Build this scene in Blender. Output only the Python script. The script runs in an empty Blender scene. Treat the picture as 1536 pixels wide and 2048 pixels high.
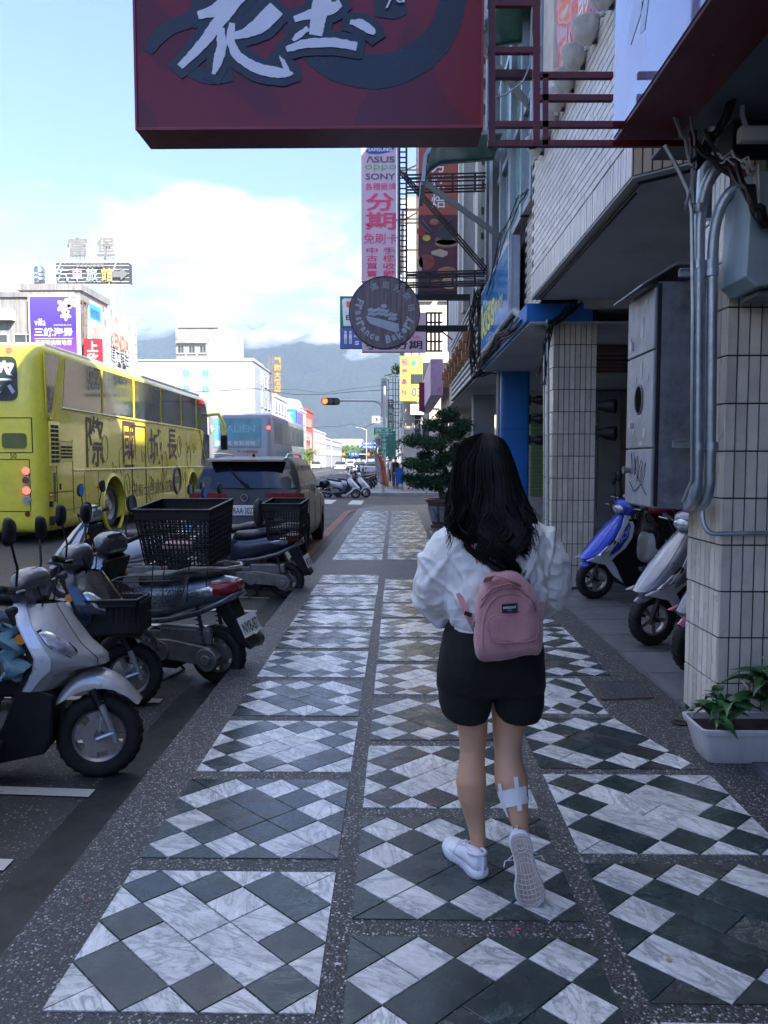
import bpy, bmesh, math, random
from mathutils import Vector as V, Matrix, Euler, noise
R = math.radians
random.seed(7)
SC = bpy.context.scene
COL = SC.collection
# ---------------------------------------------------------------- camera
CAM = V((0, 0, 1.5)); FPX = 1538.0
PITCH = math.atan(103 / FPX); YAW = math.atan(25 / FPX)
cd = bpy.data.cameras.new('camera'); cam = bpy.data.objects.new('camera', cd); COL.objects.link(cam)
cd.sensor_fit = 'VERTICAL'; cd.sensor_height = 36; cd.lens = 36 * FPX / 2048
cd.clip_start = .05; cd.clip_end = 30000
cam.location = CAM; cam.rotation_euler = (R(90) - PITCH, 0, YAW)
SC.camera = cam
CR = Euler((R(90) - PITCH, 0, YAW)).to_matrix()
# ---------------------------------------------------------------- light
SUN_AZ, SUN_EL = R(36), R(38)          # sun behind the viewer, to the right
w = bpy.data.worlds.new('World'); SC.world = w; w.use_nodes = True
SUND = V((math.sin(SUN_AZ) * math.cos(SUN_EL), -math.cos(SUN_AZ) * math.cos(SUN_EL), math.sin(SUN_EL)))
sl = bpy.data.lights.new('sun', 'SUN'); sl.energy = 2.0; sl.angle = R(.5); sl.color = (1, .94, .84)
so = bpy.data.objects.new('sun', sl); COL.objects.link(so)
so.rotation_euler = SUND.to_track_quat('Z', 'Y').to_euler(); so.location = (5, -5, 40)
SC.view_settings.view_transform = 'Standard'; SC.view_settings.look = 'None'
SC.view_settings.gamma = 1; SC.view_settings.exposure = 3.0; SC.view_settings.use_curve_mapping = False
SC.cycles.max_bounces = 7; SC.cycles.diffuse_bounces = 4; SC.cycles.glossy_bounces = 3
SC.cycles.transmission_bounces = 4; SC.cycles.volume_bounces = 0; SC.cycles.caustics_reflective = False; SC.cycles.caustics_refractive = False


class NT:
    "tiny node-tree helper"
    def __init__(s, t): s.t = t; s.n = t.nodes; s.l = t.links
    def a(s, ty, **k):
        nd = s.n.new(ty)
        for a, b in k.items():
            if a.startswith('_'): nd.inputs[int(a[1:])].default_value = b
            else: setattr(nd, a, b)
        return nd
    def c(s, o, i): s.l.new(o, i)
    def math(s, op, a, b=None, cl=False):
        m = s.n.new('ShaderNodeMath'); m.operation = op; m.use_clamp = cl
        for i, x in enumerate((a, b)):
            if x is None: continue
            if isinstance(x, (int, float)): m.inputs[i].default_value = x
            else: s.l.new(x, m.inputs[i])
        return m.outputs[0]
    def ramp(s, f, *st):
        r = s.n.new('ShaderNodeValToRGB'); e = r.color_ramp.elements
        while len(e) < len(st): e.new(.5)
        for el, (p, c) in zip(e, st):
            el.position = p; el.color = (c, c, c, 1) if isinstance(c, (int, float)) else (*c, 1)
        s.l.new(f, r.inputs[0]); return r.outputs[0]
    def mix(s, f, a, b, mode='MIX'):
        m = s.n.new('ShaderNodeMix'); m.data_type = 'RGBA'; m.blend_type = mode
        for x, i in ((f, 0), (a, 6), (b, 7)):
            if isinstance(x, (int, float)): m.inputs[i].default_value = x if i == 0 else (x, x, x, 1)
            elif isinstance(x, tuple): m.inputs[i].default_value = (*x[:3], 1)
            else: s.l.new(x, m.inputs[i])
        return m.outputs[2]
    def noise(s, vec, sc, det=4, rough=.55, dist=0):
        m = s.a('ShaderNodeTexNoise'); m.inputs['Scale'].default_value = sc; m.inputs['Detail'].default_value = det
        m.inputs['Roughness'].default_value = rough; m.inputs['Distortion'].default_value = dist
        s.l.new(vec, m.inputs['Vector']); return m.outputs[0]
    def map(s, vec, scale=(1, 1, 1), rot=(0, 0, 0), loc=(0, 0, 0)):
        m = s.a('ShaderNodeMapping'); m.inputs['Scale'].default_value = scale; m.inputs['Rotation'].default_value = rot
        m.inputs['Location'].default_value = loc; s.l.new(vec, m.inputs[0]); return m.outputs[0]


# sky: Nishita with a procedural cloud layer, denser near the horizon and again overhead
k = NT(w.node_tree); bg = k.n['Background']
sky = k.a('ShaderNodeTexSky', sky_type='NISHITA'); sky.sun_disc = False
sky.sun_elevation = SUN_EL; sky.sun_rotation = math.pi - SUN_AZ
sky.air_density = 1.3; sky.dust_density = .6; sky.ozone_density = 3.0
tc = k.a('ShaderNodeTexCoord').outputs['Generated']
sx = k.a('ShaderNodeSeparateXYZ'); k.c(tc, sx.inputs[0])
z = k.math('ADD', k.math('MAXIMUM', sx.outputs[2], 0.0), .22)
cb = k.a('ShaderNodeCombineXYZ'); k.c(k.math('DIVIDE', sx.outputs[0], z), cb.inputs[0]); k.c(k.math('DIVIDE', sx.outputs[1], z), cb.inputs[1])
k.c(k.math('MULTIPLY', sx.outputs[2], 2.2), cb.inputs[2])
pv = k.map(cb.outputs[0], loc=(2.2, 9.5, 0))
n1 = k.noise(pv, 1.25, 9, .56, .25)
n2 = k.noise(pv, .7, 3, .5)
bias = k.ramp(sx.outputs[2], (0, .40), (.17, .33), (.26, .17), (.36, .06), (.46, .05), (1, .27))  # rise towards the zenith is unseen cloud added to fill the shade
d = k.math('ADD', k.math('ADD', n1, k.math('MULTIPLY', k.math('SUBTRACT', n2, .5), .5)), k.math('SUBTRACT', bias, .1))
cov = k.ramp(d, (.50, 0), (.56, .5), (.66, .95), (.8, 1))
sh = k.noise(k.map(cb.outputs[0], loc=(2.2, 9.35, .35)), 2.6, 9, .6, .3)
cc = k.ramp(sh, (.39, (.75, .93, 1.3)), (.48, (1.25, 1.4, 1.65)), (.58, (4.3, 4.25, 4.1)))
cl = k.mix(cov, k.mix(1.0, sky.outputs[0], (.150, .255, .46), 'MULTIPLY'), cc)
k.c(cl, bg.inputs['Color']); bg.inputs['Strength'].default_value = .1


def ray(u, v): return CR @ V(((u - 768) / FPX, (1024 - v) / FPX, -1))
def P(u, v, Y):
    "world point at street distance Y seen at that place of the photograph"
    d = ray(u, v); return CAM + d * (Y / d.y)
def G(u, v, zz=0):
    d = ray(u, v); return CAM + d * ((zz - 1.5) / d.z)


# ---------------------------------------------------------------- materials
MATS = {}
def newmat(name):
    m = bpy.data.materials.new(name); m.use_nodes = True; MATS[name] = m
    t = NT(m.node_tree); return m, t, t.n['Principled BSDF']
def coords(t, rand=True):
    c = t.a('ShaderNodeTexCoord').outputs['Object']
    if not rand: return c
    oi = t.a('ShaderNodeObjectInfo'); ad = t.a('ShaderNodeVectorMath', operation='ADD')
    sc = t.math('MULTIPLY', oi.outputs['Random'], 37.0); cx = t.a('ShaderNodeCombineXYZ')
    t.c(sc, cx.inputs[0]); t.c(sc, cx.inputs[1]); t.c(c, ad.inputs[0]); t.c(cx.outputs[0], ad.inputs[1]); return ad.outputs[0]
def mat(name, col, rough=.5, metal=0, var=.12, sc=6, bump=0, bs=60, dirt=0, dcol=(.06, .05, .04), coat=0, rand=0, emit=0, spec=.5, trans=0, streak=0, alpha=1):
    if name in MATS: return MATS[name]
    m, t, b = newmat(name); c = coords(t)
    n = t.noise(c, sc, 5, .6)
    lo = tuple(x * (1 - var) for x in col); hi = tuple(min(1, x * (1 + var)) for x in col)
    o = t.mix(t.ramp(n, (.3, 0), (.7, 1)), lo, hi)
    if rand:
        oi = t.a('ShaderNodeObjectInfo'); o = t.mix(1.0, o, t.ramp(oi.outputs['Random'], (0, 1 - rand), (1, 1 + rand)), 'MULTIPLY')
    if dirt:
        n2 = t.noise(c, sc * .35, 8, .7); o = t.mix(t.ramp(n2, (.5, 0), (.72, dirt)), o, dcol)
    if streak:
        n3 = t.noise(t.map(c, (9, 9, .5)), 1.2, 6, .65); o = t.mix(t.ramp(n3, (.45, 0), (.75, streak)), o, dcol)
    t.c(o, b.inputs['Base Color'])
    b.inputs['Metallic'].default_value = metal
    rn = t.noise(c, sc * 2.3, 3); t.c(t.ramp(rn, (.3, max(.02, rough - .06)), (.7, min(1, rough + .08))), b.inputs['Roughness'])
    b.inputs['Coat Weight'].default_value = coat; b.inputs['Coat Roughness'].default_value = .04
    b.inputs['Specular IOR Level'].default_value = spec
    b.inputs['Transmission Weight'].default_value = trans; b.inputs['Alpha'].default_value = alpha
    if emit: b.inputs['Emission Color'].default_value = (*col, 1); b.inputs['Emission Strength'].default_value = emit
    if bump:
        bn = t.noise(c, bs, 4, .6); bp = t.a('ShaderNodeBump'); bp.inputs['Strength'].default_value = min(1, bump)
        bp.inputs['Distance'].default_value = .004; t.c(bn, bp.inputs['Height']); t.c(bp.outputs[0], b.inputs['Normal'])
    return m


# ---------------------------------------------------------------- mesh builder
ORG = V((0, 0, 0))
class MB:
    def __init__(s): s.v = []; s.f = []; s.m = []; s.k = 0
    def add(s, vs, fs):
        o = len(s.v); s.v += [tuple(x) for x in vs]
        for f in fs: s.f.append([i + o for i in f]); s.m.append(s.k)
        return s
    def mm(s, x0, y0, z0, x1, y1, z1, M=None):
        vs = [V((x, y, z)) for z in (z0, z1) for y in (y0, y1) for x in (x0, x1)]
        if M: vs = [M @ v for v in vs]
        return s.add(vs, [(0, 2, 3, 1), (4, 5, 7, 6), (0, 1, 5, 4), (2, 6, 7, 3), (0, 4, 6, 2), (1, 3, 7, 5)])
    def box(s, c, sz, rz=0, rx=0, ry=0):
        h = V(sz) / 2; M = Matrix.Translation(V(c)) @ Euler((rx, ry, rz)).to_matrix().to_4x4()
        return s.mm(-h.x, -h.y, -h.z, h.x, h.y, h.z, M)
    def bar(s, a, b, w=.04, h=None, up=(0, 0, 1)):
        "square bar from a to b"
        a = V(a); b = V(b); h = h or w; d = (b - a); L = d.length
        if L < 1e-6: return s
        d = d / L; up = V(up)
        if abs(d.dot(up)) > .95: up = V((0, 1, 0))
        x = d.cross(up).normalized(); y = x.cross(d)
        M = Matrix((x, d, y)).transposed().to_4x4(); M.translation = a
        return s.mm(-w / 2, 0, -h / 2, w / 2, L, h / 2, M)
    def prism(s, pts, o, U, W, t):
        "2D polygon pts in plane (o,U,W) thickened by t along U x W"
        o = V(o); U = V(U); W = V(W); N = U.cross(W).normalized() * t
        a = [o + U * p[0] + W * p[1] for p in pts]; n = len(a)
        fs = [list(range(n))[::-1], list(range(n, 2 * n))] + [(i, (i + 1) % n, n + (i + 1) % n, n + i) for i in range(n)]
        return s.add(a + [p + N for p in a], fs)
    def tube(s, pts, r, n=8, closed=False, cap=True, flat=1):
        pts = [V(p) for p in pts]; m = len(pts)
        rr = r if isinstance(r, (list, tuple)) else [r] * m
        up = V((0, 0, 1)); vs = []; px = None
        for i, p in enumerate(pts):
            if closed: d = pts[(i + 1) % m] - pts[i - 1]
            else: d = pts[min(i + 1, m - 1)] - pts[max(i - 1, 0)]
            if d.length < 1e-9: d = V((0, 0, 1))
            d.normalize()
            if px is None:
                u = up if abs(d.dot(up)) < .9 else V((0, 1, 0)); px = d.cross(u).normalized()
            else:
                px = (px - d * px.dot(d))
                px = px.normalized() if px.length > 1e-6 else d.orthogonal().normalized()
            py = d.cross(px)
            for j in range(n):
                a = 2 * math.pi * j / n; vs.append(p + (px * math.cos(a) + py * math.sin(a) * flat) * rr[i])
        fs = []
        for i in range(m if closed else m - 1):
            for j in range(n):
                a = i * n + j; b = i * n + (j + 1) % n; c = ((i + 1) % m) * n
                fs.append((a, b, c + (j + 1) % n, c + j))
        if cap and not closed: fs += [list(range(n))[::-1], [(m - 1) * n + j for j in range(n)]]
        return s.add(vs, fs)
    def lathe(s, prof, o, ax=(0, 0, 1), n=24, a0=0, a1=None):
        o = V(o); ax = V(ax).normalized(); x = ax.orthogonal().normalized(); y = ax.cross(x)
        full = a1 is None; a1 = a1 if not full else 2 * math.pi; m = n if full else n + 1
        vs = []
        for j in range(m):
            a = a0 + (a1 - a0) * j / n; d = x * math.cos(a) + y * math.sin(a)
            for (r, h) in prof: vs.append(o + d * r + ax * h)
        q = len(prof); fs = []
        for j in range(n):
            for i in range(q - 1):
                a = j * q + i; b = ((j + 1) % m) * q + i; fs.append((a, b, b + 1, a + 1))
        return s.add(vs, fs)
    def disc(s, o, r, t, ax=(0, 0, 1), n=24): return s.lathe([(0.0001, 0), (r, 0), (r, t), (0.0001, t)], o, ax, n)
    def loft(s, rings, cap=True, closed=True):
        n = len(rings[0]); vs = [p for r in rings for p in r]; fs = []
        for i in range(len(rings) - 1):
            for j in range(n if closed else n - 1):
                a = i * n + j; b = i * n + (j + 1) % n; fs.append((a, b, b + n, a + n))
        if cap: fs += [list(range(n))[::-1], [(len(rings) - 1) * n + j for j in range(n)]]
        return s.add(vs, fs)
    def ball(s, c, r, n=12, m=8):
        r = V(r) if not isinstance(r, (int, float)) else V((r, r, r)); c = V(c)
        rings = []
        for i in range(m + 1):
            a = math.pi * (i + .02) / (m + .04); rings.append([c + V((r.x * math.sin(a) * math.cos(b), r.y * math.sin(a) * math.sin(b), r.z * math.cos(a))) for b in [2 * math.pi * j / n for j in range(n)]])
        return s.loft(rings)
    def quad(s, a, b, c, d): return s.add([a, b, c, d], [(0, 1, 2, 3)])
    def mesh(s, name, org=None):
        me = bpy.data.meshes.new(name); g = ORG if org is None else org
        me.from_pydata([(x - g.x, y - g.y, z_ - g.z) for x, y, z_ in s.v], [], s.f); return me


def ellipse(c, a, b, U=(1, 0, 0), W=(0, 1, 0), n=16, p=2, a0=0):
    c = V(c); U = V(U); W = V(W); o = []
    for i in range(n):
        t = a0 + 2 * math.pi * i / n; x = math.cos(t); y = math.sin(t)
        x = math.copysign(abs(x) ** (2 / p), x); y = math.copysign(abs(y) ** (2 / p), y)
        o.append(c + U * (a * x) + W * (b * y))
    return o
def rrect(x0, y0, x1, y1, r, n=4):
    o = []
    for cx, cy, a in ((x1 - r, y0 + r, -90), (x1 - r, y1 - r, 0), (x0 + r, y1 - r, 90), (x0 + r, y0 + r, 180)):
        for i in range(n + 1):
            t = R(a + 90 * i / n); o.append((cx + r * math.cos(t), cy + r * math.sin(t)))
    return o


def finish(o, m, smooth, bevel, fix=True):
    me = o.data
    for x in (m if isinstance(m, (list, tuple)) else [m]): me.materials.append(x)
    if fix:
        bm = bmesh.new(); bm.from_mesh(me); bmesh.ops.recalc_face_normals(bm, faces=bm.faces); bm.to_mesh(me); bm.free()
    if smooth:
        me.shade_smooth(); me.set_sharp_from_angle(angle=R(smooth))
    if bevel:
        b = o.modifiers.new('bevel', 'BEVEL'); b.width = bevel; b.segments = 2; b.limit_method = 'ANGLE'; b.angle_limit = R(35)
def part(mb, name, m, parent=None, smooth=35, bevel=0, sub=0, fix=True, label=None, kind=None):
    me = mb.mesh(name)
    if any(mb.m): me.polygons.foreach_set('material_index', mb.m)
    o = bpy.data.objects.new(name, me); COL.objects.link(o); finish(o, m, smooth, bevel, fix)
    if sub: s_ = o.modifiers.new('sub', 'SUBSURF'); s_.levels = s_.render_levels = sub
    o.parent = parent
    if label: o['label'] = label
    if kind: o['kind'] = kind
    return o
def tag(o, label, cat, group=None):
    o['label'] = label; o['category'] = cat
    if group: o['group'] = group
    return o
def thing(name, label, cat, loc=(0, 0, 0), group=None):
    global ORG
    ORG = V(loc); o = bpy.data.objects.new(name, None); COL.objects.link(o); o.location = loc
    o.empty_display_size = .2; return tag(o, label, cat, group)
def solo(mb, name, m, label, cat, group=None, **k):
    global ORG
    xs = [v[0] for v in mb.v]; ys = [v[1] for v in mb.v]; zs = [v[2] for v in mb.v]
    ORG = V(((min(xs) + max(xs)) / 2, (min(ys) + max(ys)) / 2, min(zs)))
    o = part(mb, name, m, None, **k); o.location = ORG; return tag(o, label, cat, group)
def struct(mb, name, m, **k):
    global ORG
    ORG = V((0, 0, 0)); o = part(mb, name, m, None, **k); o['kind'] = 'structure'; return o
def evalmesh(o):
    dg = bpy.context.evaluated_depsgraph_get(); dg.update()
    me = bpy.data.meshes.new_from_object(o.evaluated_get(dg)); return me
def bake(o):
    "apply modifiers"
    me = evalmesh(o); o.modifiers.clear(); old = o.data; o.data = me; me.name = old.name; bpy.data.meshes.remove(old); return o
def cut(o, mb):
    "carve the shapes in mb out of o"
    me = mb.mesh('cutter'); c = bpy.data.objects.new('cutter', me); COL.objects.link(c)
    bm = bmesh.new(); bm.from_mesh(me); bmesh.ops.recalc_face_normals(bm, faces=bm.faces); bm.to_mesh(me); bm.free()
    c.parent = o.parent; c.location = o.location
    md = o.modifiers.new('cut', 'BOOLEAN'); md.object = c; md.operation = 'DIFFERENCE'; md.solver = 'EXACT'
    bake(o); bpy.data.objects.remove(c); bpy.data.meshes.remove(me)

_tc = {}
def txt(name, s, m, parent, o, U, W, w=None, h=None, t=.004, lift=.0, bold=0, label=None, sx=1):
    "lettering s centred at o, along U, upright along W, w/h metres"
    key = (s, bold)
    if key not in _tc:
        c = bpy.data.curves.new('lettering', 'FONT'); c.body = s; c.offset = bold; c.resolution_u = 3; c.align_x = 'CENTER'; c.space_line = 1.05
        ob = bpy.data.objects.new('lettering', c); COL.objects.link(ob); me = evalmesh(ob)
        vs = [v.co.copy() for v in me.vertices]; fs = [list(p.vertices) for p in me.polygons]
        x0 = min(v.x for v in vs); x1 = max(v.x for v in vs); y0 = min(v.y for v in vs); y1 = max(v.y for v in vs)
        _tc[key] = ([((v.x - (x0 + x1) / 2), (v.y - (y0 + y1) / 2)) for v in vs], fs, x1 - x0, y1 - y0)
        bpy.data.objects.remove(ob); bpy.data.curves.remove(c); bpy.data.meshes.remove(me)
    vs, fs, tw, th = _tc[key]
    a = (w / tw) if w else h / th; b = (h / th) if h else a
    if not w: a = b * sx
    U = V(U); W = V(W); N = U.cross(W).normalized(); o = V(o) + N * lift
    mb = MB(); mb.add([o + U * (x * a) + W * (y * b) + N * t for x, y in vs], fs)
    return part(mb, name, m, parent, smooth=0, fix=False, label=label)
def lib(*a, **k): return mat(*a, **k)
def poly(pts, name, m, parent, o, U, W, t=.003, **k):
    mb = MB()
    for p in (pts if isinstance(pts[0][0], (list, tuple)) else [pts]): mb.prism(p, o, U, W, t)
    return part(mb, name, m, parent, smooth=0, **k)
def copytree(o, parent=None):
    c = o.copy(); COL.objects.link(c); c.parent = parent
    for ch in list(o.children): copytree(ch, c)
    return c
def dup(src, loc, rz=0, label=None, sc=1):
    c = copytree(src); c.location = loc; c.rotation_euler = (0, 0, rz); c.scale = (sc, sc, sc)
    if label: c['label'] = label
    return c
# ---------------------------------------------------------------- materials of the street
black = mat('black_plastic', (.006, .0065, .008), .5, var=.3, sc=9, bump=.15, dirt=.3, dcol=(.025, .024, .023), spec=.35)
rubber = mat('rubber', (.007, .007, .008), .75, var=.3, bump=.5, bs=120, dirt=.4, dcol=(.04, .038, .034))
chrome = mat('chrome', (.62, .63, .65), .18, 1, var=.05)
galv = mat('galvanised_steel', (.42, .47, .52), .38, .75, var=.18, sc=14, bump=.15, dirt=.35, dcol=(.2, .21, .22))
dsteel = mat('dark_steel', (.035, .03, .035), .6, .3, var=.3, dirt=.5, dcol=(.11, .05, .03))
white = mat('white_paint', (.76, .76, .75), .45, var=.05, dirt=.12, dcol=(.4, .38, .34))
cream = mat('cream_plaster', (.62, .57, .47), .8, var=.1, dirt=.35, dcol=(.25, .22, .18), streak=.3, bump=.3)
concrete = mat('weathered_concrete', (.36, .34, .31), .85, var=.2, sc=2, dirt=.6, dcol=(.09, .085, .08), streak=.6, bump=.4)
greyp = mat('grey_plaster', (.30, .31, .33), .8, var=.1, sc=2, dirt=.35, dcol=(.13, .13, .14), bump=.2)
glass = mat('window_glass', (.05, .075, .075), .06, 0, var=.3, sc=2, spec=.8)
def marble():
    m, t, b = newmat('marble'); c = coords(t); oi = t.a('ShaderNodeObjectInfo')
    ro = t.a('ShaderNodeVectorRotate', rotation_type='Z_AXIS'); t.c(c, ro.inputs['Vector']); t.c(t.math('MULTIPLY', oi.outputs['Random'], 1.6), ro.inputs['Angle'])
    c = ro.outputs[0]; cs = t.map(c, (1, 3.2, 1))
    n = t.noise(cs, 3.0, 8, .62, 1.6); v1 = t.ramp(t.math('ABSOLUTE', t.math('SUBTRACT', n, .5)), (0, 1), (.012, .6), (.05, .12), (.12, 0))
    n2 = t.noise(cs, 6.5, 7, .66, 2.2); v2 = t.ramp(t.math('ABSOLUTE', t.math('SUBTRACT', n2, .48)), (0, .6), (.03, .2), (.09, 0))
    cl = t.ramp(t.noise(t.map(c, (1, 2.4, 1)), 4, 6, .7, .8), (.35, 0), (.7, 1))
    o = t.mix(cl, (.84, .84, .84), (.60, .61, .63))
    o = t.mix(t.math('MULTIPLY', v1, .8), o, (.14, .16, .19)); o = t.mix(t.math('MULTIPLY', v2, .6), o, (.22, .24, .27))
    o = t.mix(t.ramp(t.noise(t.a('ShaderNodeNewGeometry').outputs['Position'], 2.2, 8, .72), (.47, 0), (.72, .6)), o, (.36, .35, .33))
    o = t.mix(1.0, o, t.ramp(oi.outputs['Random'], (0, .86), (1, 1.06)), 'MULTIPLY')
    o = t.mix(t.ramp(t.noise(c, 60, 2, .5), (.72, 0), (.76, .5)), o, (.1, .1, .1))
    t.c(o, b.inputs['Base Color']); t.c(t.ramp(t.noise(c, 9, 4), (.3, .14), (.7, .36)), b.inputs['Roughness'])
    bp = t.a('ShaderNodeBump'); bp.inputs['Strength'].default_value = .12; bp.inputs['Distance'].default_value = .003; t.c(t.noise(c, 14, 4), bp.inputs['Height']); t.c(bp.outputs[0], b.inputs['Normal']); return m
def slate():
    m, t, b = newmat('slate'); c = coords(t); oi = t.a('ShaderNodeObjectInfo')
    n = t.noise(c, 5, 8, .7, .8); o = t.mix(t.ramp(n, (.3, 0), (.7, 1)), (.018, .025, .027), (.052, .063, .066))
    n2 = t.noise(t.map(c, (1, 1.7, 1)), 5, 9, .7, 2.6); v = t.ramp(t.math('ABSOLUTE', t.math('SUBTRACT', n2, .52)), (0, .8), (.01, .2), (.03, 0))
    msk = t.ramp(t.noise(c, 3, 3), (.5, 0), (.62, 1)); o = t.mix(t.math('MULTIPLY', v, msk), o, (.25, .3, .29))
    tint = t.ramp(oi.outputs['Random'], (0, (.9, 1.05, 1.1)), (.45, (.8, 1, .95)), (.75, (1.15, 1.05, 1.0)), (1, (1.5, 1.32, 1.2)))
    o = t.mix(1.0, o, tint, 'MULTIPLY')
    t.c(o, b.inputs['Base Color']); t.c(t.ramp(t.noise(c, 9, 4), (.3, .17), (.7, .38)), b.inputs['Roughness'])
    bp = t.a('ShaderNodeBump'); bp.inputs['Strength'].default_value = .2; bp.inputs['Distance'].default_value = .003; t.c(t.noise(c, 18, 5), bp.inputs['Height']); t.c(bp.outputs[0], b.inputs['Normal']); return m
def pebbles():
    m, t, b = newmat('washed_pebbles'); c = coords(t, False)
    vo = t.a('ShaderNodeTexVoronoi'); vo.inputs['Scale'].default_value = 150; t.c(c, vo.inputs['Vector'])
    sp = t.a('ShaderNodeSeparateColor'); t.c(vo.outputs['Color'], sp.inputs[0])
    o = t.mix(sp.outputs[0], (.014, .016, .019), (.085, .09, .095))
    o = t.mix(t.ramp(sp.outputs[1], (.86, 0), (.9, 1)), o, (.34, .35, .37)); o = t.mix(t.ramp(sp.outputs[2], (.97, 0), (.98, 1)), o, (.62, .63, .64))
    o = t.mix(t.ramp(vo.outputs['Distance'], (.4, 0), (.75, .8)), o, (.025, .025, .028))
    o = t.mix(t.ramp(t.noise(c, 1.3, 6, .7), (.4, 0), (.8, .7)), o, (.045, .048, .052))
    t.c(o, b.inputs['Base Color']); b.inputs['Roughness'].default_value = .5
    bp = t.a('ShaderNodeBump'); bp.inputs['Strength'].default_value = .7; bp.inputs['Distance'].default_value = .004; bp.invert = True
    t.c(vo.outputs['Distance'], bp.inputs['Height']); t.c(bp.outputs[0], b.inputs['Normal']); return m
def asphalt(name='asphalt', base=(.032, .034, .036), pale=(.075, .075, .074)):
    m, t, b = newmat(name); c = coords(t, False)
    vo = t.a('ShaderNodeTexVoronoi'); vo.inputs['Scale'].default_value = 120; t.c(c, vo.inputs['Vector'])
    sp = t.a('ShaderNodeSeparateColor'); t.c(vo.outputs['Color'], sp.inputs[0])
    o = t.mix(sp.outputs[0], tuple(x * .6 for x in base), tuple(x * 1.5 for x in base))
    o = t.mix(t.ramp(sp.outputs[1], (.94, 0), (.96, .8)), o, (.30, .29, .28))
    big = t.noise(c, .7, 7, .7, .5); o = t.mix(t.ramp(big, (.42, 0), (.66, .7)), o, pale)
    o = t.mix(t.ramp(t.noise(c, 2.2, 6, .75), (.55, 0), (.7, .7)), o, (.014, .015, .017))
    cr = t.a('ShaderNodeTexVoronoi', feature='DISTANCE_TO_EDGE'); cr.inputs['Scale'].default_value = .55
    wv = t.a('ShaderNodeVectorMath', operation='ADD'); nz = t.a('ShaderNodeTexNoise'); nz.inputs['Scale'].default_value = 3; nz.inputs['Detail'].default_value = 6
    t.c(c, nz.inputs['Vector']); vm = t.a('ShaderNodeVectorMath', operation='SCALE'); t.c(nz.outputs['Color'], vm.inputs[0]); vm.inputs['Scale'].default_value = .5
    t.c(c, wv.inputs[0]); t.c(vm.outputs[0], wv.inputs[1]); t.c(wv.outputs[0], cr.inputs['Vector'])
    crk = t.ramp(cr.outputs['Distance'], (0, 1), (.004, .8), (.012, 0)); o = t.mix(t.math('MULTIPLY', crk, t.ramp(t.noise(c, .4, 2), (.45, 0), (.55, 1))), o, (.008, .008, .009))
    t.c(o, b.inputs['Base Color']); t.c(t.ramp(big, (.4, .6), (.6, .85)), b.inputs['Roughness'])
    bp = t.a('ShaderNodeBump'); bp.inputs['Strength'].default_value = .6; bp.inputs['Distance'].default_value = .005
    t.c(vo.outputs['Distance'], bp.inputs['Height']); t.c(bp.outputs[0], b.inputs['Normal']); return m
def worn(name, col, under=(.05, .052, .055), amt=.5):
    m, t, b = newmat(name); c = coords(t, False)
    n = t.noise(c, 9, 9, .75, .4); n2 = t.noise(c, 45, 4, .7)
    f = t.ramp(t.math('ADD', t.math('MULTIPLY', n, .7), t.math('MULTIPLY', n2, .3)), (amt, 0), (amt + .06, 1))
    o = t.mix(f, col, under); o = t.mix(t.ramp(t.noise(c, 3, 5), (.4, 0), (.7, .4)), o, tuple(x * .55 for x in col))
    t.c(o, b.inputs['Base Color']); b.inputs['Roughness'].default_value = .7; return m
M_MAR, M_SLA, M_PEB, M_ASP = marble(), slate(), pebbles(), asphalt()
M_LINE = worn('worn_road_paint', (.55, .54, .50), amt=.56); M_RED = worn('worn_red_paint', (.26, .10, .09), amt=.50)
M_SLAB = mat('grey_slab', (.15, .155, .17), .5, var=.2, sc=3, bump=.3, bs=90, dirt=.4, dcol=(.03, .032, .035), rand=.25)

# ---------------------------------------------------------------- ground
def roadz(x): return -.13 + .026 * max(0, min(6.2, -1.2 - x)) - .02 * max(0, -x - 11)
mb = MB()
xs = [-400, -60, -30, -19, -14, -11, -9, -7.4, -6, -4, -2.4, -1.2, 3, 12, 60, 400]; ys = [-60, -10, 0, 10, 20, 30, 45, 70, 120, 250, 600, 9000]
vs = [(x, y, roadz(x) if -60 < x else -.6) for y in ys for x in xs]; nx = len(xs)
mb.add(vs, [(j * nx + i, j * nx + i + 1, (j + 1) * nx + i + 1, (j + 1) * nx + i) for j in range(len(ys) - 1) for i in range(nx - 1)])
struct(mb, 'road', M_ASP, smooth=0)
# pavement with a rounded street corner
def corner(cx, cy, r, a0, a1, n=10): return [(cx + r * math.cos(R(a0 + (a1 - a0) * i / n)), cy + r * math.sin(R(a0 + (a1 - a0) * i / n))) for i in range(n + 1)]
out = [(-1.2, -20)] + [(1.74, -20), (1.74, 26.3)] + corner(1.3, 23.8, 2.5, 90, 180)
def slab(pts, z0, z1):
    m = MB(); n = len(pts)
    m.add([(x, y, z0) for x, y in pts] + [(x, y, z1) for x, y in pts], [list(range(n, 2 * n))] + [(i, (i + 1) % n, n + (i + 1) % n, n + i) for i in range(n)]); return m
pave = struct(slab(out, -.3, 0), 'pavement', M_PEB, smooth=0)
struct(slab([(1.74, -20), (9, -20), (9, 26.3), (1.74, 26.3)], -.3, .002), 'arcade_floor', M_SLAB, smooth=0)
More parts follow.
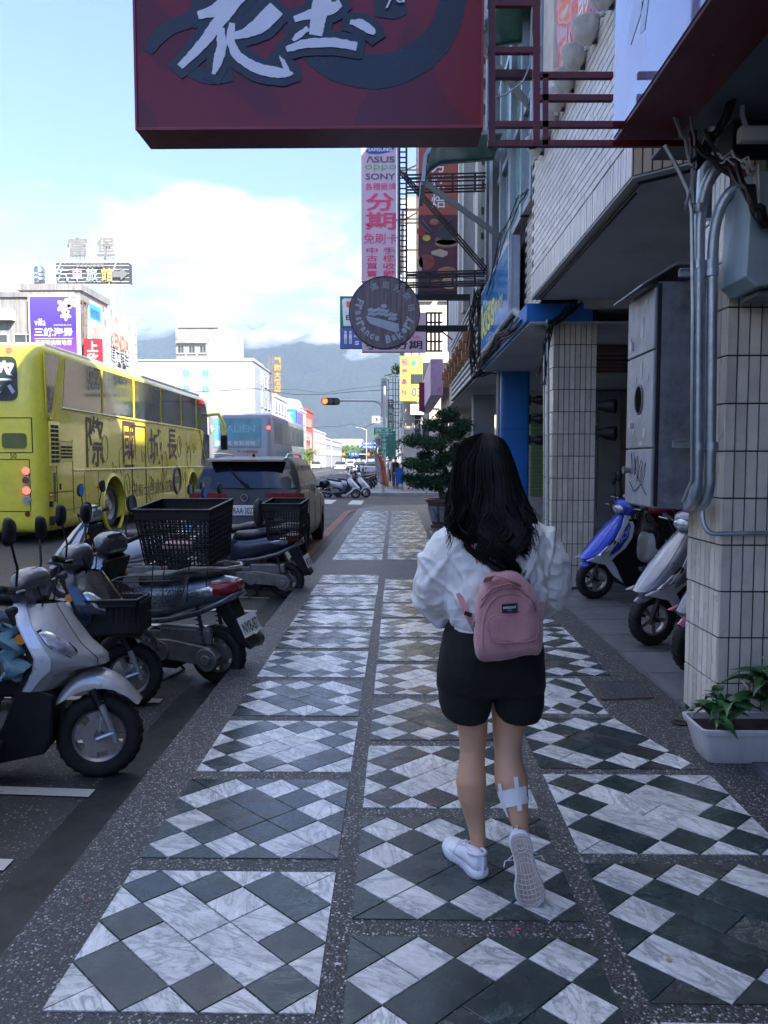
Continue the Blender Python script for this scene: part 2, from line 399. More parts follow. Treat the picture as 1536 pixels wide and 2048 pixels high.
# gutter strip and kerb paint
mb = MB(); mb.mm(-1.5, -20, -.128, -1.2, 22, -.122); struct(mb, 'gutter', mat('dark_gutter', (.018, .02, .023), .6, bump=.5, var=.4, dirt=.5, dcol=(.06, .06, .06)), smooth=0)
mb = MB(); pr = corner(1.3, 23.8, 2.95, 92, 180, 24) + [(-1.65, 12.0)]; pi = corner(1.3, 23.8, 2.75, 92, 180, 24) + [(-1.45, 12.0)]
for i in range(len(pr) - 1):
    mb.quad(*[(p[0], p[1], roadz(p[0]) + .012) for p in (pr[i], pr[i + 1], pi[i + 1], pi[i])])
struct(mb, 'red_kerb_line', M_RED, smooth=0)
# parking marks: short cross lines along the gutter and the long lane line
mb = MB()
def line(m, x0, y0, x1, y1, wd, z=.008, seg=1):
    a = V((x0, y0, 0)); b = V((x1, y1, 0)); d = (b - a).normalized(); n = V((-d.y, d.x, 0)) * wd / 2
    for s in range(seg):
        p = a.lerp(b, s / seg); q = a.lerp(b, (s + 1) / seg)
        m.quad(*[(r.x, r.y, roadz(r.x) + z) for r in (p - n, q - n, q + n, p + n)])
for yy, x0, x1 in ((2.95, -2.45, -1.55), (3.62, -2.75, -1.48), (4.3, -3.4, -1.55), (5.05, -3.3, -1.58), (6.55, -3.2, -1.5), (7.35, -3.2, -1.5), (8.15, -3.2, -1.5), (8.95, -3.2, -1.5)):
    line(mb, x0, yy, x1, yy, .085, seg=3)
struct(mb, 'parking_lines', M_LINE, smooth=0)
mb = MB(); line(mb, -3.75, -5, -3.75, 26, .11, seg=6)
for i in range(12): line(mb, -6.6 - .0, 44 + i * 9, -6.6, 48 + i * 9, .12)
line(mb, -3.75, 46, -3.75, 150, .12); line(mb, -10.2, 46, -10.2, 180, .14)
struct(mb, 'lane_lines', M_LINE, smooth=0)
mb = MB()
for i in range(8): mb.quad(*[(x, y, roadz(x) + .008) for x, y in ((-9.5 + i * 1.1, 28.2), (-9.0 + i * 1.1, 28.2), (-9.0 + i * 1.1, 31), (-9.5 + i * 1.1, 31))])
for i in range(7): mb.quad(*[(x, y, -.121) for x, y in ((2.4 + i * 1.0, 28.4 + .0), (2.9 + i * 1.0, 28.4), (2.9 + i * 1.0, 31.0), (2.4 + i * 1.0, 31.0))])
struct(mb, 'crosswalk', M_LINE, smooth=0)

# ---- paving tiles -----------------------------------------------------------
D = .2145
tiles = []          # (distance, polygon, kind)
def clip(pg, x0, y0, x1, y1, extra=None):
    planes = [(1, 0, x0), (-1, 0, -x1), (0, 1, y0), (0, -1, -y1)]
    if extra: planes.append(extra)
    for a, b, c in planes:
        res = []
        for i in range(len(pg)):
            p, q = pg[i], pg[(i + 1) % len(pg)]; dp = a * p[0] + b * p[1] - c; dq = a * q[0] + b * q[1] - c
            if dp >= -1e-9: res.append(p)
            if (dp > 1e-9 and dq < -1e-9) or (dp < -1e-9 and dq > 1e-9):
                t = dp / (dp - dq); res.append((p[0] + (q[0] - p[0]) * t, p[1] + (q[1] - p[1]) * t))
        pg = res
        if len(pg) < 3: return []
    return pg
def panel(x0, y0, w, L, typ, rnd, extra=None):
    nx_ = 3.5; ny_ = 3.5; ux = w / nx_; uy = L / ny_; fx = rnd.random() < .5; fy = rnd.random() < .5; used = set()
    cells = {}
    for i in range(0, 9):
        for j in range(0, 9):
            if (i + j) % 2 == 1: cells[(i, j)] = min(i / 2, nx_ - i / 2, j / 2, ny_ - j / 2)
    dirn = rnd.choice([(1, 1), (1, -1)])
    for (i, j), m in cells.items():
        if (i, j) in used or m < -.01: continue
        used.add((i, j))
        kind = typ if (m < .25 or m > .75) else 1 - typ
        a, b = i / 2, j / 2
        pg = [(a - .5, b), (a, b - .5), (a + .5, b), (a, b + .5)]
        o = (i + dirn[0], j + dirn[1])
        if o in cells and o not in used and m > .45 and cells[o] > .45:
            k2 = typ if cells[o] > .75 else 1 - typ
            if k2 == kind and rnd.random() < .85:
                used.add(o); c, d = o[0] / 2, o[1] / 2
                pg = [(a - .5, b), (a, b - .5), (c + .0, d - .5), (c + .5, d), (c, d + .5), (a, b + .5)] if dirn == (1, 1) else [(a - .5, b), (c, d - .5), (c + .5, d), (c, d + .5) , (a, b + .5)]
                if dirn == (1, 1): pg = [(a - .5, b), (a, b - .5), (c + .5, d), (c, d + .5)]
                else: pg = [(a - .5, b), (c, d - .5), (c + .5, d), (a, b + .5)]
        pg = clip(pg, 0, 0, nx_, ny_)
        if len(pg) < 3: continue
        pg = [((nx_ - p[0] if fx else p[0]) * ux + x0, (ny_ - p[1] if fy else p[1]) * uy + y0) for p in pg]
        if fx != fy: pg = pg[::-1]
        if extra: pg = clip(pg, x0, y0, x0 + w, y0 + L, extra)
        if len(pg) >= 3: tiles.append((y0, pg, kind))
rnd = random.Random(3)
def shrink(pg, g):
    n = len(pg); o = []
    for i in range(n):
        p = V(pg[i]); a = (V(pg[i - 1]) - p); b = (V(pg[(i + 1) % n]) - p)
        if a.length < 1e-5 or b.length < 1e-5: continue
        a.normalize(); b.normalize(); s = abs(a.x * b.y - a.y * b.x); 
        if s < .05: continue
        o.append(p + (a + b) * (g / s))
    return o
for kk in range(-1, 10):
    panel(-.969, 1.985 + .812 * kk, .752, .722, kk % 2, rnd)
    panel(-.146, 1.61 + .81 * kk, .76, .722, (kk + 1) % 2 if kk < 1 else (kk) % 2, rnd)
    ex = None; wd = .80
    if kk == 2: ex = (-1, -.29, -(1.48 + .29 * 3.68))
    if kk == 3: wd = .56
    panel(.70, 2.04 + .815 * kk, wd, .745, (kk + 1) % 2, rnd, ex)
for kk in range(14):
    for x0, wd in ((-.969, .752), (-.146, .76), (.70, .80)):
        if x0 > .5 and kk > 5: continue
        if 11.55 + .81 * kk + .7 < 23.0: panel(x0, 11.55 + .81 * kk, wd, .722, (kk + (x0 > -.5)) % 2, rnd)
tiles.sort(key=lambda t: t[0]); cnt = [0, 0]; shared = {}; rest = [MB(), MB()]
def tileshape(pg, c, m, top=.004):
    n = len(pg); q = [(p[0] - c[0], p[1] - c[1]) for p in pg]; ins = [(x * .985, y * .985) for x, y in q]
    m.add([(x + (c[0] if m in rest else 0), y + (c[1] if m in rest else 0), -.003) for x, y in q] + [(x + (c[0] if m in rest else 0), y + (c[1] if m in rest else 0), top - .0015) for x, y in q] + [(x + (c[0] if m in rest else 0), y + (c[1] if m in rest else 0), top) for x, y in ins],
          [list(range(2 * n, 3 * n))] + [(i, (i + 1) % n, n + (i + 1) % n, n + i) for i in range(n)] + [(n + i, n + (i + 1) % n, 2 * n + (i + 1) % n, 2 * n + i) for i in range(n)])
for y0, pg, kind in tiles:
    # drop repeated points
    pp = []
    for p in pg:
        if not pp or (V(p) - V(pp[-1])).length > 1e-4: pp.append(p)
    if (V(pp[0]) - V(pp[-1])).length < 1e-4: pp.pop()
    if len(pp) < 3: continue
    ar = sum(pp[i][0] * pp[(i + 1) % len(pp)][1] - pp[(i + 1) % len(pp)][0] * pp[i][1] for i in range(len(pp)))
    if ar < 0: pp = pp[::-1]
    pp = shrink(pp, .0022)
    if len(pp) < 3: continue
    c = (sum(p[0] for p in pp) / len(pp), sum(p[1] for p in pp) / len(pp))
    if y0 > 1.2 and cnt[kind] < 300:
        cnt[kind] += 1; key = tuple((round(p[0] - c[0], 3), round(p[1] - c[1], 3)) for p in pp); ORG = V((0, 0, 0))
        if (key, kind) not in shared:
            m = MB(); tileshape(pp, c, m); me = m.mesh('marble_tile' if kind == 0 else 'slate_tile'); me.materials.append(M_MAR if kind == 0 else M_SLA); shared[(key, kind)] = me
        o = bpy.data.objects.new('marble_tile' if kind == 0 else 'slate_tile', shared[(key, kind)]); COL.objects.link(o)
        o.parent = pave; o.location = (c[0], c[1], rnd.uniform(-.0008, .0008)); o.rotation_euler = (rnd.uniform(-.003, .003), rnd.uniform(-.003, .003), 0)
    else: tileshape(pp, c, rest[kind])
ORG = V((0, 0, 0))
part(rest[0], 'far_marble_tiles', M_MAR, pave, smooth=0, kind='stuff'); part(rest[1], 'far_slate_tiles', M_SLA, pave, smooth=0, kind='stuff')
# slabs of the arcade floor
af = bpy.data.objects['arcade_floor']; m0 = MB(); m0.mm(-.298, -.298, -.01, .298, .298, .012)
sm = m0.mesh('stone_slab', V((0, 0, 0))); sm.materials.append(M_SLAB)
for i in range(6):
    for j in range(26):
        o = bpy.data.objects.new('stone_slab', sm); COL.objects.link(o); o.parent = af
        o.location = (2.06 + .606 * i, 2.6 + .61 * j + (.3 if i % 2 else 0), rnd.uniform(-.001, .001)); o.rotation_euler = (0, 0, rnd.choice((0, 1, 2)) * R(90))
# ================================================================ right-hand row of buildings
M_TILE = mat('glazed_tile', (.68, .63, .53), .3, var=.1, sc=3, bump=.2, dirt=.4, dcol=(.26, .21, .15), rand=.13)
M_TILEW = mat('pale_facade_tile', (.66, .62, .55), .35, var=.08, sc=3, dirt=.25, dcol=(.3, .28, .25), rand=.12)
M_TILEB = mat('stained_tile', (.50, .42, .31), .4, var=.12, sc=3, dirt=.5, dcol=(.3, .22, .13), rand=.2)
M_GROUT = mat('dark_grout', (.035, .034, .034), .9, var=.3)
M_SOF = mat('grey_soffit', (.48, .485, .5), .7, var=.12, sc=1.5, dirt=.4, dcol=(.09, .09, .095), bump=.2, bs=15)
M_FRM = mat('aluminium_frame', (.33, .36, .39), .4, .4, var=.1)
M_GRN = mat('green_glass', (.16, .33, .27), .15, var=.15, sc=3, dirt=.3, dcol=(.1, .16, .14))
M_BLU = mat('blue_paint', (.015, .16, .50), .4, var=.12, sc=3, dirt=.2, dcol=(.02, .05, .12))
M_REDP = mat('dark_red_paint', (.12, .008, .014), .35, var=.15, sc=3, dirt=.25, dcol=(.06, .02, .02))
M_SHUT = mat('shutter_metal', (.38, .40, .41), .45, .4, var=.1)
M_SHUTG = mat('green_shutter', (.18, .30, .13), .5, .1, var=.1)
M_WALL = mat('shop_wall', (.55, .52, .48), .8, var=.12, dirt=.3, dcol=(.2, .18, .16))

def tilegrid(parent, name, m, o, U, W, nu, nv, tu, tv, gap=.007, t=.007, brick=False, limit=300, rows=None):
    "individual tiles on plane (o,U,W); they share one mesh"
    U = V(U).normalized(); W = V(W).normalized(); N = U.cross(W)
    mb = MB(); a = (tu - gap) / 2; b = (tv - gap) / 2
    mb.add([(-a, -b, 0), (a, -b, 0), (a, b, 0), (-a, b, 0), (-a + .002, -b + .002, t), (a - .002, -b + .002, t), (a - .002, b - .002, t), (-a + .002, b - .002, t)],
           [(4, 5, 6, 7), (0, 1, 5, 4), (1, 2, 6, 5), (2, 3, 7, 6), (3, 0, 4, 7)])
    me = mb.mesh(name, V((0, 0, 0))); me.materials.append(m); M = Matrix((U, W, N)).transposed().to_4x4(); k = 0; ex = MB()
    for j in (rows or range(nv)):
        for i in range(nu):
            of = tu / 2 if (brick and j % 2) else 0
            p = V(o) + U * ((i + .5) * tu + of) + W * ((j + .5) * tv)
            if k < limit:
                ob = bpy.data.objects.new(name, me); COL.objects.link(ob); ob.parent = parent
                M2 = M.copy(); M2.translation = p - ORG + N * random.uniform(-.0015, .0015); ob.matrix_local = M2 @ Euler((random.uniform(-.006, .006), random.uniform(-.006, .006), 0)).to_matrix().to_4x4(); k += 1
            else:
                M2 = M.copy(); M2.translation = p; o0 = len(ex.v); ex.add([M2 @ V(v) for v in mb.v], mb.f)
    if ex.v: part(ex, 'more_' + name + 's', m, parent, smooth=0, kind='stuff')
def pillar(x0, y0, w, d, h, label, rz0=.034):
    t = thing('tiled_pillar', label, 'pillar', (x0 + w / 2, y0 + d / 2, 0), 'tiled pillars carrying the arcade')
    mb = MB(); mb.mm(x0 + .006, y0 + .006, 0, x0 + w - .006, y0 + d - .006, h); part(mb, 'pillar_core', M_GROUT, t, smooth=0)
    nr = int((h - rz0) / .2526); nf = 8; ns = max(1, int(d / .0612))
    tilegrid(t, 'tile', M_TILE, (x0, y0 + .004, rz0), (1, 0, 0), (0, 0, 1), nf, nr, w / nf, .2526)
    tilegrid(t, 'side_tile', M_TILE, (x0 + .004, y0 + d, rz0), (0, -1, 0), (0, 0, 1), ns, nr, d / ns, .2526)
    return t
PIL1 = pillar(1.745, 4.15, .49, .46, 3.3, 'cream tiled pillar close on the right edge, carrying the grey meter cabinet and steel pipes')
PIL2 = pillar(1.785, 8.87, .49, .46, 3.2, 'cream tiled pillar behind the blue and white scooter, between it and the blue column')
t = thing('blue_column', 'bright blue painted column of the arcade just behind the woman\'s head', 'column', (2.07, 13.7, 0))
mb = MB(); mb.prism(rrect(1.82, 13.5, 2.32, 13.95, .06), (0, 0, 0), (1, 0, 0), (0, 1, 0), 3.06); part(mb, 'column_shaft', M_BLU, t, smooth=30)
mb = MB()
for z_ in (1.02, 2.04): mb.mm(1.817, 13.497, z_, 2.323, 13.953, z_ + .008)
part(mb, 'sheet_joint', mat('dark_blue', (.01, .05, .2), .5), t, smooth=0)
for i, yy in enumerate((18.2, 22.9)):
    t = thing('arcade_column', ('plain grey plaster column right of the potted pine', 'pale plaster column farthest down the arcade, behind the potted pine')[i], 'column', (2.05, yy + .2, 0))
    mb = MB(); mb.mm(1.8, yy, 0, 2.3, yy + .45, 3.1); part(mb, 'column_shaft', (greyp, cream)[i], t, smooth=0, bevel=.01)
    mb = MB(); mb.mm(1.785, yy - .015, 0, 2.315, yy + .465, .25); part(mb, 'plinth', greyp, t, smooth=0)

# ---------- building A: tiled parapet (nearest), continues behind the viewer
t = thing('tiled_building', 'nearest building on the right with pale tiled parapet and grey soffit over the walkway', 'building', (6, -5, 0))
ZB = 3.3; FP = [(1.5, 8.74), (1.5, 5.04), (1.84, 4.76)]
mb = MB(); mb.prism([(1.507, 8.74), (1.507, 5.05), (1.85, 4.77), (1.85, -20), (2.2, -20), (2.2, 8.74)], (0, 0, ZB), (1, 0, 0), (0, 1, 0), 1.44); part(mb, 'parapet', M_GROUT, t, smooth=0)
mb = MB(); mb.prism([(1.50, 8.745), (1.50, 5.04), (1.84, 4.755), (1.84, -20), (6, -20), (6, 8.745)], (0, 0, ZB - .012), (1, 0, 0), (0, 1, 0), .012); part(mb, 'soffit', M_SOF, t, smooth=0)
mb = MB(); mb.tube([(1.56, 8.7, ZB - .015), (1.56, 5.1, ZB - .02), (1.86, 4.85, ZB - .02)], .012, 6); mb.tube([(1.60, 8.7, ZB - .02), (1.585, 7, ZB - .035), (1.60, 5.3, ZB - .02)], .008, 6); part(mb, 'soffit_cable', black, t)
mb = MB(); mb.mm(1.5, -20, ZB - .03, 1.51, 5, ZB + 0); 
tilegrid(t, 'edge_tile', M_TILEW, (1.5, 8.74, ZB + .0), (0, -1, 0), (0, 0, 1), 60, 1, 3.69 / 60, .245)
tilegrid(t, 'tile', M_TILEW, (1.5, 8.72, ZB + .25), (0, -1, 0), (0, 0, 1), 15, 18, .243, .066, brick=True)
dd = (V((1.84, 4.76, 0)) - V((1.5, 5.04, 0)))
tilegrid(t, 'corner_tile', M_TILEB, (1.5, 5.04, ZB), dd, (0, 0, 1), 7, 6, dd.length / 7, .245)
tilegrid(t, 'corner_tile', M_TILEB, (1.845, 4.76, ZB), (0, -1, 0), (0, 0, 1), 12, 4, .0612, .245)
mb = MB(); mb.mm(1.49, 5.02, 4.735, 2.3, 8.76, 4.80); part(mb, 'coping', concrete, t, smooth=0, bevel=.008)
mb = MB(); mb.mm(3.6, -60, 4.74, 15, 8.76, 15); mb.mm(1.86, -60, 4.74, 3.7, 4.6, 14.5); mb.mm(1.6, 8.2, 4.8, 3.6, 8.76, 15); part(mb, 'wall', M_WALL, t, smooth=0)
mb = MB(); mb.mm(5.4, -20, 0, 15, 8.76, 4.74); part(mb, 'shop_wall', M_WALL, t, smooth=0)
mb = MB()
for i in range(9): mb.mm(1.66 + i * .06, 8.13, 5.6, 1.69 + i * .06, 8.19, 9)
part(mb, 'louvre', mat('pale_louvre', (.5, .52, .53), .5), t, smooth=0)
mb = MB()
for i in range(7): mb.mm(5.37, -3 + i * 1.6 , .1, 5.39, -1.6 + i * 1.6, 2.5)
part(mb, 'shop_window', glass, t, smooth=0)
# stone pots along the parapet
M_POT = mat('carved_stone', (.55, .54, .50), .75, var=.15, sc=12, dirt=.35, dcol=(.16, .15, .14), bump=.4)
def urn():
    t = thing('stone_planter', '', 'planter', (0, 0, 0), 'carved stone half-bowl planters along the tiled parapet')
    mb = MB(); n = 20; prof = [(.012, 0), (.022, .012), (.018, .03), (.035, .045), (.075, .085), (.098, .14), (.105, .19), (.112, .2), (.112, .215), (.095, .215), (.09, .15), (.01, .08)]
    vs = []; q = len(prof)
    for j in range(n * 2):
        a = math.pi * j / n; f = 1 + .035 * math.cos(a * 10)
        for i, (r, h) in enumerate(prof):
            rr = r * (f if 3 < i < 7 else 1); vs.append((rr * math.cos(a), rr * math.sin(a), h))
    mb.add(vs, [(j * q + i, ((j + 1) % (2 * n)) * q + i, ((j + 1) % (2 * n)) * q + i + 1, j * q + i + 1) for j in range(2 * n) for i in range(q - 1)])
    part(mb, 'bowl', M_POT, t, smooth=50); 
    mb = MB(); mb.mm(.02, -.015, .05, .16, .015, .09); part(mb, 'bracket', dsteel, t, smooth=0); return t
U0 = urn(); names = ['nearest', 'second nearest', 'third nearest', 'fourth nearest', 'fifth nearest', 'sixth nearest', 'seventh nearest', 'farthest']
for i, yy in enumerate((5.55, 6.0, 6.38, 6.75, 7.1, 7.4, 7.75, 8.1)):
    o = U0 if i == 0 else dup(U0, (0, 0, 0)); o.location = (1.42, yy, 4.56); o['label'] = 'carved stone half-bowl planter on the tiled parapet, %s of the row' % names[i]
    o.rotation_euler = (0, 0, random.uniform(-.2, .2))
# pink banner on the parapet rail
t = thing('shop_banner', 'pink and orange cloth banner with blue lettering behind the stone planters', 'banner', (1.66, 7.2, 4.8))
mb = MB(); rows = []
for i in range(25):
    y = 5.75 + i * .11; rows.append([V((1.66 + .03 * math.sin(i * 1.1) + .02 * math.sin(j * 1.7 + i), y, 4.78 + j * .26)) for j in range(8)])
mb.loft(rows, cap=False, closed=False)
mbn, tt, bb = newmat('banner_cloth'); c = coords(tt); n = tt.noise(c, 1.4, 3, .5, 1.5)
tt.c(tt.ramp(n, (.38, (.62, .40, .50)), (.47, (.70, .16, .13)), (.53, (.72, .45, .50)), (.6, (.75, .24, .12)), (.68, (.66, .60, .66))), bb.inputs['Base Color']); bb.inputs['Roughness'].default_value = .7
part(mb, 'cloth', mbn, t, smooth=60)
mblue = mat('banner_blue', (.10, .08, .35), .7); mwh = mat('banner_white', (.75, .75, .8), .7)
for i, (s, y, z_, h) in enumerate((('站', 6.25, 5.62, .42), ('前', 6.9, 5.5, .42), ('小', 7.5, 5.35, .4), ('吃', 8.0, 5.2, .38), ('美', 6.5, 5.1, .3), ('味', 7.1, 5.0, .3))):
    txt('lettering', s, mblue if i % 2 == 0 else mwh, t, (1.60, y, z_), (0, -1, 0), (0, 0, 1), h=h, lift=.0)

# ---------- building B : glazed bay, blue shop sign
t = thing('glazed_building', 'second building on the right with green glass bay windows in grey frames', 'building', (8, 11, 0))
mb = MB(); mb.mm(2.1, 8.78, 3.2, 15, 13.4, 15); mb.mm(5.4, 8.78, 0, 15, 13.4, 3.2); part(mb, 'wall', M_WALL, t, smooth=0)
mb = MB(); mb.mm(1.62, 9.12, 3.10, 2.15, 13.4, 4.45); part(mb, 'parapet', M_GROUT, t, smooth=0)
tilegrid(t, 'tile', M_TILE, (1.61, 9.82, 3.2), (0, -1, 0), (0, 0, 1), 4, 20, .25, .0625, brick=True)
mb = MB(); mb.mm(1.5, 8.80, 3.04, 6, 13.4, 3.06); part(mb, 'soffit', M_SOF, t, smooth=0)
mb = MB(); mb.prism([(9.1, 3.06), (13.4, 3.06), (13.4, 3.26), (9.1, 3.26)], (1.46, 0, 0), (0, 1, 0), (0, 0, 1), .05)
mb.mm(1.46, 8.8, 3.065, 2.2, 9.1, 3.26); part(mb, 'blue_fascia', M_BLU, t, smooth=0)
mb = MB(); mb.mm(1.56, 9.0, 4.5, 1.575, 13.3, 9.5); part(mb, 'pane', M_GRN, t, smooth=0)
mb = MB()
for y in (8.82, 9.5, 10.4, 10.5, 11.4, 12.2, 13.0, 13.3): mb.mm(1.49, y, 4.45, 1.62, y + .09, 9.6)
for z_ in (4.45, 5.6, 6.9, 8.2, 9.5): mb.mm(1.51, 8.8, z_, 1.6, 13.35, z_ + .09)
part(mb, 'window_frame', M_FRM, t, smooth=0)
mb = MB(); mb.mm(1.44, 11.9, 4.3, 1.56, 12.3, 9.6); mb.mm(1.44, 12.7, 4.3, 1.56, 12.95, 9.6); part(mb, 'grey_panel', mat('grey_panel', (.17, .18, .2), .5), t, smooth=0)
mb = MB()
for i in range(11): mb.mm(1.40, 13.3, 4.5 + i * .42, 1.55, 13.7, 4.58 + i * .42)
mb.mm(1.36, 13.28, 4.4, 1.42, 13.7, 9.5); part(mb, 'window_grille', mat('cream_metal', (.52, .52, .44), .5), t, smooth=0)
# rolling shutter and shop front under it
mb = MB()
for i in range(46): mb.mm(4.6, 9.5, .2 + i * .06, 4.625, 13.2, .252 + i * .06)
part(mb, 'shutter_slats', M_SHUT, t, smooth=0, kind=None)
# kiss sign
t = thing('blue_shop_sign', 'blue shop sign reading Kiss baby in yellow above the second shopfront', 'sign', (1.45, 11.5, 3.3))
mb = MB(); mb.mm(1.43, 9.86, 3.3, 1.55, 13.27, 4.32); part(mb, 'sign_box', mat('pale_sign_edge', (.35, .4, .5), .4), t, smooth=0, bevel=.01)
m_, t_, b_ = newmat('blue_print'); c_ = t_.a('ShaderNodeTexCoord').outputs['Generated']; t_.c(t_.ramp(t_.noise(c_, 4, 4, .6), (.35, (.04, .25, .62)), (.6, (.10, .42, .80)), (.75, (.5, .68, .9))), b_.inputs['Base Color']); b_.inputs['Roughness'].default_value = .12
mb = MB(); mb.mm(1.424, 9.92, 3.35, 1.43, 13.2, 4.27); part(mb, 'sign_face', m_, t, smooth=0)
yel = mat('yellow_print', (.72, .72, .12), .5); whp = mat('white_print', (.78, .8, .84), .4)
txt('lettering', 'kiss', yel, t, (1.424, 12.2, 3.78), (0, -1, 0), (0, 0, 1), w=1.7, h=.55, bold=.02); txt('lettering', 'baby', yel, t, (1.424, 10.85, 3.68), (0, -1, 0), (0, 0, 1), w=.7, h=.26)
mb = MB(); mb.ball((1.43, 10.9, 3.98), (.006, .25, .16)); mb.ball((1.43, 11.5, 4.08), (.006, .16, .12)); part(mb, 'cloud_print', whp, t)
mb = MB(); mb.mm(1.40, 9.84, 3.28, 1.44, 9.88, 4.34); part(mb, 'edge_frame', galv, t, smooth=0)
# thick corrugated conduit under it
mb = MB(); pts = [P(1128, 655, 9.2), P(1100, 662, 9.0), P(1075, 655, 8.95), P(1050, 640, 9.3), P(1030, 622, 9.6), V((1.42, 10.4, 3.3)), V((1.42, 11.8, 3.24)), V((1.42, 13.3, 3.2))]
mb.tube(pts, .045, 10); solo(mb, 'corrugated_conduit', mat('grey_conduit', (.30, .31, .32), .6, bump=.8, bs=30), 'grey corrugated conduit curving under the blue shop sign', 'conduit', smooth=60)
# green glass hoods
def hood(label, Y, x0, x1, z0, dz, u):
    t = thing('glass_canopy', label, 'canopy', ((x0 + x1) / 2, Y, z0)); L = .9
    pr = [(x0, z0 - dz), (x0 + .03, z0 - dz * .45), (x0 + .12, z0 - .12), (x0 + .28, z0 - .02), (x1, z0 + .04)]
    mb = MB(); mb.loft([[V((x, Y, z_)) for x, z_ in pr], [V((x, Y + L, z_ + .0)) for x, z_ in pr]], cap=False, closed=False); part(mb, 'canopy_glass', M_GRN, t, smooth=60)
    mb = MB()
    for yy in (Y - .02, Y + L):
        for a, b in zip(pr, pr[1:]): mb.bar((a[0], yy, a[1]), (b[0], yy, b[1]), .05)
    mb.bar((x0, Y, z0 - dz), (x0, Y + L, z0 - dz), .06); mb.bar((x0 + .05, Y, z0 - .6 * dz), (x0 + .05, Y + L, z0 - .6 * dz), .03); part(mb, 'canopy_frame', M_FRM, t, smooth=0)
    mb = MB(); mb.bar((x0 + .02, Y, z0 - dz), (x1, Y, z0 - dz - .75), .075, .03, up=(0, 1, 0)); part(mb, 'strut', mat('olive_steel', (.15, .16, .14), .5), t, smooth=0); return t
hood('curved green glass canopy with grey frame in front of the orange bakery banner', 10.9, .36, 1.45, 5.95, .62, 0)
hood('upper green glass canopy seen between the red steel sign tubes', 9.2, .95, 1.6, 6.75, .5, 0)
hood('highest green glass canopy above the red steel sign tubes', 9.6, .9, 1.6, 8.0, .5, 0)

# black truss of an empty sign frame
t = thing('sign_truss', 'black steel truss frame for a missing sign in front of the bakery banner', 'sign frame', P(890, 575, 12.5))
def pp(u, v, Y=12.5): return P(u, v, Y)
mb = MB()
for dy in (0, .14):
    for u in (799, 813): mb.bar(pp(u, 250) + V((0, dy, 0)), pp(u, 576) + V((0, dy, 0)), .03)
    for v in (350, 358, 374, 380, 545, 552, 566, 571): mb.bar(pp(813, v) + V((0, dy, 0)), pp(972, v - 4) + V((0, dy, 0)), .022)
    mb.bar(pp(799, 340) + V((0, dy, 0)), pp(972, 542) + V((0, dy, 0)), .022); mb.bar(pp(808, 345) + V((0, dy, 0)), pp(974, 536) + V((0, dy, 0)), .022)
for v in range(262, 576, 21): mb.bar(pp(799, v), pp(813, v), .018); mb.bar(pp(799, v + 4) + V((0, .14, 0)), pp(813, v + 4) + V((0, .14, 0)), .018)
for u in (860, 905, 950):
    for a, b in ((350, 380), (545, 571)): mb.bar(pp(u, a - 2), pp(u, b + 2), .035)
part(mb, 'truss', dsteel, t, smooth=0)
mb = MB(); mb.tube([pp(850, 560), pp(856, 575), pp(852, 590), pp(862, 600)], .006, 5); mb.tube([pp(900, 548), pp(930, 556), pp(965, 560), pp(985, 548)], .006, 5); part(mb, 'loose_cable', black, t)

# ---------- building C: striped fascia with wooden brackets
t = thing('striped_building', 'third building on the right with striped siding fascia above the arcade', 'building', (8, 19, 0))
mb = MB(); mb.mm(1.75, 13.75, 3.1, 15, 26.2, 14.5); mb.mm(5.4, 13.4, 0, 15, 26.2, 3.1); part(mb, 'wall', mat('pale_render', (.50, .46, .44), .8, var=.1, dirt=.3, streak=.4, dcol=(.28, .25, .23)), t, smooth=0)
mb = MB(); mb.mm(1.5, 13.4, 3.04, 6, 26.2, 3.06); part(mb, 'soffit', M_SOF, t, smooth=0)
m = mat('pale_siding', (.50, .50, .47), .6, var=.1, dirt=.2)
mb = MB(); mb.mm(1.46, 13.75, 3.06, 1.75, 20.5, 4.6); part(mb, 'fascia_core', M_GROUT, t, smooth=0)
for i in range(12):
    mb = MB(); mb.prism([(1.42, 0), (1.47, 0), (1.47, .112), (1.455, .112)], (0, 20.5, 3.07 + i * .127), (1, 0, 0), (0, 0, 1), 6.8); part(mb, 'slat', m, t, smooth=0)
mb = MB(); mb.mm(1.50, 20.6, 3.06, 1.8, 26.2, 4.4); part(mb, 'beam', cream, t, smooth=0)
wood = mat('varnished_wood', (.28, .12, .045), .5, var=.25, sc=20, bump=.2)
for i in range(8):
    y = 14.6 + i * .95; mb = MB(); mb.mm(1.24, y, 3.72, 1.43, y + .16, 3.9); mb.mm(1.30, y + .02, 3.5, 1.43, y + .14, 3.72); part(mb, 'bracket', wood, t, smooth=0, bevel=.006)
mb = MB()
for j in range(4):
    for i in range(10):
        y = 14.2 + i * 1.2; mb.mm(1.735, y, 5.2 + j * 2.4, 1.745, y + .75, 6.7 + j * 2.4)
part(mb, 'window_pane', glass, t, smooth=0)
mb = MB()
for j in range(4):
    for i in range(10):
        y = 14.2 + i * 1.2; mb.mm(1.68, y - .09, 5.1 + j * 2.4, 1.76, y, 6.8 + j * 2.4); mb.mm(1.68, y + .75, 5.1 + j * 2.4, 1.76, y + .84, 6.8 + j * 2.4)
part(mb, 'window_frame', white, t, smooth=0)
mb = MB(); mb.mm(1.44, 14.0, 4.65, 1.6, 14.3, 14); mb.mm(1.40, 16.5, 4.65, 1.6, 16.9, 14); mb.mm(1.5, 19.0, 4.65, 1.76, 19.4, 14); part(mb, 'pilaster', m, t, smooth=0)
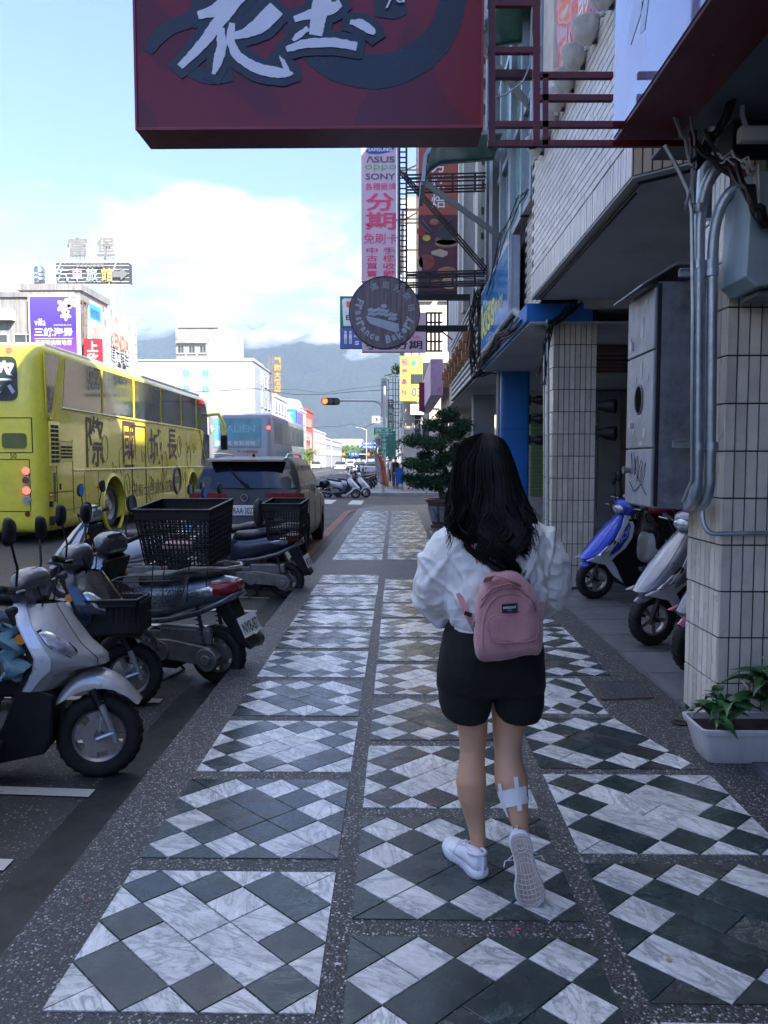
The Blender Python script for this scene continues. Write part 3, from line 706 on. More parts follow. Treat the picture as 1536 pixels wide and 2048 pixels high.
# arcade back: shutters, brick pier
for (x0, y0, y1, mm_, lb) in ((4.9, 13.6, 16.2, M_SHUTG, 'green roller shutter of a closed shop deep in the arcade'), (4.4, 17.0, 25.5, M_SHUT, 'grey roller shutter of a closed shop beyond the blue column')):
    th = thing('roller_shutter', lb, 'shutter', (x0, (y0 + y1) / 2, 0)); mb = MB(); mb.mm(x0 + .02, y0, 0, x0 + .5, y1, 3.0); part(mb, 'shutter_frame', greyp, th, smooth=0)
    for i in range(24):
        mb = MB(); mb.prism([(0, 0), (-.02, .03), (-.02, .07), (0, .1)], (x0, y1, .3 + i * .104), (1, 0, 0), (0, 0, 1), (y1 - y0)); part(mb, 'slat', mm_, th, smooth=0)
t = thing('shop_end_wall', 'cross wall of stacked tan stone bricks and shutters closing off the arcade shop', 'wall', (5.2, 17.5, 0))
mb = MB(); mb.mm(2.9, 17.3, 0, 5.4, 17.6, 3.04); part(mb, 'wall', M_WALL, t, smooth=0)
mb = MB()
for i in range(22): mb.mm(3.0, 17.27, .7 + i * .085, 3.85, 17.3, .775 + i * .085)
part(mb, 'shutter', M_SHUTG, t, smooth=0)
brk = [mat('tan_brick_%s' % n_, c_, .85, var=.2, bump=.5) for n_, c_ in (('light', (.40, .29, .19)), ('dark', (.25, .17, .12)), ('grey', (.32, .28, .24)))]
for n_, m_ in enumerate(brk):
    mb = MB(); rr = random.Random(n_)
    for j in range(33):
        for i in range(9):
            if (i * 7 + j * 5 + i * j) % 3 == n_:
                x = 4.0 + i * .16 + (.08 if j % 2 else 0) + rr.uniform(-.02, .02)
                if j * .06 > 1.2 and i > 2: continue
                mb.mm(x, 17.24 - rr.uniform(0, .02), .02 + j * .06, x + .15, 17.3, .072 + j * .06)
    part(mb, 'stone_bricks', m_, t, smooth=0, kind='stuff')
mb = MB(); mb.mm(4.42, 17.26, .9, 4.9, 17.31, 2.6); part(mb, 'window', glass, t, smooth=0)
mb = MB(); mb.mm(3.88, 17.24, 0, 3.96, 17.3, 2.8); mb.mm(4.95, 17.22, .8, 5.12, 17.3, 2.7); mb.mm(4.38, 17.22, .86, 5.0, 17.3, .92); part(mb, 'post', cream, t, smooth=0)
mb = MB()
for i in range(6): mb.mm(2.3, 10.4 + i * .45, 2.93 - .0, 5.3, 10.55 + i * .45, 3.03)
solo(mb, 'ceiling_battens', mat('brown_batten', (.15, .08, .06), .6), 'row of dark brown battens under the arcade ceiling behind the pillar', 'battens', smooth=0)
# spotlights on the pillars
def spot(label, x, y, z_):
    t = thing('floodlight', label, 'floodlight', (x, y, z_)); mb = MB(); mb.lathe([(.001, 0), (.045, .0), (.055, .05), (.075, .1), (.085, .2), (.078, .2), (.06, .12), (.001, .1)], (x, y, z_), (.85, -.5, -.05), 18); part(mb, 'lamp_body', black, t, smooth=40)
    mb = MB(); mb.mm(x - .05, y - .02, z_ - .08, x - .02, y + .05, z_ + .08); part(mb, 'mount', black, t, smooth=0)
for lb, u, v, Y in (('upper black floodlight on the right side of the tiled pillar', 1196, 812, 8.9), ('lower black floodlight on the right side of the tiled pillar', 1196, 866, 8.9), ('top black floodlight beside the blue column', 1064, 800, 13.4), ('middle black floodlight beside the blue column', 1064, 838, 13.4), ('bottom black floodlight beside the blue column', 1064, 880, 13.4)):
    q = P(u, v, Y); spot(lb, q.x, q.y, q.z)

# cable bundles along the arcade edge
def cables(name, label, pts, n, r, spread, sag=.03, m=None, seed=1):
    rr = random.Random(seed); mb = MB()
    for i in range(n):
        off = [V((rr.gauss(0, spread), rr.gauss(0, spread), rr.gauss(0, spread))) for _ in pts]; q = []
        for j in range(len(pts) - 1):
            for s in range(5):
                f = s / 5; p = V(pts[j]).lerp(V(pts[j + 1]), f) + off[j].lerp(off[j + 1], f); p.z -= sag * math.sin(math.pi * f) * rr.uniform(.5, 1.3); q.append(p)
        q.append(V(pts[-1]) + off[-1]); mb.tube(q, r * rr.uniform(.6, 1.3), 5)
    solo(mb, name, m or black, label, 'cables', smooth=60)
cables('cable_bundle', 'tangled black cables hanging under the blue shop sign', [(1.45, 9.1, 3.12), (1.40, 10.5, 3.16), (1.40, 12, 3.14), (1.42, 13.3, 3.10), (1.45, 13.7, 3.7)], 14, .009, .035)
cables('cable_bundle', 'black cables looping down beside the tiled pillar top', [P(1150, 606, 8.7), P(1135, 622, 8.7), P(1105, 645, 8.75), P(1092, 690, 8.8), P(1088, 770, 8.85)], 9, .009, .03, seed=2)
cables('cable_bundle', 'loop of black cables at the siding corner left of the blue sign', [P(955, 585, 13.6), P(948, 640, 13.6), P(946, 700, 13.6), P(955, 745, 13.6), P(985, 735, 13.6)], 12, .011, .07, seed=3)
cables('overhead_wires', 'thin grey wires rising along the tiled corner above the blue sign', [P(1058, 375, 9), P(1040, 400, 9.2), P(1004, 470, 9.8), P(975, 590, 12)], 4, .006, .03, seed=4)
mb = MB(); mb.tube([P(1094, 640, 8.78), P(1096, 760, 8.78), P(1095, 1150, 8.78)], .016, 8); mb.tube([P(1088, 700, 8.8), P(1088, 1120, 8.8)], .011, 8); solo(mb, 'drain_pipe', galv, 'thin grey pipes running down the left side of the tiled pillar', 'pipe')
mb = MB(); mb.tube([V((1.76, 13.45, 3.04)), V((1.76, 13.45, 0))], .03, 8); solo(mb, 'drain_pipe', mat('grey_pvc', (.33, .34, .35), .5), 'grey plastic drain pipe left of the blue column', 'pipe')

# ---------- meter cabinet on the near pillar
M_CAB = mat('cabinet_grey', (.30, .325, .36), .5, .2, var=.14, sc=6, bump=.15, dirt=.5, dcol=(.12, .13, .14), streak=.25)
M_CABD = mat('cabinet_scuffed', (.20, .21, .23), .6, .2, var=.25, sc=9, bump=.3, dirt=.9, dcol=(.06, .065, .075), streak=.45)
t = thing('meter_cabinet', 'grey metal meter cabinet with sloping roof, scratched and stickered, on the near pillar', 'cabinet', (1.6, 4.65, 1.22))
X0, X1, Y0, Y1 = 1.465, 1.745, 4.40, 4.91
mb = MB(); mb.mm(X0, Y0, 1.225, X1, Y1, 2.5); part(mb, 'cabinet_body', M_CABD, t, smooth=0, bevel=.006)
def cdoor(z0, z1, lb=None): mb = MB(); mb.mm(X0 - .016, Y0 + .012, z0, X0, Y1 - .01, z1); return part(mb, 'door', M_CAB, t, smooth=0, bevel=.005, label=lb)
cdoor(2.13, 2.47); cdoor(1.575, 2.12, 'middle cabinet door with an oval meter window'); cdoor(1.235, 1.565)
mb = MB(); mb.mm(X0 + .0, Y0 - .004, 1.24, X0 + .02, Y0 + .006, 2.49); part(mb, 'seam', black, t, smooth=0)
mb = MB(); mb.prism(ellipse((4.65, 1.86, 0), .065, .075, n=24) and [(p.x, p.y) for p in ellipse((4.65, 1.86, 0), .065, .08, n=24)], (X0 - .0205, 0, 0), (0, 1, 0), (0, 0, 1), .004); part(mb, 'meter_window', mat('deep_black', (.003, .003, .004), .9, spec=.05), t, smooth=0)
mb = MB(); mb.tube([V((X0 - .02, 4.65 + .07 * math.cos(a), 1.86 + .085 * math.sin(a))) for a in [i * math.pi / 12 for i in range(24)]], .006, 6, closed=True); part(mb, 'window_rim', M_CABD, t)
mb = MB(); mb.prism([(X0 - .10, 2.47), (X0 - .095, 2.485), (X0 + .09, 2.60), (X1 + .02, 2.60), (X1 + .02, 2.585), (X0 + .09, 2.585)], (0, Y1 + .05, 0), (1, 0, 0), (0, 0, 1), .58); part(mb, 'roof', M_CABD, t, smooth=0, bevel=.003)
mb = MB(); mb.mm(X0 - .032, 4.78, 2.17, X0 - .016, 4.80, 2.22); mb.tube([V((X0 - .03, 4.78, 2.22)), V((X0 - .03, 4.775, 2.245)), V((X0 - .03, 4.795, 2.245)), V((X0 - .03, 4.79, 2.22))], .003, 5); mb.mm(X0 - .035, 4.76, 1.70, X0 - .017, 4.80, 1.73); part(mb, 'padlock', galv, t)
mb = MB(); mb.lathe([(.001, 0), (.018, 0), (.018, .03), (.024, .03), (.024, .045), (.001, .045)], (X0 - .016, 4.8, 1.44), (-1, 0, 0), 12); part(mb, 'latch', M_CABD, t)
for y, z_, a, b in ((4.62, 2.03, .02, .045), (4.72, 1.98, .012, .02), (4.55, 1.66, .02, .03), (4.75, 1.68, .018, .014), (4.6, 1.60, .035, .012), (4.5, 1.975, .012, .016), (4.63, 1.765, .03, .012), (4.55, 2.42, .03, .02), (4.62, 2.28, .03, .06)):
    st = MB(); st.prism(rrect(y - a, z_ - b, y + a, z_ + b, min(a, b) * .6), (X0 - .0185, 0, 0), (0, 1, 0), (0, 0, 1), .002); part(st, 'sticker', mat('torn_sticker', (.45, .45, .44), .7, var=.2, dirt=.5, dcol=(.25, .25, .26)), t, smooth=0)
gm = MB(); rr = random.Random(5)
for s in range(4):
    q = [V((X0 - .019, 4.55 + .06 * s + .05 * math.sin(i * .9 + s), 1.42 + .07 * math.cos(i * 1.3 + s * 2) + .02 * s)) for i in range(9)]; gm.tube(q, .0013, 4)
gm.tube([V((X0 - .019, 4.48, 1.30)), V((X0 - .019, 4.58, 1.36)), V((X0 - .019, 4.7, 1.31)), V((X0 - .019, 4.8, 1.37))], .0025, 4)
part(gm, 'graffiti', black, t)
for z_, x0 in ((1.57, X0 + .07), (2.5, X0 + .08)):
    mb = MB(); mb.mm(x0, 4.31, z_, 1.80, 4.33, z_ + .045); mb.mm(x0, 4.29, z_ + .040, 1.80, 4.33, z_ + .045); mb.mm(x0, 4.29, z_, 1.80, 4.33, z_ + .005)
    part(mb, 'strut_rail', galv, t, smooth=0)
# steel pipes
def pipe(label, pts, r, name='steel_pipe', m=galv, n=14): mb = MB(); mb.tube(pts, r, n); return solo(mb, name, m, label, 'pipe', smooth=60)
def arc(a, b, c, n=8): a, b, c = V(a), V(b), V(c); return [a.lerp(b, i / n).lerp(b.lerp(c, i / n), i / n) for i in range(n + 1)]
Yp = 4.08
q = lambda u, v, Y=Yp: P(u, v, Y)
pa = pipe('left galvanised conduit pipe rising from the cabinet foot, bending right at the top', arc(q(1377, 1012, 4.3), q(1386, 1012), q(1394, 965)) + arc(q(1398, 470), q(1398, 345), q(1462, 318, 4.0)), .031)
pb = pipe('right galvanised conduit pipe beside the pillar, bending right lower than its twin', arc(q(1400, 1012, 4.3), q(1413, 1012), q(1420, 965)) + arc(q(1424, 540), q(1422, 385), q(1490, 368, 4.0)), .029)
for o, u in ((pa, 1396), (pb, 1422)):
    ORG = o.location.copy()
    for v in (418 if u < 1400 else 545, 530, 893):
        mb = MB(); mb.lathe([(.033, -.022), (.037, -.022), (.037, .022), (.033, .022)], q(u, v), (0, 0, 1), 16); part(mb, 'clamp', galv, o, smooth=60)
pipe('fat grey upright conduit behind the bend, under the red sign', arc(q(1408, 440, 4.16), q(1406, 320, 4.16), q(1430, 255, 4.1)), .04)
pipe('thin grey cable pipe left of the two steel conduits', [q(1366, 1002, 4.2), q(1384, 960, 4.05), q(1386, 620, 4.05), q(1384, 420, 4.05), q(1376, 380, 4.05), q(1352, 330, 4.05), q(1330, 290, 4.05)], .010)
pipe('thin conduit bending right across the pillar below the cabinet', arc(q(1405, 1022, 4.14), q(1404, 1066, 4.12), q(1430, 1068, 4.10)) + [q(1620, 1064, 4.1)], .013)
mb = MB(); c = P(1462, 322, 4.0); mb.tube([c, c + V((.10, .02, -.12)), c + V((.13, .02, -.2))], [.045, .05, .03], 12); c = P(1495, 372, 4.0); mb.tube([c, c + V((.07, 0, .0)), c + V((.11, 0, -.07))], [.04, .05, .035], 12)
solo(mb, 'pipe_end_wrap', mat('rusty_tape', (.22, .075, .03), .8, var=.3, dirt=.4, bump=.6), 'rust brown wrapped ends of the steel conduits', 'pipe end')
cables('loose_wires', 'white, green and black loose wires over the pale junction box', [P(1432, 315, 3.9), P(1455, 300, 3.85), P(1490, 325, 3.8), P(1515, 345, 3.8), P(1530, 440, 3.8)], 4, .007, .02, m=mat('white_cable', (.5, .48, .46), .5), seed=9)
cables('loose_wires', 'thick black cables hanging over the pale junction box', [P(1405, 285, 3.95), P(1470, 330, 3.85), P(1500, 370, 3.75), P(1515, 430, 3.75), P(1540, 450, 3.75), P(1600, 440, 3.8)], 6, .012, .02, seed=10)
cables('loose_wires', 'dark wires climbing from the conduits up to the ceiling', [P(1392, 330, 4.0), P(1420, 270, 4.0), P(1455, 225, 3.95), P(1500, 130, 3.9), P(1560, 40, 3.8)], 5, .009, .02, seed=11)
cables('loose_wires', 'grey wires dangling beside the upright conduit', [P(1360, 230, 4.0), P(1385, 275, 4.0), P(1395, 330, 4.0), P(1375, 420, 4.0)], 3, .008, .02, seed=12, m=mat('grey_cable', (.2, .2, .21), .5))
# pale junction box
t = thing('junction_box', 'pale blue-grey steel junction box high on the near pillar', 'box', P(1510, 585, 3.95))
a = P(1476, 560, 3.9); b = P(1490, 385, 3.9)
mb = MB(); mb.prism([(0, 0), (.06, -.05), (.42, .01), (.42, .5), (.02, .5)], (a.x, 4.12, a.z), (1, 0, 0), (0, 0, 1), .3); part(mb, 'box_body', mat('pale_cabinet', (.33, .42, .46), .5, .1, var=.08, sc=6, dirt=.35, streak=.5, dcol=(.17, .2, .21)), t, smooth=0, bevel=.008)
mb = MB(); mb.mm(a.x + .10, 3.9, a.z - .075, a.x + .4, 4.1, a.z - .055); part(mb, 'drip_tray', M_CABD, t, smooth=0)
# camera and lamp under ceiling
t = thing('security_camera', 'white security camera pointing right under the dark ceiling', 'camera', P(1505, 255, 3.9))
c = P(1505, 262, 3.9); mb = MB(); mb.prism(rrect(-.035, -.035, .035, .04, .02), c + V((-.04, .05, 0)), (0, 1, 0), (0, 0, 1), .22); part(mb, 'camera_body', white, t, smooth=30)
mb = MB(); mb.lathe([(.001, 0), (.028, 0), (.028, .01), (.001, .012)], c + V((.18, .05, 0)), (1, 0, 0), 16); part(mb, 'lens', black, t)
mb = MB(); mb.tube([c + V((0, .06, .03)), c + V((-.01, .1, .12)), c + V((-.01, .1, .2))], .012, 8); mb.ball(c + V((-.01, .1, .2)), (.05, .05, .02)); part(mb, 'mount', white, t)
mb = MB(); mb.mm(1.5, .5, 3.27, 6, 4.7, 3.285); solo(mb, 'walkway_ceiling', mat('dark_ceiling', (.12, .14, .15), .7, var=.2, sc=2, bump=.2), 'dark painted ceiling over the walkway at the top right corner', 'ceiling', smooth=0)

# ---------- big red brush-lettered sign overhead
m_, t_, b_ = newmat('sign_red'); c_ = t_.a('ShaderNodeTexCoord').outputs['Object']
n_ = t_.noise(c_, 1.1, 2, .4, .4); col = t_.ramp(n_, (.42, (.13, .006, .014)), (.435, (.20, .007, .012)), (.56, (.20, .007, .012)), (.575, (.13, .006, .014)))
t_.c(col, b_.inputs['Base Color']); b_.inputs['Roughness'].default_value = .22; b_.inputs['Specular IOR Level'].default_value = .35
YS = 4.0; a = P(272, 262, YS); bR = P(966, 262, YS); ZS = a.z
t = thing('overhead_sign', 'large dark red overhead sign with white brush characters', 'sign', ((a.x + bR.x) / 2, YS, ZS))
mb = MB(); mb.mm(a.x, YS, ZS, bR.x, YS + .235, ZS + 1.25); part(mb, 'sign_box', M_REDP, t, smooth=0, bevel=.004)
mb = MB(); mb.mm(a.x + .012, YS - .004, ZS + .015, bR.x - .012, YS, ZS + 1.24); part(mb, 'sign_face', m_, t, smooth=0)
mb = MB()
for x in (a.x, bR.x - .012): mb.mm(x, YS - .012, ZS, x + .012, YS, ZS + 1.25)
mb.mm(a.x + .012, YS - .012, ZS, bR.x - .012, YS, ZS + .014); part(mb, 'sign_trim', mat('red_trim', (.24, .02, .035), .4), t, smooth=0)
# brush strokes in the zoomed crop's own pixels (250,0)-(1000,320) x2.048
def sp(x, y): q = P(250 + x / 2.048, y / 2.048, YS - .004); return (q.x, q.z)
def stroke(pl, name, m, dy, tt=.002): 
    mb = MB()
    for p in pl: mb.prism([sp(*k_) for k_ in p][::-1], (0, YS - dy, 0), (1, 0, 0), (0, 0, 1), tt)
    # thickness runs towards -Y
    return part(mb, name, m, t, smooth=0)
def rough(pl, amp, seed=0):
    rr = random.Random(seed); o = []
    for i in range(len(pl)):
        a, b = V(pl[i]), V(pl[(i + 1) % len(pl)]); n = max(1, int((b - a).length / 18))
        for k_ in range(n): q = a.lerp(b, k_ / n); o.append((q.x + rr.uniform(-amp, amp), q.y + rr.uniform(-amp, amp)))
    return o
navy = mat('brush_navy', (.008, .009, .018), .3, var=.25, sc=3); inkw = mat('brush_white', (.72, .75, .84), .3, var=.04); wine = mat('wine_print', (.13, .012, .03), .2)
ring = []
for i in range(40):
    an = R(-62 + i * (222) / 39); ring.append((1010 + 385 * math.cos(an), -20 + 385 * math.sin(an)))
for i in range(39, -1, -1):
    an = R(-62 + i * (222) / 39); wd = 118 if 10 < i < 34 else 75; ring.append((1020 + (385 - wd) * math.cos(an), -28 + (370 - wd) * math.sin(an)))
stroke([rough(ring, 3, 2)], 'brush_ring', navy, .0045)
def brush(path, name, m, dy, grow=0, seed=0):
    rr = random.Random(seed); pts = []
    for a, b in zip(path, path[1:]):
        for i in range(6): f = i / 6; pts.append([a[k_] + (b[k_] - a[k_]) * f for k_ in range(3)])
    pts.append(list(path[-1])); n = len(pts); L_ = []; R_2 = []
    for _ in range(3): pts = [pts[0]] + [[(pts[i - 1][k_] + 2 * pts[i][k_] + pts[i + 1][k_]) / 4 for k_ in range(3)] for i in range(1, n - 1)] + [pts[-1]]
    if grow: d0 = (V(pts[0][:2]) - V(pts[1][:2])).normalized() * grow * .5; d1 = (V(pts[-1][:2]) - V(pts[-2][:2])).normalized() * grow * .5; pts = [[pts[0][0] + d0.x, pts[0][1] + d0.y, pts[0][2] * .7]] + pts + [[pts[-1][0] + d1.x, pts[-1][1] + d1.y, pts[-1][2] * .7]]; n += 2
    for i, (x, y, w_) in enumerate(pts):
        d = (V(pts[min(i + 1, n - 1)][:2]) - V(pts[max(i - 1, 0)][:2])).normalized(); nn = V((-d.y, d.x)) * (w_ + grow) / 2
        L_.append((x + nn.x + rr.uniform(-2, 2), y + nn.y + rr.uniform(-2, 2))); R_2.append((x - nn.x + rr.uniform(-2, 2), y - nn.y + rr.uniform(-2, 2)))
    mb = MB(); q = [V((sp(*p)[0], YS - dy, sp(*p)[1])) for p in L_]; r = [V((sp(*p)[0], YS - dy, sp(*p)[1])) for p in R_2]; h_ = V((0, -.0015, 0))
    mb.loft([[a + h_, b + h_, b, a] for a, b in zip(q, r)]); return part(mb, name, m, t, smooth=0)
ST = [[(300, 68, 30), (380, 45, 55), (450, -20, 60), (480, -60, 50)], [(520, -70, 60), (425, 40, 58), (360, 130, 50), (300, 205, 40), (228, 276, 26)], [(392, 120, 30), (400, 190, 42), (385, 250, 40), (364, 308, 14)],
      [(622, 38, 70), (560, 105, 72), (500, 140, 40), (440, 155, 26)], [(440, 100, 26), (432, 170, 34), (460, 235, 40), (540, 285, 44), (620, 302, 44), (665, 306, 34), (688, 304, 8)], [(672, 312, 20), (655, 268, 22), (634, 234, 5)],
      [(830, -70, 80), (805, 20, 72), (790, 90, 62), (782, 150, 56)], [(696, 84, 26), (770, 60, 40), (850, 40, 52), (884, 18, 30)], [(662, 208, 24), (740, 182, 36), (860, 178, 40), (950, 196, 34)], [(922, 96, 14), (965, 102, 40), (1012, 132, 34), (1022, 146, 16)], [(752, 120, 20), (708, 155, 26), (690, 172, 12)]]
for i, p in enumerate(ST): brush(p, 'brush_shadow', navy, .0075 + .0004 * i, 62, i)
brush([(560, -40, 200), (400, 0, 240), (300, 60, 120)], 'brush_shadow', navy, .0070, 0, 33); brush([(300, 70, 70), (190, 110, 60), (130, 160, 60), (98, 215, 34)], 'brush_shadow', navy, .0068, 0, 34); brush([(1020, 20, 90), (1100, 20, 130), (1150, 10, 90)], 'brush_shadow', navy, .0066, 0, 35); brush([(250, 280, 50), (340, 320, 60), (440, 300, 70)], 'brush_shadow', navy, .0064, 0, 36)
for i, p in enumerate(ST): brush(p, 'brush_character', inkw, .0125 + .0004 * i, 0, i + 50)
txt('lettering', 'yu', inkw, t, (sp(1105, 8)[0], YS - .0165, sp(1105, 8)[1]), (1, 0, 0), (0, 0, 1), h=.075)
# red steel tube frame tying it to the facade
t = thing('sign_support', 'dark red square steel tubes joining the overhead sign to the building', 'sign frame', P(1100, 297, 4.1))
mb = MB(); f = lambda u, v, Y=4.1: P(u, v, Y)
for u in (983, 1072): mb.bar(f(u, -120), f(u, 290), .035)
mb.bar(f(1072, -120, 4.3), f(1072, 285, 4.3), .035); mb.bar(f(983, -120, 4.3), f(983, 285, 4.3), .035)
for v in (-40, 8, 102, 250, 288): mb.bar(f(975, v), f(1080, v), .03); 
for v in (152, 197, 250, 288): mb.bar(f(1080, v), f(1225, v), .03)
mb.bar(f(1090, 150), f(1090, 292), .03); mb.bar(f(1065, 290), f(1072, 262, 4.6), .04)
mb.bar(f(985, 150, 4.3), f(1072, 150, 4.3), .04); mb.bar(f(1225, 250), f(1395, 250, 4.3), .03); mb.bar(f(1225, 288), f(1395, 288, 4.3), .03); mb.bar(f(1385, 180, 4.3), f(1385, 290, 4.3), .035)
part(mb, 'steel_tube', M_REDP, t, smooth=0)
mb = MB(); mb.tube([f(1065, -10), f(1063, 60), f(1060, 130), f(1045, 165), f(1010, 190), f(990, 195), f(985, 180)], .005, 5); part(mb, 'wire', mat('white_cable', (.5, .48, .46)), t)
# fascia sign running towards the camera
t = thing('fascia_sign', 'glossy red shop fascia sign on the right, seen edge-on from below', 'sign', (1.3, 2.2, 3.2))
mb = MB(); mb.mm(1.175, -1.5, 3.22, 1.50, 4.32, 4.5); part(mb, 'sign_box', M_REDP, t, smooth=0, bevel=.004)
m_, t_, b_ = newmat('fascia_print'); c_ = t_.a('ShaderNodeTexCoord').outputs['Object']; t_.c(t_.ramp(t_.noise(c_, 1.2, 3, .5, .5), (.42, (.20, .06, .10)), (.5, (.20, .20, .38)), (.7, (.28, .26, .42))), b_.inputs['Base Color']); b_.inputs['Roughness'].default_value = .07; b_.inputs['Coat Weight'].default_value = 1; b_.inputs['Coat Roughness'].default_value = .03
mb = MB(); mb.mm(1.169, -1.45, 3.24, 1.175, 4.30, 4.48); part(mb, 'sign_face', m_, t, smooth=0)
def fp(x, y):  # pixel -> plane x=1.169
    d = ray(x, y); s = 1.169 / d.x; q = CAM + d * s; return (-q.y, q.z)
lil = mat('lilac_print', (.40, .47, .62), .2)
mb = MB()
for p in ([(1270, -20), (1300, -60), (1285, 20), (1262, 90), (1255, 85)], [(1285, 5), (1300, -20), (1290, 60), (1280, 68)]): mb.prism([fp(*k_) for k_ in p], (1.1685, 0, 0), (0, -1, 0), (0, 0, 1), .002)
part(mb, 'brush_character', lil, t, smooth=0)
mb = MB()
for i in range(5): mb.lathe([(.001, 0), (.006, 0), (.006, .003), (.001, .003)], (1.2 + .07 * i, 4.2 - .4 * i, 3.217), (0, 0, -1), 8)
part(mb, 'rivet', chrome, t)
# ================================================================ vehicles
ORG = V((0, 0, 0))
def paint(name, col, rough=.3, metal=.6, dirt=.25): return mat(name, col, rough, metal, var=.06, sc=4, coat=.6, dirt=dirt, dcol=(.07, .065, .06))
M_SIL = paint('silver_paint', (.47, .475, .49), .33, .45, .2); M_SILB = paint('silver_blue_paint', (.20, .24, .31)); M_NAVY = paint('navy_paint', (.02, .03, .06), metal=.3)
M_BLUP = paint('racing_blue_paint', (.02, .06, .48), metal=.4, dirt=.1); M_WHP = paint('white_panel', (.62, .64, .68), metal=0, dirt=.1); M_GRYP = paint('graphite_paint', (.12, .12, .14)); M_PNK = paint('pink_panel', (.72, .25, .36), metal=0, dirt=.1)
M_BLKP = paint('black_gloss', (.012, .013, .016), metal=0); M_LENS = mat('clear_lens', (.45, .48, .52), .06, .6, var=.5, sc=30, spec=1); M_RLENS = mat('red_lens', (.22, .012, .02), .12, var=.4, sc=20); M_OLENS = mat('orange_lens', (.75, .27, .04), .25, var=.2, sc=20)
M_MIR = mat('mirror_glass', (.75, .78, .82), .03, 1, var=.02); M_ENG = mat('engine_metal', (.22, .21, .20), .5, .7, var=.25, sc=12, dirt=.5, dcol=(.06, .05, .04), bump=.3); M_RIM = mat('wheel_rim', (.36, .33, .31), .4, .7, var=.15, sc=10, dirt=.5, dcol=(.1, .08, .06))
M_VIN = mat('seat_vinyl', (.014, .014, .016), .5, var=.3, sc=6, bump=.3)

def wheel(parent, x, z, r, w, style='disc', rim=None, y=0, ax=(0, 1, 0), nm='wheel', k=1):
    "tyre with rounded tread and rim, axle along ax"
    ax = V(ax); c = V((x, y, z)); mb = MB(); h = w / 2
    pr = [(r * .62, -h * .62), (r * .70, -h * .95), (r * .86, -h), (r * .955, -h * .8), (r * .992, -h * .4), (r, 0), (r * .992, h * .4), (r * .955, h * .8), (r * .86, h), (r * .70, h * .95), (r * .62, h * .62)]
    mb.lathe(pr, c, ax, 40); ty = part(mb, 'tyre', rubber, parent, smooth=50)
    gm = MB(); n = 26 
    for i in range(n):
        a = 2 * math.pi * i / n; x_ = ax.orthogonal().normalized(); y_ = ax.cross(x_); d = x_ * math.cos(a) + y_ * math.sin(a); tg = ax.cross(d)
        for s in (-1, 1):
            p0 = c + d * (r * 1.004) + ax * (s * h * .15); p1 = c + d * (r * .985) + ax * (s * h * .62) + tg * r * .08; p2 = c + d * (r * .93) + ax * (s * h * .92) + tg * r * .10
            gm.tube([p0, p1, p2], r * .018, 4)
    part(gm, 'tread', rubber, ty, smooth=0, kind='stuff')
    mb = MB(); R_ = r * .64
    mb.lathe([(R_, -h * .62), (R_ * 1.04, -h * .66), (R_ * 1.04, -h * .5), (R_ * .93, -h * .4), (R_ * .9, 0), (R_ * .93, h * .4), (R_ * 1.04, h * .5), (R_ * 1.04, h * .66), (R_, h * .62), (R_ * .88, h * .35), (R_ * .86, 0), (R_ * .88, -h * .35), (R_, -h * .62)], c, ax, 40)
    x_ = ax.orthogonal().normalized(); y_ = ax.cross(x_)
    if style == 'disc':
        mb.lathe([(.001, -h * .45), (R_ * .62, -h * .45), (R_ * .62, h * .45), (.001, h * .45)], c, ax, 36)
        for i in range(5):
            a = 2 * math.pi * (i + .25) / 5; n2 = 8; rg = []
            for j in range(n2 + 1):
                b = a + (j / n2 - .5) * .72; d = x_ * math.cos(b) + y_ * math.sin(b); rg.append([c + d * R_ * .6 + ax * h * .36, c + d * R_ * .93 + ax * h * .36, c + d * R_ * .93 - ax * h * .36, c + d * R_ * .6 - ax * h * .36])
            mb.loft(rg)
            d = x_ * math.cos(a) + y_ * math.sin(a); mb.lathe([(.001, -h * .5), (r * .03, -h * .5), (r * .03, h * .5), (.001, h * .5)], c + d * R_ * .76, ax, 8)
    elif style == 'spoke':
        mb.lathe([(.001, -h * .5), (R_ * .3, -h * .5), (R_ * .3, h * .5), (.001, h * .5)], c, ax, 20)
        for i in range(5):
            a = 2 * math.pi * i / 5; d = x_ * math.cos(a) + y_ * math.sin(a); mb.bar(c + d * R_ * .2, c + d * R_ * .95, R_ * .22, h * .5, up=ax)
    part(mb, 'rim', rim or M_RIM, parent, smooth=35)
    mb = MB(); mb.lathe([(.001, -h * .75), (r * .1, -h * .75), (r * .13, -h * .4), (r * .13, h * .4), (r * .1, h * .75), (.001, h * .75)], c, ax, 16); part(mb, 'hub', M_ENG, parent, smooth=40)

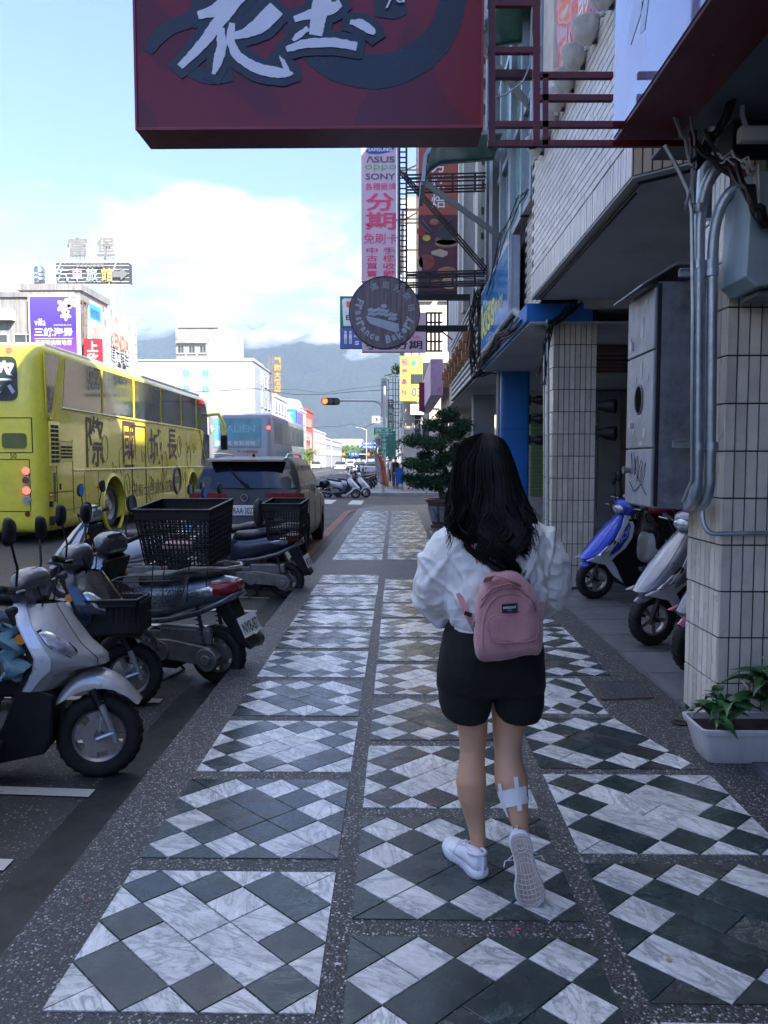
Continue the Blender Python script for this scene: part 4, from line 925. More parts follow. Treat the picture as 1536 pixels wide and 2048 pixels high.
def crate(parent, c, lx, ly, h, rz=0, tilt=0, flare=.04, nx_=13, nz_=7, name='crate', m=None):
    M = Matrix.Translation(V(c)) @ Euler((tilt, 0, rz)).to_matrix().to_4x4(); mb = MB()
    def pt(s, t_, k):   # side s (0..3), along t (-1..1), height k 0..1
        fx = lx / 2 * (1 - flare * 2 * (1 - k)); fy = ly / 2 * (1 - flare * 2 * (1 - k))
        return M @ V([(t_ * fx, -fy, k * h), (fx, t_ * fy, k * h), (-t_ * fx, fy, k * h), (-fx, -t_ * fy, k * h)][s])
    for s in range(4):
        n = nx_ if s % 2 == 0 else max(5, int(nx_ * ly / lx))
        for i in range(n + 1):
            q = -1 + 2 * i / n; mb.bar(pt(s, q, 0), pt(s, q, .98), .011, .005)
        for j in range(nz_ + 1): mb.bar(pt(s, -1, j / nz_ * .84), pt(s, 1, j / nz_ * .84), .008, .011)
        mb.bar(pt(s, -1, .86), pt(s, 1, .86), .012, h * .03); mb.bar(pt(s, -1.0, .93), pt(s, 1.0, .93), .006, h * .14)
    for i in range(12):
        q = -1 + 2 * i / 11; a = M @ V((q * lx / 2 * (1 - 2 * flare), -ly / 2 * (1 - 2 * flare), 0)); b = M @ V((q * lx / 2 * (1 - 2 * flare), ly / 2 * (1 - 2 * flare), 0)); mb.bar(a, b, .012, .006)
    o = part(mb, name, m or black, parent, smooth=0)
    mb = MB()
    for k_ in (.84, 1.0):
        e = 1.035 if k_ == 1 else 1.015
        for s in range(4): mb.bar(pt(s, -e, k_), pt(s, e, k_), .024 if k_ == 1 else .014, .014)
    part(mb, 'rim', m or black, o, smooth=0, bevel=.003); return o
def wirebasket(parent, c, lx, ly, h, rz=0):
    M = Matrix.Translation(V(c)) @ Euler((0, 0, rz)).to_matrix().to_4x4(); mb = MB()
    def pt(a, k): 
        e = .72 + .28 * k; return M @ V((lx / 2 * e * math.copysign(abs(math.cos(a)) ** .5, math.cos(a)), ly / 2 * e * math.copysign(abs(math.sin(a)) ** .5, math.sin(a)), k * h))
    n = 44
    for i in range(n):
        a = 2 * math.pi * i / n
        mb.tube([pt(a, 0), pt(a + .25, .5), pt(a + .5, 1)], .0016, 3); mb.tube([pt(a, 0), pt(a - .25, .5), pt(a - .5, 1)], .0016, 3)
    for k_, r in ((1, .005), (0, .004), (.5, .0025)): mb.tube([pt(2 * math.pi * i / 32, k_) for i in range(32)], r, 5, closed=True)
    for i in range(9): mb.tube([pt(R(90 + i * 20), 0), pt(R(90 - i * 20), 0)], .002, 3)
    return part(mb, 'wire_basket', mat('black_wire', (.03, .03, .033), .35, .5), parent, smooth=0)

AX = .62; WR = .215
STY = {
 'step': dict(rows=[((-.17, .69), (-.37, .70), .10), ((-.10, .585), (-.335, .60), .165), ((-.035, .49), (-.285, .51), .195), ((.045, .415), (-.252, .44), .20), ((.05, .378), (-.262, .38), .19), ((-.07, .365), (-.29, .325), .175), ((-.185, .262), (-.32, .275), .16)],
   light=[(-.245, .562), (-.225, .572), (-.16, .548), (-.085, .475), (-.072, .444), (-.10, .442), (-.165, .472), (-.205, .51)]),
 'sport': dict(rows=[((-.24, .70), (-.33, .70), .09), ((-.12, .585), (-.34, .59), .165), ((0.0, .45), (-.30, .47), .195), ((.12, .31), (-.23, .36), .185), ((.185, .235), (-.15, .27), .14), ((.14, .205), (-.12, .225), .12)],
   light=[(-.12, .42), (-.10, .44), (-.02, .36), (.07, .27), (.02, .275), (-.06, .325)])}
def scooter(label, col, style='step', trim=None, rimstyle='disc', mirrors=1, plate=None, plate_lbl=None, group='scooters', fender=None, lower=None, seatm=None, tail=None, lean=0):
    t = thing('scooter', label, 'scooter', (0, 0, 0), group); S = STY[style]; rows = S['rows']; tail = tail or col
    wheel(t, AX, WR, WR, .095, rimstyle); wheel(t, -.60, WR, WR, .105, rimstyle, M_RIM)
    def sec(row, s):
        (fx, fz), (rx, rz), w_ = row; a = abs(s); q = a ** 1.8
        return V((AX + fx + (rx - fx) * q, w_ * math.sin(min(1, a) * math.pi / 2) ** .85 * (1 if s > 0 else -1), WR + fz + (rz - fz) * q))
    # denser rows by interpolation
    rr = []
    for a, b in zip(rows, rows[1:]):
        for i in range(3): f = i / 3; rr.append(((a[0][0] + (b[0][0] - a[0][0]) * f, a[0][1] + (b[0][1] - a[0][1]) * f), (a[1][0] + (b[1][0] - a[1][0]) * f, a[1][1] + (b[1][1] - a[1][1]) * f), a[2] + (b[2] - a[2]) * f))
    rr.append(rows[-1]); ss = [-1 + i / 8 for i in range(17)]
    mb = MB(); mb.loft([[sec(r, s) for s in ss] for r in rr], cap=False, closed=False); mb.loft([[sec(r, s) * 1 + V((-.012, 0, 0)) for s in ss] for r in rr], cap=False, closed=False)
    sh = part(mb, 'leg_shield', col, t, smooth=60)
    def surf(x, z_):
        best = None
        for r in rr:
            for i in range(9):
                p = sec(r, i / 8); d = (p.x - AX - x) ** 2 + (p.z - WR - z_) ** 2
                if best is None or d < best[0]: best = (d, p.y)
        return best[1]
    def patch(pts, name, m, off=.006, bulge=.008, label=None, sides=(-1, 1)):
        for sd in sides:
            mb = MB(); P3 = [V((AX + x, sd * (surf(x, z_) + off), WR + z_)) for x, z_ in pts]; c_ = sum(P3, V()) / len(P3) + V((bulge * .3, sd * bulge, 0)); n = len(pts)
            mid = [p.lerp(c_, .35) + V((0, sd * bulge * .5, 0)) for p in P3]; back = [p + V((0, -sd * .02, 0)) for p in P3]
            mb.add(back + P3 + mid + [c_], [(i, (i + 1) % n, n + (i + 1) % n, n + i) for i in range(n)] + [(n + i, n + (i + 1) % n, 2 * n + (i + 1) % n, 2 * n + i) for i in range(n)] + [(2 * n + i, 2 * n + (i + 1) % n, 3 * n) for i in range(n)])
            part(mb, name, m, t, smooth=50, label=label)
    lp = S['light']; cx = sum(p[0] for p in lp) / len(lp); cz = sum(p[1] for p in lp) / len(lp)
    patch([(cx + (x - cx) * 1.12, cz + (z_ - cz) * 1.15) for x, z_ in lp], 'headlight_bezel', black, .002, .002); patch(lp, 'headlight', M_LENS, .008, .008)
    if trim:
        for sd in (-1, 1):
            mb = MB(); q1 = []; q2 = []
            for r in rr: q1.append(sec(r, sd) + V((-.004, sd * .004, 0))); q2.append(sec(r, sd * (.86 if style == 'step' else .62)) + V((0, sd * .008, 0)))
            mb.loft([[a, b, b + V((0, -sd * .008, 0)), a + V((0, -sd * .01, 0))] for a, b in zip(q1, q2)]); part(mb, 'shield_trim', trim, t, smooth=50)
        if style == 'step': patch([(-.285, .36), (-.165, .335), (-.205, .29), (-.30, .30)], 'vent_panel', trim, .004, .001)
    # inner leg shield + floor + belly
    if style == 'step':
        prf = [(-.36, .69), (-.27, .50), (-.235, .42), (-.30, .29), (-.19, .25), (-.20, .02), (-.24, -.05), (-.55, -.10), (-.95, -.10), (-.95, .0), (-.52, .03), (-.45, .06), (-.36, .28), (-.31, .42), (-.42, .68)]
    else:
        prf = [(-.30, .66), (-.30, .45), (-.20, .30), (-.15, .22), (-.22, .06), (-.30, -.07), (-.95, -.09), (-.95, .02), (-.56, .04), (-.46, .10), (-.36, .35), (-.40, .66)]
    mb = MB(); mb.prism([(AX + x, WR + z_) for x, z_ in prf], (0, .135, 0), (1, 0, 0), (0, 0, 1), .27); part(mb, 'inner_panel', lower or black, t, smooth=0, bevel=.015)
    mb = MB(); mb.mm(AX - .95, -.16, WR + .0, AX - .42, .16, WR + .035); part(mb, 'floorboard', black, t, smooth=0, bevel=.012)
    if style == 'sport':
        low = [(.18, .225), (-.05, .30), (-.13, .22), (-.20, .12), (-.40, -.03), (-.62, -.06), (-.60, -.10), (-.36, -.09), (-.16, .05), (-.06, .17)]
        for sd in (-1, 1):
            mb = MB(); mb.prism([(AX + x, WR + z_) for x, z_ in low], (0, sd * .115 + .008, 0), (1, 0, 0), (0, 0, 1), .03); part(mb, 'lower_cowl', trim or col, t, smooth=0, bevel=.008)
    # turn signals on the inner panel
    for sd in (-1, 1):
        mb = MB(); mb.disc((AX - .335, sd * .135, WR + .53), .026, .02, (0, sd, 0), 18); part(mb, 'turn_signal', M_OLENS, t, smooth=40)
    # front fender, fork
    def fring(a0, a1, r0, hw, n=12):
        o = []
        for i in range(n + 1):
            a = R(a0 + (a1 - a0) * i / n); e = 1 - abs(2 * i / n - 1) ** 3 * .6
            c_ = V((AX + (r0 + .01) * math.cos(a), 0, WR + (r0 + .0) * math.sin(a))); d = V((math.cos(a), 0, math.sin(a)))
            o.append([c_ + V((0, hw * e * s, 0)) - d * (.05 * abs(s) ** 2.2) for s in (-1, -.75, -.4, 0, .4, .75, 1)])
        return o
    fr = fring(15, 150, WR + .035, .075) if style == 'step' else fring(40, 150, WR + .03, .065)
    if style == 'step':
        # deep flared mudguard of the step-through
        prof = [(.205, .17), (.13, .29), (.03, .355), (-.07, .36), (-.13, .31), (-.19, .24), (-.225, .17)]; inn = [(.195, .165), (.13, .235), (.03, .262), (-.07, .25), (-.12, .225), (-.175, .19), (-.222, .165)]
        rings = []
        for (ox, oz), (ix, iz) in zip(prof, inn):
            rings.append([V((AX + ix, -.085, WR + iz)), V((AX + (ox + ix) / 2, -.085, WR + (oz + iz) / 2)), V((AX + ox, -.055, WR + oz - .01)), V((AX + ox, 0, WR + oz)), V((AX + ox, .055, WR + oz - .01)), V((AX + (ox + ix) / 2, .085, WR + (oz + iz) / 2)), V((AX + ix, .085, WR + iz))])
        fr = rings
    mb = MB(); mb.loft(fr, cap=False, closed=False); o_ = part(mb, 'front_fender', fender or col, t, smooth=60); sd_ = o_.modifiers.new('s', 'SUBSURF'); sd_.levels = sd_.render_levels = 1
    for sd in (-1, 1):
        mb = MB(); mb.tube([(AX - .02, sd * .075, WR + .25), (AX + .02, sd * .08, WR + .17)], .024, 12); part(mb, 'fork_boot', black, t)
        mb = MB(); mb.tube([(AX + .015, sd * .08, WR + .19), (AX + .085, sd * .085, WR + .01), (AX + .095, sd * .085, WR - .02)], [.02, .017, .014], 12); mb.tube([(AX + .085, sd * .09, WR + .03), (AX, sd * .09, WR)], .013, 8); mb.tube([(AX + .03, sd * .085, WR + .14), (AX + .015, sd * .09, WR + .04)], .006, 6)
        part(mb, 'fork', galv if style == 'step' else dsteel, t)
    # steering head, bars, mirrors
    hx, hz = AX - .34, WR + .76
    mb = MB(); mb.tube([(AX - .25, 0, WR + .62), (hx, 0, hz)], [.05, .06], 12); part(mb, 'steering_column', black, t)
    mb = MB(); nr = 9; rg = []
    for i in range(nr):
        f = i / (nr - 1) * 2 - 1; w_ = .17 * f; k_ = (1 - f * f) ** .5 * .8 + .2; rg.append(ellipse((hx + .03 * (1 - abs(f)), w_, hz + .015), .085 * k_, .10 * k_, (1, 0, 0), (0, 0, 1), 16, 2.6))
    mb.loft(rg); part(mb, 'handlebar_cover', (col if style == 'sport' else M_GRYP), t, smooth=60)
    mb = MB(); mb.prism([(-.10, -.05), (.10, -.05), (.08, .06), (-.08, .06)], (hx - .06, 0, hz + .04), (0, 1, 0), (.35, 0, 1), .02); part(mb, 'instrument_panel', M_BLKP, t, smooth=0)
    if style == 'sport': mb = MB(); mb.ball((hx + .085, 0, hz), (.05, .10, .055), 16, 10); part(mb, 'bar_light', M_LENS, t, smooth=60)
    mb = MB(); mb.tube([(hx + .0, -.32, hz + .03), (hx + .02, -.16, hz), (hx + .02, .16, hz), (hx, .32, hz + .03)], .011, 8); part(mb, 'handlebar', dsteel, t)
    for sd in (-1, 1):
        mb = MB(); mb.tube([(hx + .005, sd * .20, hz + .01), (hx - .02, sd * .335, hz + .035)], .019, 12); mb.ball((hx - .02, sd * .338, hz + .035), .021, 10, 6); part(mb, 'grip', rubber, t)
        mb = MB(); mb.tube([(hx + .03, sd * .18, hz + .01), (hx + .055, sd * .25, hz + .02), (hx + .045, sd * .33, hz + .02)], .006, 6); part(mb, 'brake_lever', galv, t)
        if mirrors:
            mz = hz + .30; mb = MB(); mb.tube([(hx, sd * .19, hz + .03), (hx + .01, sd * .20, hz + .12), (hx - .005, sd * .24, mz - .06)], .0065, 6); part(mb, 'mirror_stalk', black, t)
            mb = MB(); c_ = V((hx - .01, sd * .265, mz)); q = []
            for i, (dx, sc) in enumerate(((.028, .25), (.024, .75), (.01, .98), (-.008, 1), (-.010, .9))): q.append(ellipse(c_ + V((dx, 0, 0)), .045 * sc, .068 * sc, (.12, 1, .2 * sd), (0, -.2 * sd, 1), 18, 2.6))
            mb.loft(q); mr = part(mb, 'mirror', black, t, smooth=60); mb = MB(); mb.add(ellipse(c_ + V((-.0105, 0, 0)), .039, .060, (.12, 1, .2 * sd), (0, -.2 * sd, 1), 18, 2.6), [list(range(18))]); part(mb, 'mirror_glass', M_MIR, mr, smooth=0, fix=False)
    for sd in (-1, 1):
        mb = MB(); mb.tube([(hx + .02, sd * .19, hz), (hx + .09, sd * .17, hz + .03), (hx + .10, sd * .10, hz - .06), (hx + .05, sd * .05, hz - .14)], .005, 5); part(mb, 'brake_cable', rubber, t)
    mb = MB()
    for sd in (-1, 1): mb.tube([sec(rr[k_], sd * .30) + V((.002, sd * .002, 0)) for k_ in range(len(rr) - 3)], .0018, 4)
    part(mb, 'panel_seam', black, t, kind='stuff')
    # seat
    sx = [(.02, .50, .05, .03), (-.02, .535, .10, .045), (-.12, .54, .125, .05), (-.25, .545, .135, .05), (-.36, .575, .135, .05), (-.48, .59, .13, .045), (-.60, .60, .105, .035), (-.66, .60, .05, .02)]
    mb = MB(); mb.loft([ellipse((x, 0, WR + z_), w_, h_, (0, 1, 0), (0, 0, 1), 18, 2.8) for x, z_, w_, h_ in sx]); part(mb, 'seat', seatm or M_VIN, t, smooth=70)
    # rear body
    bx = [(.06, .30, .08, .12), (.03, .33, .125, .17), (-.08, .36, .15, .15), (-.25, .40, .165, .13), (-.42, .44, .165, .12), (-.58, .475, .145, .105), (-.70, .50, .11, .08), (-.78, .52, .07, .05)]
    mb = MB(); mb.loft([ellipse((x, 0, WR + z_), w_, h_, (0, 1, 0), (0, 0, 1), 22, 2.5) for x, z_, w_, h_ in bx]); part(mb, 'rear_body', tail, t, smooth=70)
    mb = MB()
    for sd in (-1, 1): mb.loft([ellipse((x, sd * y_, WR + z_), .012, .022, (0, 1, 0), (0, 0, 1), 10) for x, z_, y_ in ((-.05, .24, .13), (-.3, .275, .165), (-.55, .34, .165), (-.72, .42, .12), (-.8, .46, .06))])
    mb.loft([ellipse((-.80 + .012 * math.cos(a), .06 * math.sin(a), WR + .46), .012, .022, (1, 0, 0), (0, 0, 1), 8) for a in [R(90 + i * 30) for i in range(7)]]); part(mb, 'side_molding', M_GRYP, t, smooth=60)
    mb = MB(); mb.loft([ellipse((x, 0, WR + z_), w_, h_, (0, 1, 0), (0, 0, 1), 18, 3) for x, z_, w_, h_ in ((-.62, .505, .148, .055), (-.70, .505, .125, .058), (-.78, .515, .085, .05), (-.805, .52, .06, .035))]); part(mb, 'tail_light', M_RLENS, t, smooth=60)
    for sd in (-1, 1): mb = MB(); mb.loft([ellipse((x, sd * y_, WR + z_), .015, h_, (0, 1, 0), (0, 0, 1), 10) for x, z_, y_, h_ in ((-.46, .47, .155, .01), (-.54, .48, .152, .035), (-.63, .49, .142, .045), (-.66, .49, .135, .03))]); part(mb, 'rear_signal', M_LENS, t, smooth=60)
    mb = MB(); mb.tube([(-.45, -.12, WR + .63), (-.62, -.13, WR + .66), (-.76, -.10, WR + .66), (-.82, 0, WR + .66), (-.76, .10, WR + .66), (-.62, .13, WR + .66), (-.45, .12, WR + .63)], .012, 8); part(mb, 'grab_rail', M_RIM, t)
    # engine, swingarm, muffler
    mb = MB(); mb.prism([(-.05, .12), (-.02, .02), (-.25, -.02), (-.62, -.05), (-.70, .02), (-.62, .09), (-.30, .13)], (0, .165, WR), (1, 0, 0), (0, 0, 1), .06); mb.disc((-.60, .105, WR + .0), .085, .07, (0, 1, 0), 24); mb.disc((-.60, .175, WR), .04, .015, (0, 1, 0), 16); mb.disc((-.22, .105, WR + .04), .075, .065, (0, 1, 0), 24); part(mb, 'engine_cover', M_ENG, t, smooth=30, bevel=.008)
    mb = MB(); mb.mm(-.45, -.10, WR - .05, -.08, .10, WR + .18); mb.mm(-.62, .08, WR + .1, -.2, .14, WR + .22); part(mb, 'engine', M_ENG, t, smooth=0, bevel=.02)
    mb = MB(); mb.tube([(-.10, -.10, WR - .06), (-.3, -.13, WR - .05), (-.42, -.15, WR + .0)], .018, 8); mb.tube([(-.40, -.15, WR - .01), (-.46, -.155, WR + .01), (-.86, -.165, WR + .09), (-.88, -.165, WR + .095)], [.03, .055, .055, .03], 16); part(mb, 'muffler', M_GRYP, t)
    for sd in (-1, 1): mb = MB(); mb.tube([(-.58, sd * .13, WR + .05), (-.52, sd * .13, WR + .38)], .013, 8); mb.tube([(-.57 + .05 * i / 24 + .022 * math.cos(i * 1.6), sd * .13 + .022 * math.sin(i * 1.6), WR + .10 + .22 * i / 24) for i in range(25)], .005, 5); part(mb, 'shock', M_RLENS if style == 'sport' else dsteel, t)
    mb = MB(); mb.prism([(-.62, .40), (-.74, .42), (-.86, .16), (-.92, .10), (-.90, .07), (-.80, .12), (-.70, .26)], (0, .075, WR), (1, 0, 0), (0, 0, 1), .15); part(mb, 'rear_fender', black, t, smooth=0, bevel=.01)
    U = V((0, -1, 0)); W = V((.45, 0, 1)).normalized(); c_ = V((-.865, 0, WR + .24))
    mb = MB(); mb.prism([(-.13, -.075), (.13, -.075), (.13, .075), (-.13, .075)], c_, U, W, .004); pl = part(mb, 'number_plate', white, t, smooth=0)
    if plate: txt('lettering', plate, mat('plate_ink', (.01, .012, .02), .5), pl, c_ - W * .012, U, W, w=.235, h=.085, lift=.005, bold=.01)
    mb = MB(); mb.tube([(.0, .12, WR - .06), (-.05, .2, .01)], .01, 6); mb.tube([(-.12, .10, WR - .05), (-.2, .16, .012), (-.2, -.16, .012), (-.12, -.1, WR - .05)], .012, 6); part(mb, 'stand', dsteel, t)
    return t
def place(t, fx, fy, z_, phi, rear=False):
    "put the scooter with its front (or rear) axle over (fx,fy)"
    a = R(phi); d = AX if not rear else -.60
    fy -= .09; t.location = (fx - d * math.cos(a), fy - d * math.sin(a), z_); t.rotation_euler = (R(-3), 0, a)

KERB = 'scooters parked along the kerb'; ARC = 'scooters parked in the arcade'
A = scooter('silver step-through scooter nearest on the left, blue rag hanging inside its leg shield', M_SIL, 'step', trim=mat('bright_silver', (.72, .74, .80), .3, .2, dirt=.1, dcol=(.2, .2, .22), coat=.5), group=KERB)
place(A, -1.527, 3.94, -.125, 10)
mb = MB(); rr = random.Random(8); rings = []
for i in range(15):
    f = i / 14; c_ = V((AX - .40 + .03 * math.sin(i * 1.3) + .03 * f, -.13 + .02 * math.sin(i), WR + .60 - .27 * f)); w_ = .045 + .018 * math.sin(i * 1.9) 
    rings.append([c_ + V((w_ * (1 + .18 * math.sin(j * 2.3 + i)) * math.cos(j * .52), .028 * (1 + .12 * math.sin(j * 3 + i)) * math.sin(j * .52), .015 * math.sin(j * 1.7))) for j in range(12)])
mb.loft(rings); part(mb, 'rag', mat('pale_blue_cloth', (.16, .30, .34), .9, var=.15, bump=.5), A, smooth=70)
mb = MB(); mb.mm(.14, -.10, WR + .03, .26, .1, WR + .06); mb.mm(-.02, -.15, WR + .10, .10, .15, WR + .36); part(mb, 'bag', black, A, smooth=0, bevel=.03)
B = scooter('black scooter behind the silver one with a plastic basket and a wire basket in front', M_BLKP, 'step', trim=M_NAVY, group=KERB, rimstyle='spoke'); place(B, -1.76, 5.05, -.125, 6)
crate(B, (AX - .08, -.02, WR + .29), .34, .33, .22, 0, 0, .08, 9, 1, 'front_basket'); wirebasket(B, (AX + .12, .12, WR + .42), .48, .36, .20)
mb = MB()
for sd in (-1, 1): mb.mm(AX - .26, sd * .16 - .01, WR + .29, AX + .10, sd * .16 + .01, WR + .52)
mb.mm(AX - .26, -.17, WR + .29, AX - .24, .17, WR + .52); mb.mm(AX + .09, -.17, WR + .29, AX + .11, .17, WR + .5); part(mb, 'basket_liner', black, B, smooth=0, bevel=.01)
C = scooter('old silver-blue scooter backed to the kerb, plate NY8-871, big black rear crate', M_SILB, 'step', plate='NY8-871', group=KERB, tail=M_SILB); place(C, -1.30, 5.63, -.125, 163, rear=True)
crate(C, (-.40, .02, WR + .70), .56, .44, .40, R(8), R(-4), .07, 17, 9)
mb = MB(); mb.ball((-.36, .10, WR + .80), (.12, .08, .05), 12, 8); mb.ball((-.30, -.02, WR + .79), (.10, .09, .045), 12, 8); part(mb, 'cloth_in_crate', mat('patterned_cloth', (.62, .40, .44), .8, var=.6, sc=30), C, smooth=60)
mb = MB()
for x, y in ((-.2, .14), (-.5, .15), (-.62, .1), (-.3, .15)): mb.tube([(x, y, WR + .78), (x + .01, y + .03, WR + .6), (x + .03, y + .03, WR + .42)], .004, 5)
part(mb, 'elastic_strap', black, C); txt('lettering', 'Cefiro', mat('pale_script', (.3, .33, .42), .4, .3), C, (-.22, .172, WR + .36), (-1, 0, 0), (0, .1, 1), w=.2, h=.06)
mb = MB(); mb.disc((-.10, .155, WR + .45), .018, .01, (0, 1, 0), 14); part(mb, 'lock', chrome, C)
D2 = scooter('white and navy scooter facing the road, its mirrors against the yellow coach', M_WHP, 'sport', trim=M_NAVY, group=KERB, rimstyle='spoke'); place(D2, -3.74, 8.7, -.08, 176)
F = scooter('pale blue scooter with small front crate, just left of the grey car', paint('pale_blue_paint', (.33, .37, .48)), 'step', group=KERB); place(F, -2.85, 9.75, -.11, 178)
crate(F, (AX - .42, .1, WR + .66), .34, .26, .16, 0, 0, .06, 8, 2, 'front_basket')
E = scooter('dark blue scooter with black plastic crate behind the seat, rear wheel at the kerb', M_NAVY, 'step', plate='MTD-330', group=KERB, rimstyle='disc'); place(E, -1.30, 9.1, -.125, 174, rear=True)
crate(E, (-.62, .0, WR + .52), .44, .42, .42, 0, R(-3), .08, 13, 8)
mb = MB(); mb.loft([ellipse((-.33 + .03 * i, 0, WR + .80), .10 * k_, .17 * k_, (0, 1, 0), (0, 0, 1), 16, 3) for i, k_ in enumerate((.8, 1, .95, .7))]); part(mb, 'backrest', M_VIN, E, smooth=60)
A2 = scooter('dark scooter at the left picture edge behind the silver one, with black rain cape', M_BLKP, 'step', group=KERB, mirrors=0); place(A2, -2.75, 4.9, -.10, 8)
A3 = scooter('black scooter mostly cut off by the bottom left picture edge', M_BLKP, 'step', group=KERB); place(A3, -2.05, 3.15, -.125, 5)
E2 = 0 and scooter('dark grey scooter between the pale blue one and the crate scooter', M_GRYP, 'step', group=KERB)
# arcade scooters
Gs = scooter('blue and white scooter in the arcade beside the tiled pillar, facing out', M_BLUP, 'sport', trim=M_WHP, group=ARC, rimstyle='spoke', seatm=M_VIN, tail=M_WHP); place(Gs, 2.13, 8.35, .012, 197)
txt('lettering', 'RACING', mat('pale_decal', (.5, .55, .7), .4), Gs, (AX - .22, .182, WR + .50), (-.62, -.05, .62), (.5, -.3, .8), w=.24, h=.055, lift=.01)
for T_, (a_, b_) in ((Gs, (.0, .2)),):
    mb = MB(); rg = []
    for i in range(12):
        f = i / 11; x = -.02 - .62 * f; rg.append([V((x, (.17 + .03 * math.sin(i * 2 + j)) * math.cos(j * .52), WR + .42 + (.28 + .03 * math.sin(i * 1.7 + j * 2)) * math.sin(j * .52) * (1 if j < 7 else .8))) for j in range(12)])
    mb.loft(rg); part(mb, 'rain_cover', mat('black_plastic_sheet', (.012, .012, .013), .3, bump=.8, bs=14), T_, smooth=70)
mb = MB(); mb.ball((-.15, .0, WR + .74), (.16, .12, .06), 14, 8); part(mb, 'red_cloth', mat('red_cloth', (.35, .02, .05), .8, bump=.4), Gs, smooth=60)
Hs = scooter('silver-grey scooter in the arcade, second from the tiled pillar, with pointed nose', paint('cool_grey_paint', (.24, .245, .28)), 'sport', trim=M_WHP, group=ARC, rimstyle='spoke', tail=M_GRYP); place(Hs, 2.06, 6.27, .012, 202)
Is = scooter('pink-fendered scooter mostly hidden behind the near tiled pillar', M_GRYP, 'sport', trim=M_PNK, group=ARC, rimstyle='spoke', fender=M_PNK); place(Is, 2.10, 5.42, .012, 202)
Js = scooter('black scooter in the arcade behind the blue and white one', M_BLKP, 'sport', trim=M_GRYP, group=ARC, rimstyle='spoke'); place(Js, 2.75, 9.9, .012, 214)
# crossing scooters
XG = 'scooters parked at the street corner'
Ks = scooter('white and black scooter parked at the sunny street corner, nearer one', M_WHP, 'sport', trim=M_WHP, group=XG, rimstyle='spoke'); place(Ks, -1.75, 33.0, -.125, -4)
Ls = dup(Ks, (0, 0, 0), 0, 'white and black scooter parked at the sunny street corner, behind its twin'); place(Ls, -1.35, 33.9, -.125, -6)

# ---------------------------------------------------------------- grey SUV
M_CAR = mat('grey_car_paint', (.055, .055, .056), .35, 0, var=.05, spec=.22); M_TINT = mat('tinted_glass', (.010, .012, .016), .05, spec=.6)
CX, CY, CZ = -2.42, 12.15, -.11
t = thing('parked_car', 'dark grey estate SUV parked at the kerb, seen from behind, plate starting 3027', 'car', (CX, CY, CZ)); ORG = V((0, 0, 0))
def csec(y, k, zb, zt, sh=0):
    h = [(0, zb), (.74 * k, zb), (.86 * k, zb + .05), (.915 * k, zb + .2), (.925 * k, .68), (.915 * k, .86), (.88 * k, zt - .06), (.84 * k, zt - .01), (.7 * k, zt), (0, zt)]
    pts = [(x, z_) for x, z_ in h] + [(-x, z_) for x, z_ in h[-2:0:-1]]
    return [V((x, y + sh * max(0, z_ - .55) ** 1.3 * .25 - (.05 if sh and z_ < .6 else 0), z_)) for x, z_ in pts]
mb = MB(); mb.loft([csec(.0, .88, .34, 1.13, 1), csec(.04, .955, .32, 1.15, 1), csec(.18, .99, .29, 1.16, .9), csec(.5, 1, .24, 1.15, .3), csec(1, 1, .22, 1.14), csec(2, 1, .22, 1.12), csec(3.2, 1, .22, 1.10), csec(3.5, .99, .24, 1.06), csec(4.2, .96, .27, .98), csec(4.42, .86, .32, .86)])
cb_ = part(mb, 'body', M_CAR, t, smooth=40); c2 = MB()
for y in (.85, 3.55):
    for sx_ in (-1, 1): c2.disc((sx_ * .62, y, .34), .385, .5, (sx_, 0, 0), 32)
cut(cb_, c2); cb_.data.shade_smooth(); cb_.data.set_sharp_from_angle(angle=R(35))
def gsec(z_, y0, y1, hw): return [V((x, y, z_)) for x, y in rrect(-hw, y0, hw, y1, min(.22, hw * .3), 5)]
mb = MB(); mb.loft([gsec(1.12, .12, 3.35, .86), gsec(1.3, .20, 3.1, .83), gsec(1.5, .33, 2.75, .765), gsec(1.61, .42, 2.5, .71), gsec(1.655, .55, 2.35, .64), gsec(1.675, .85, 2.0, .5)]); part(mb, 'cabin', M_CAR, t, smooth=50)
def gy(z_): return .12 + (z_ - 1.12) * .46 if z_ < 1.5 else .30 + (z_ - 1.5) * .9
mb = MB(); rg = []
for i in range(9):
    z_ = 1.17 + .42 * i / 8; hw = .80 - (z_ - 1.17) * .30; rg.append([V((hw * s, gy(z_) - .02 + .07 * abs(s) ** 3 + .015, z_)) for s in [-1 + j / 6 for j in range(13)]])
mb.loft([[p + V((0, -.025, 0)) for p in r] for r in rg], cap=False, closed=False); part(mb, 'rear_window', M_TINT, t, smooth=60)
mb = MB(); mb.loft([ellipse((x, .24 + .03 * abs(x), 1.625), .16, .018, (0, 1, .12), (0, -.12, 1), 12) for x in (-.62, -.5, 0, .5, .62)]); part(mb, 'spoiler', M_CAR, t, smooth=60)
mb = MB(); mb.mm(-.2, .085, 1.60, .2, .10, 1.613); part(mb, 'brake_light', M_RLENS, t, smooth=0)
mb = MB(); mb.tube([(.03, .07, 1.22), (-.1, .11, 1.32), (-.28, .19, 1.50)], [.018, .012, .008], 8); mb.box((.03, .07, 1.21), (.05, .05, .06)); part(mb, 'wiper', black, t)
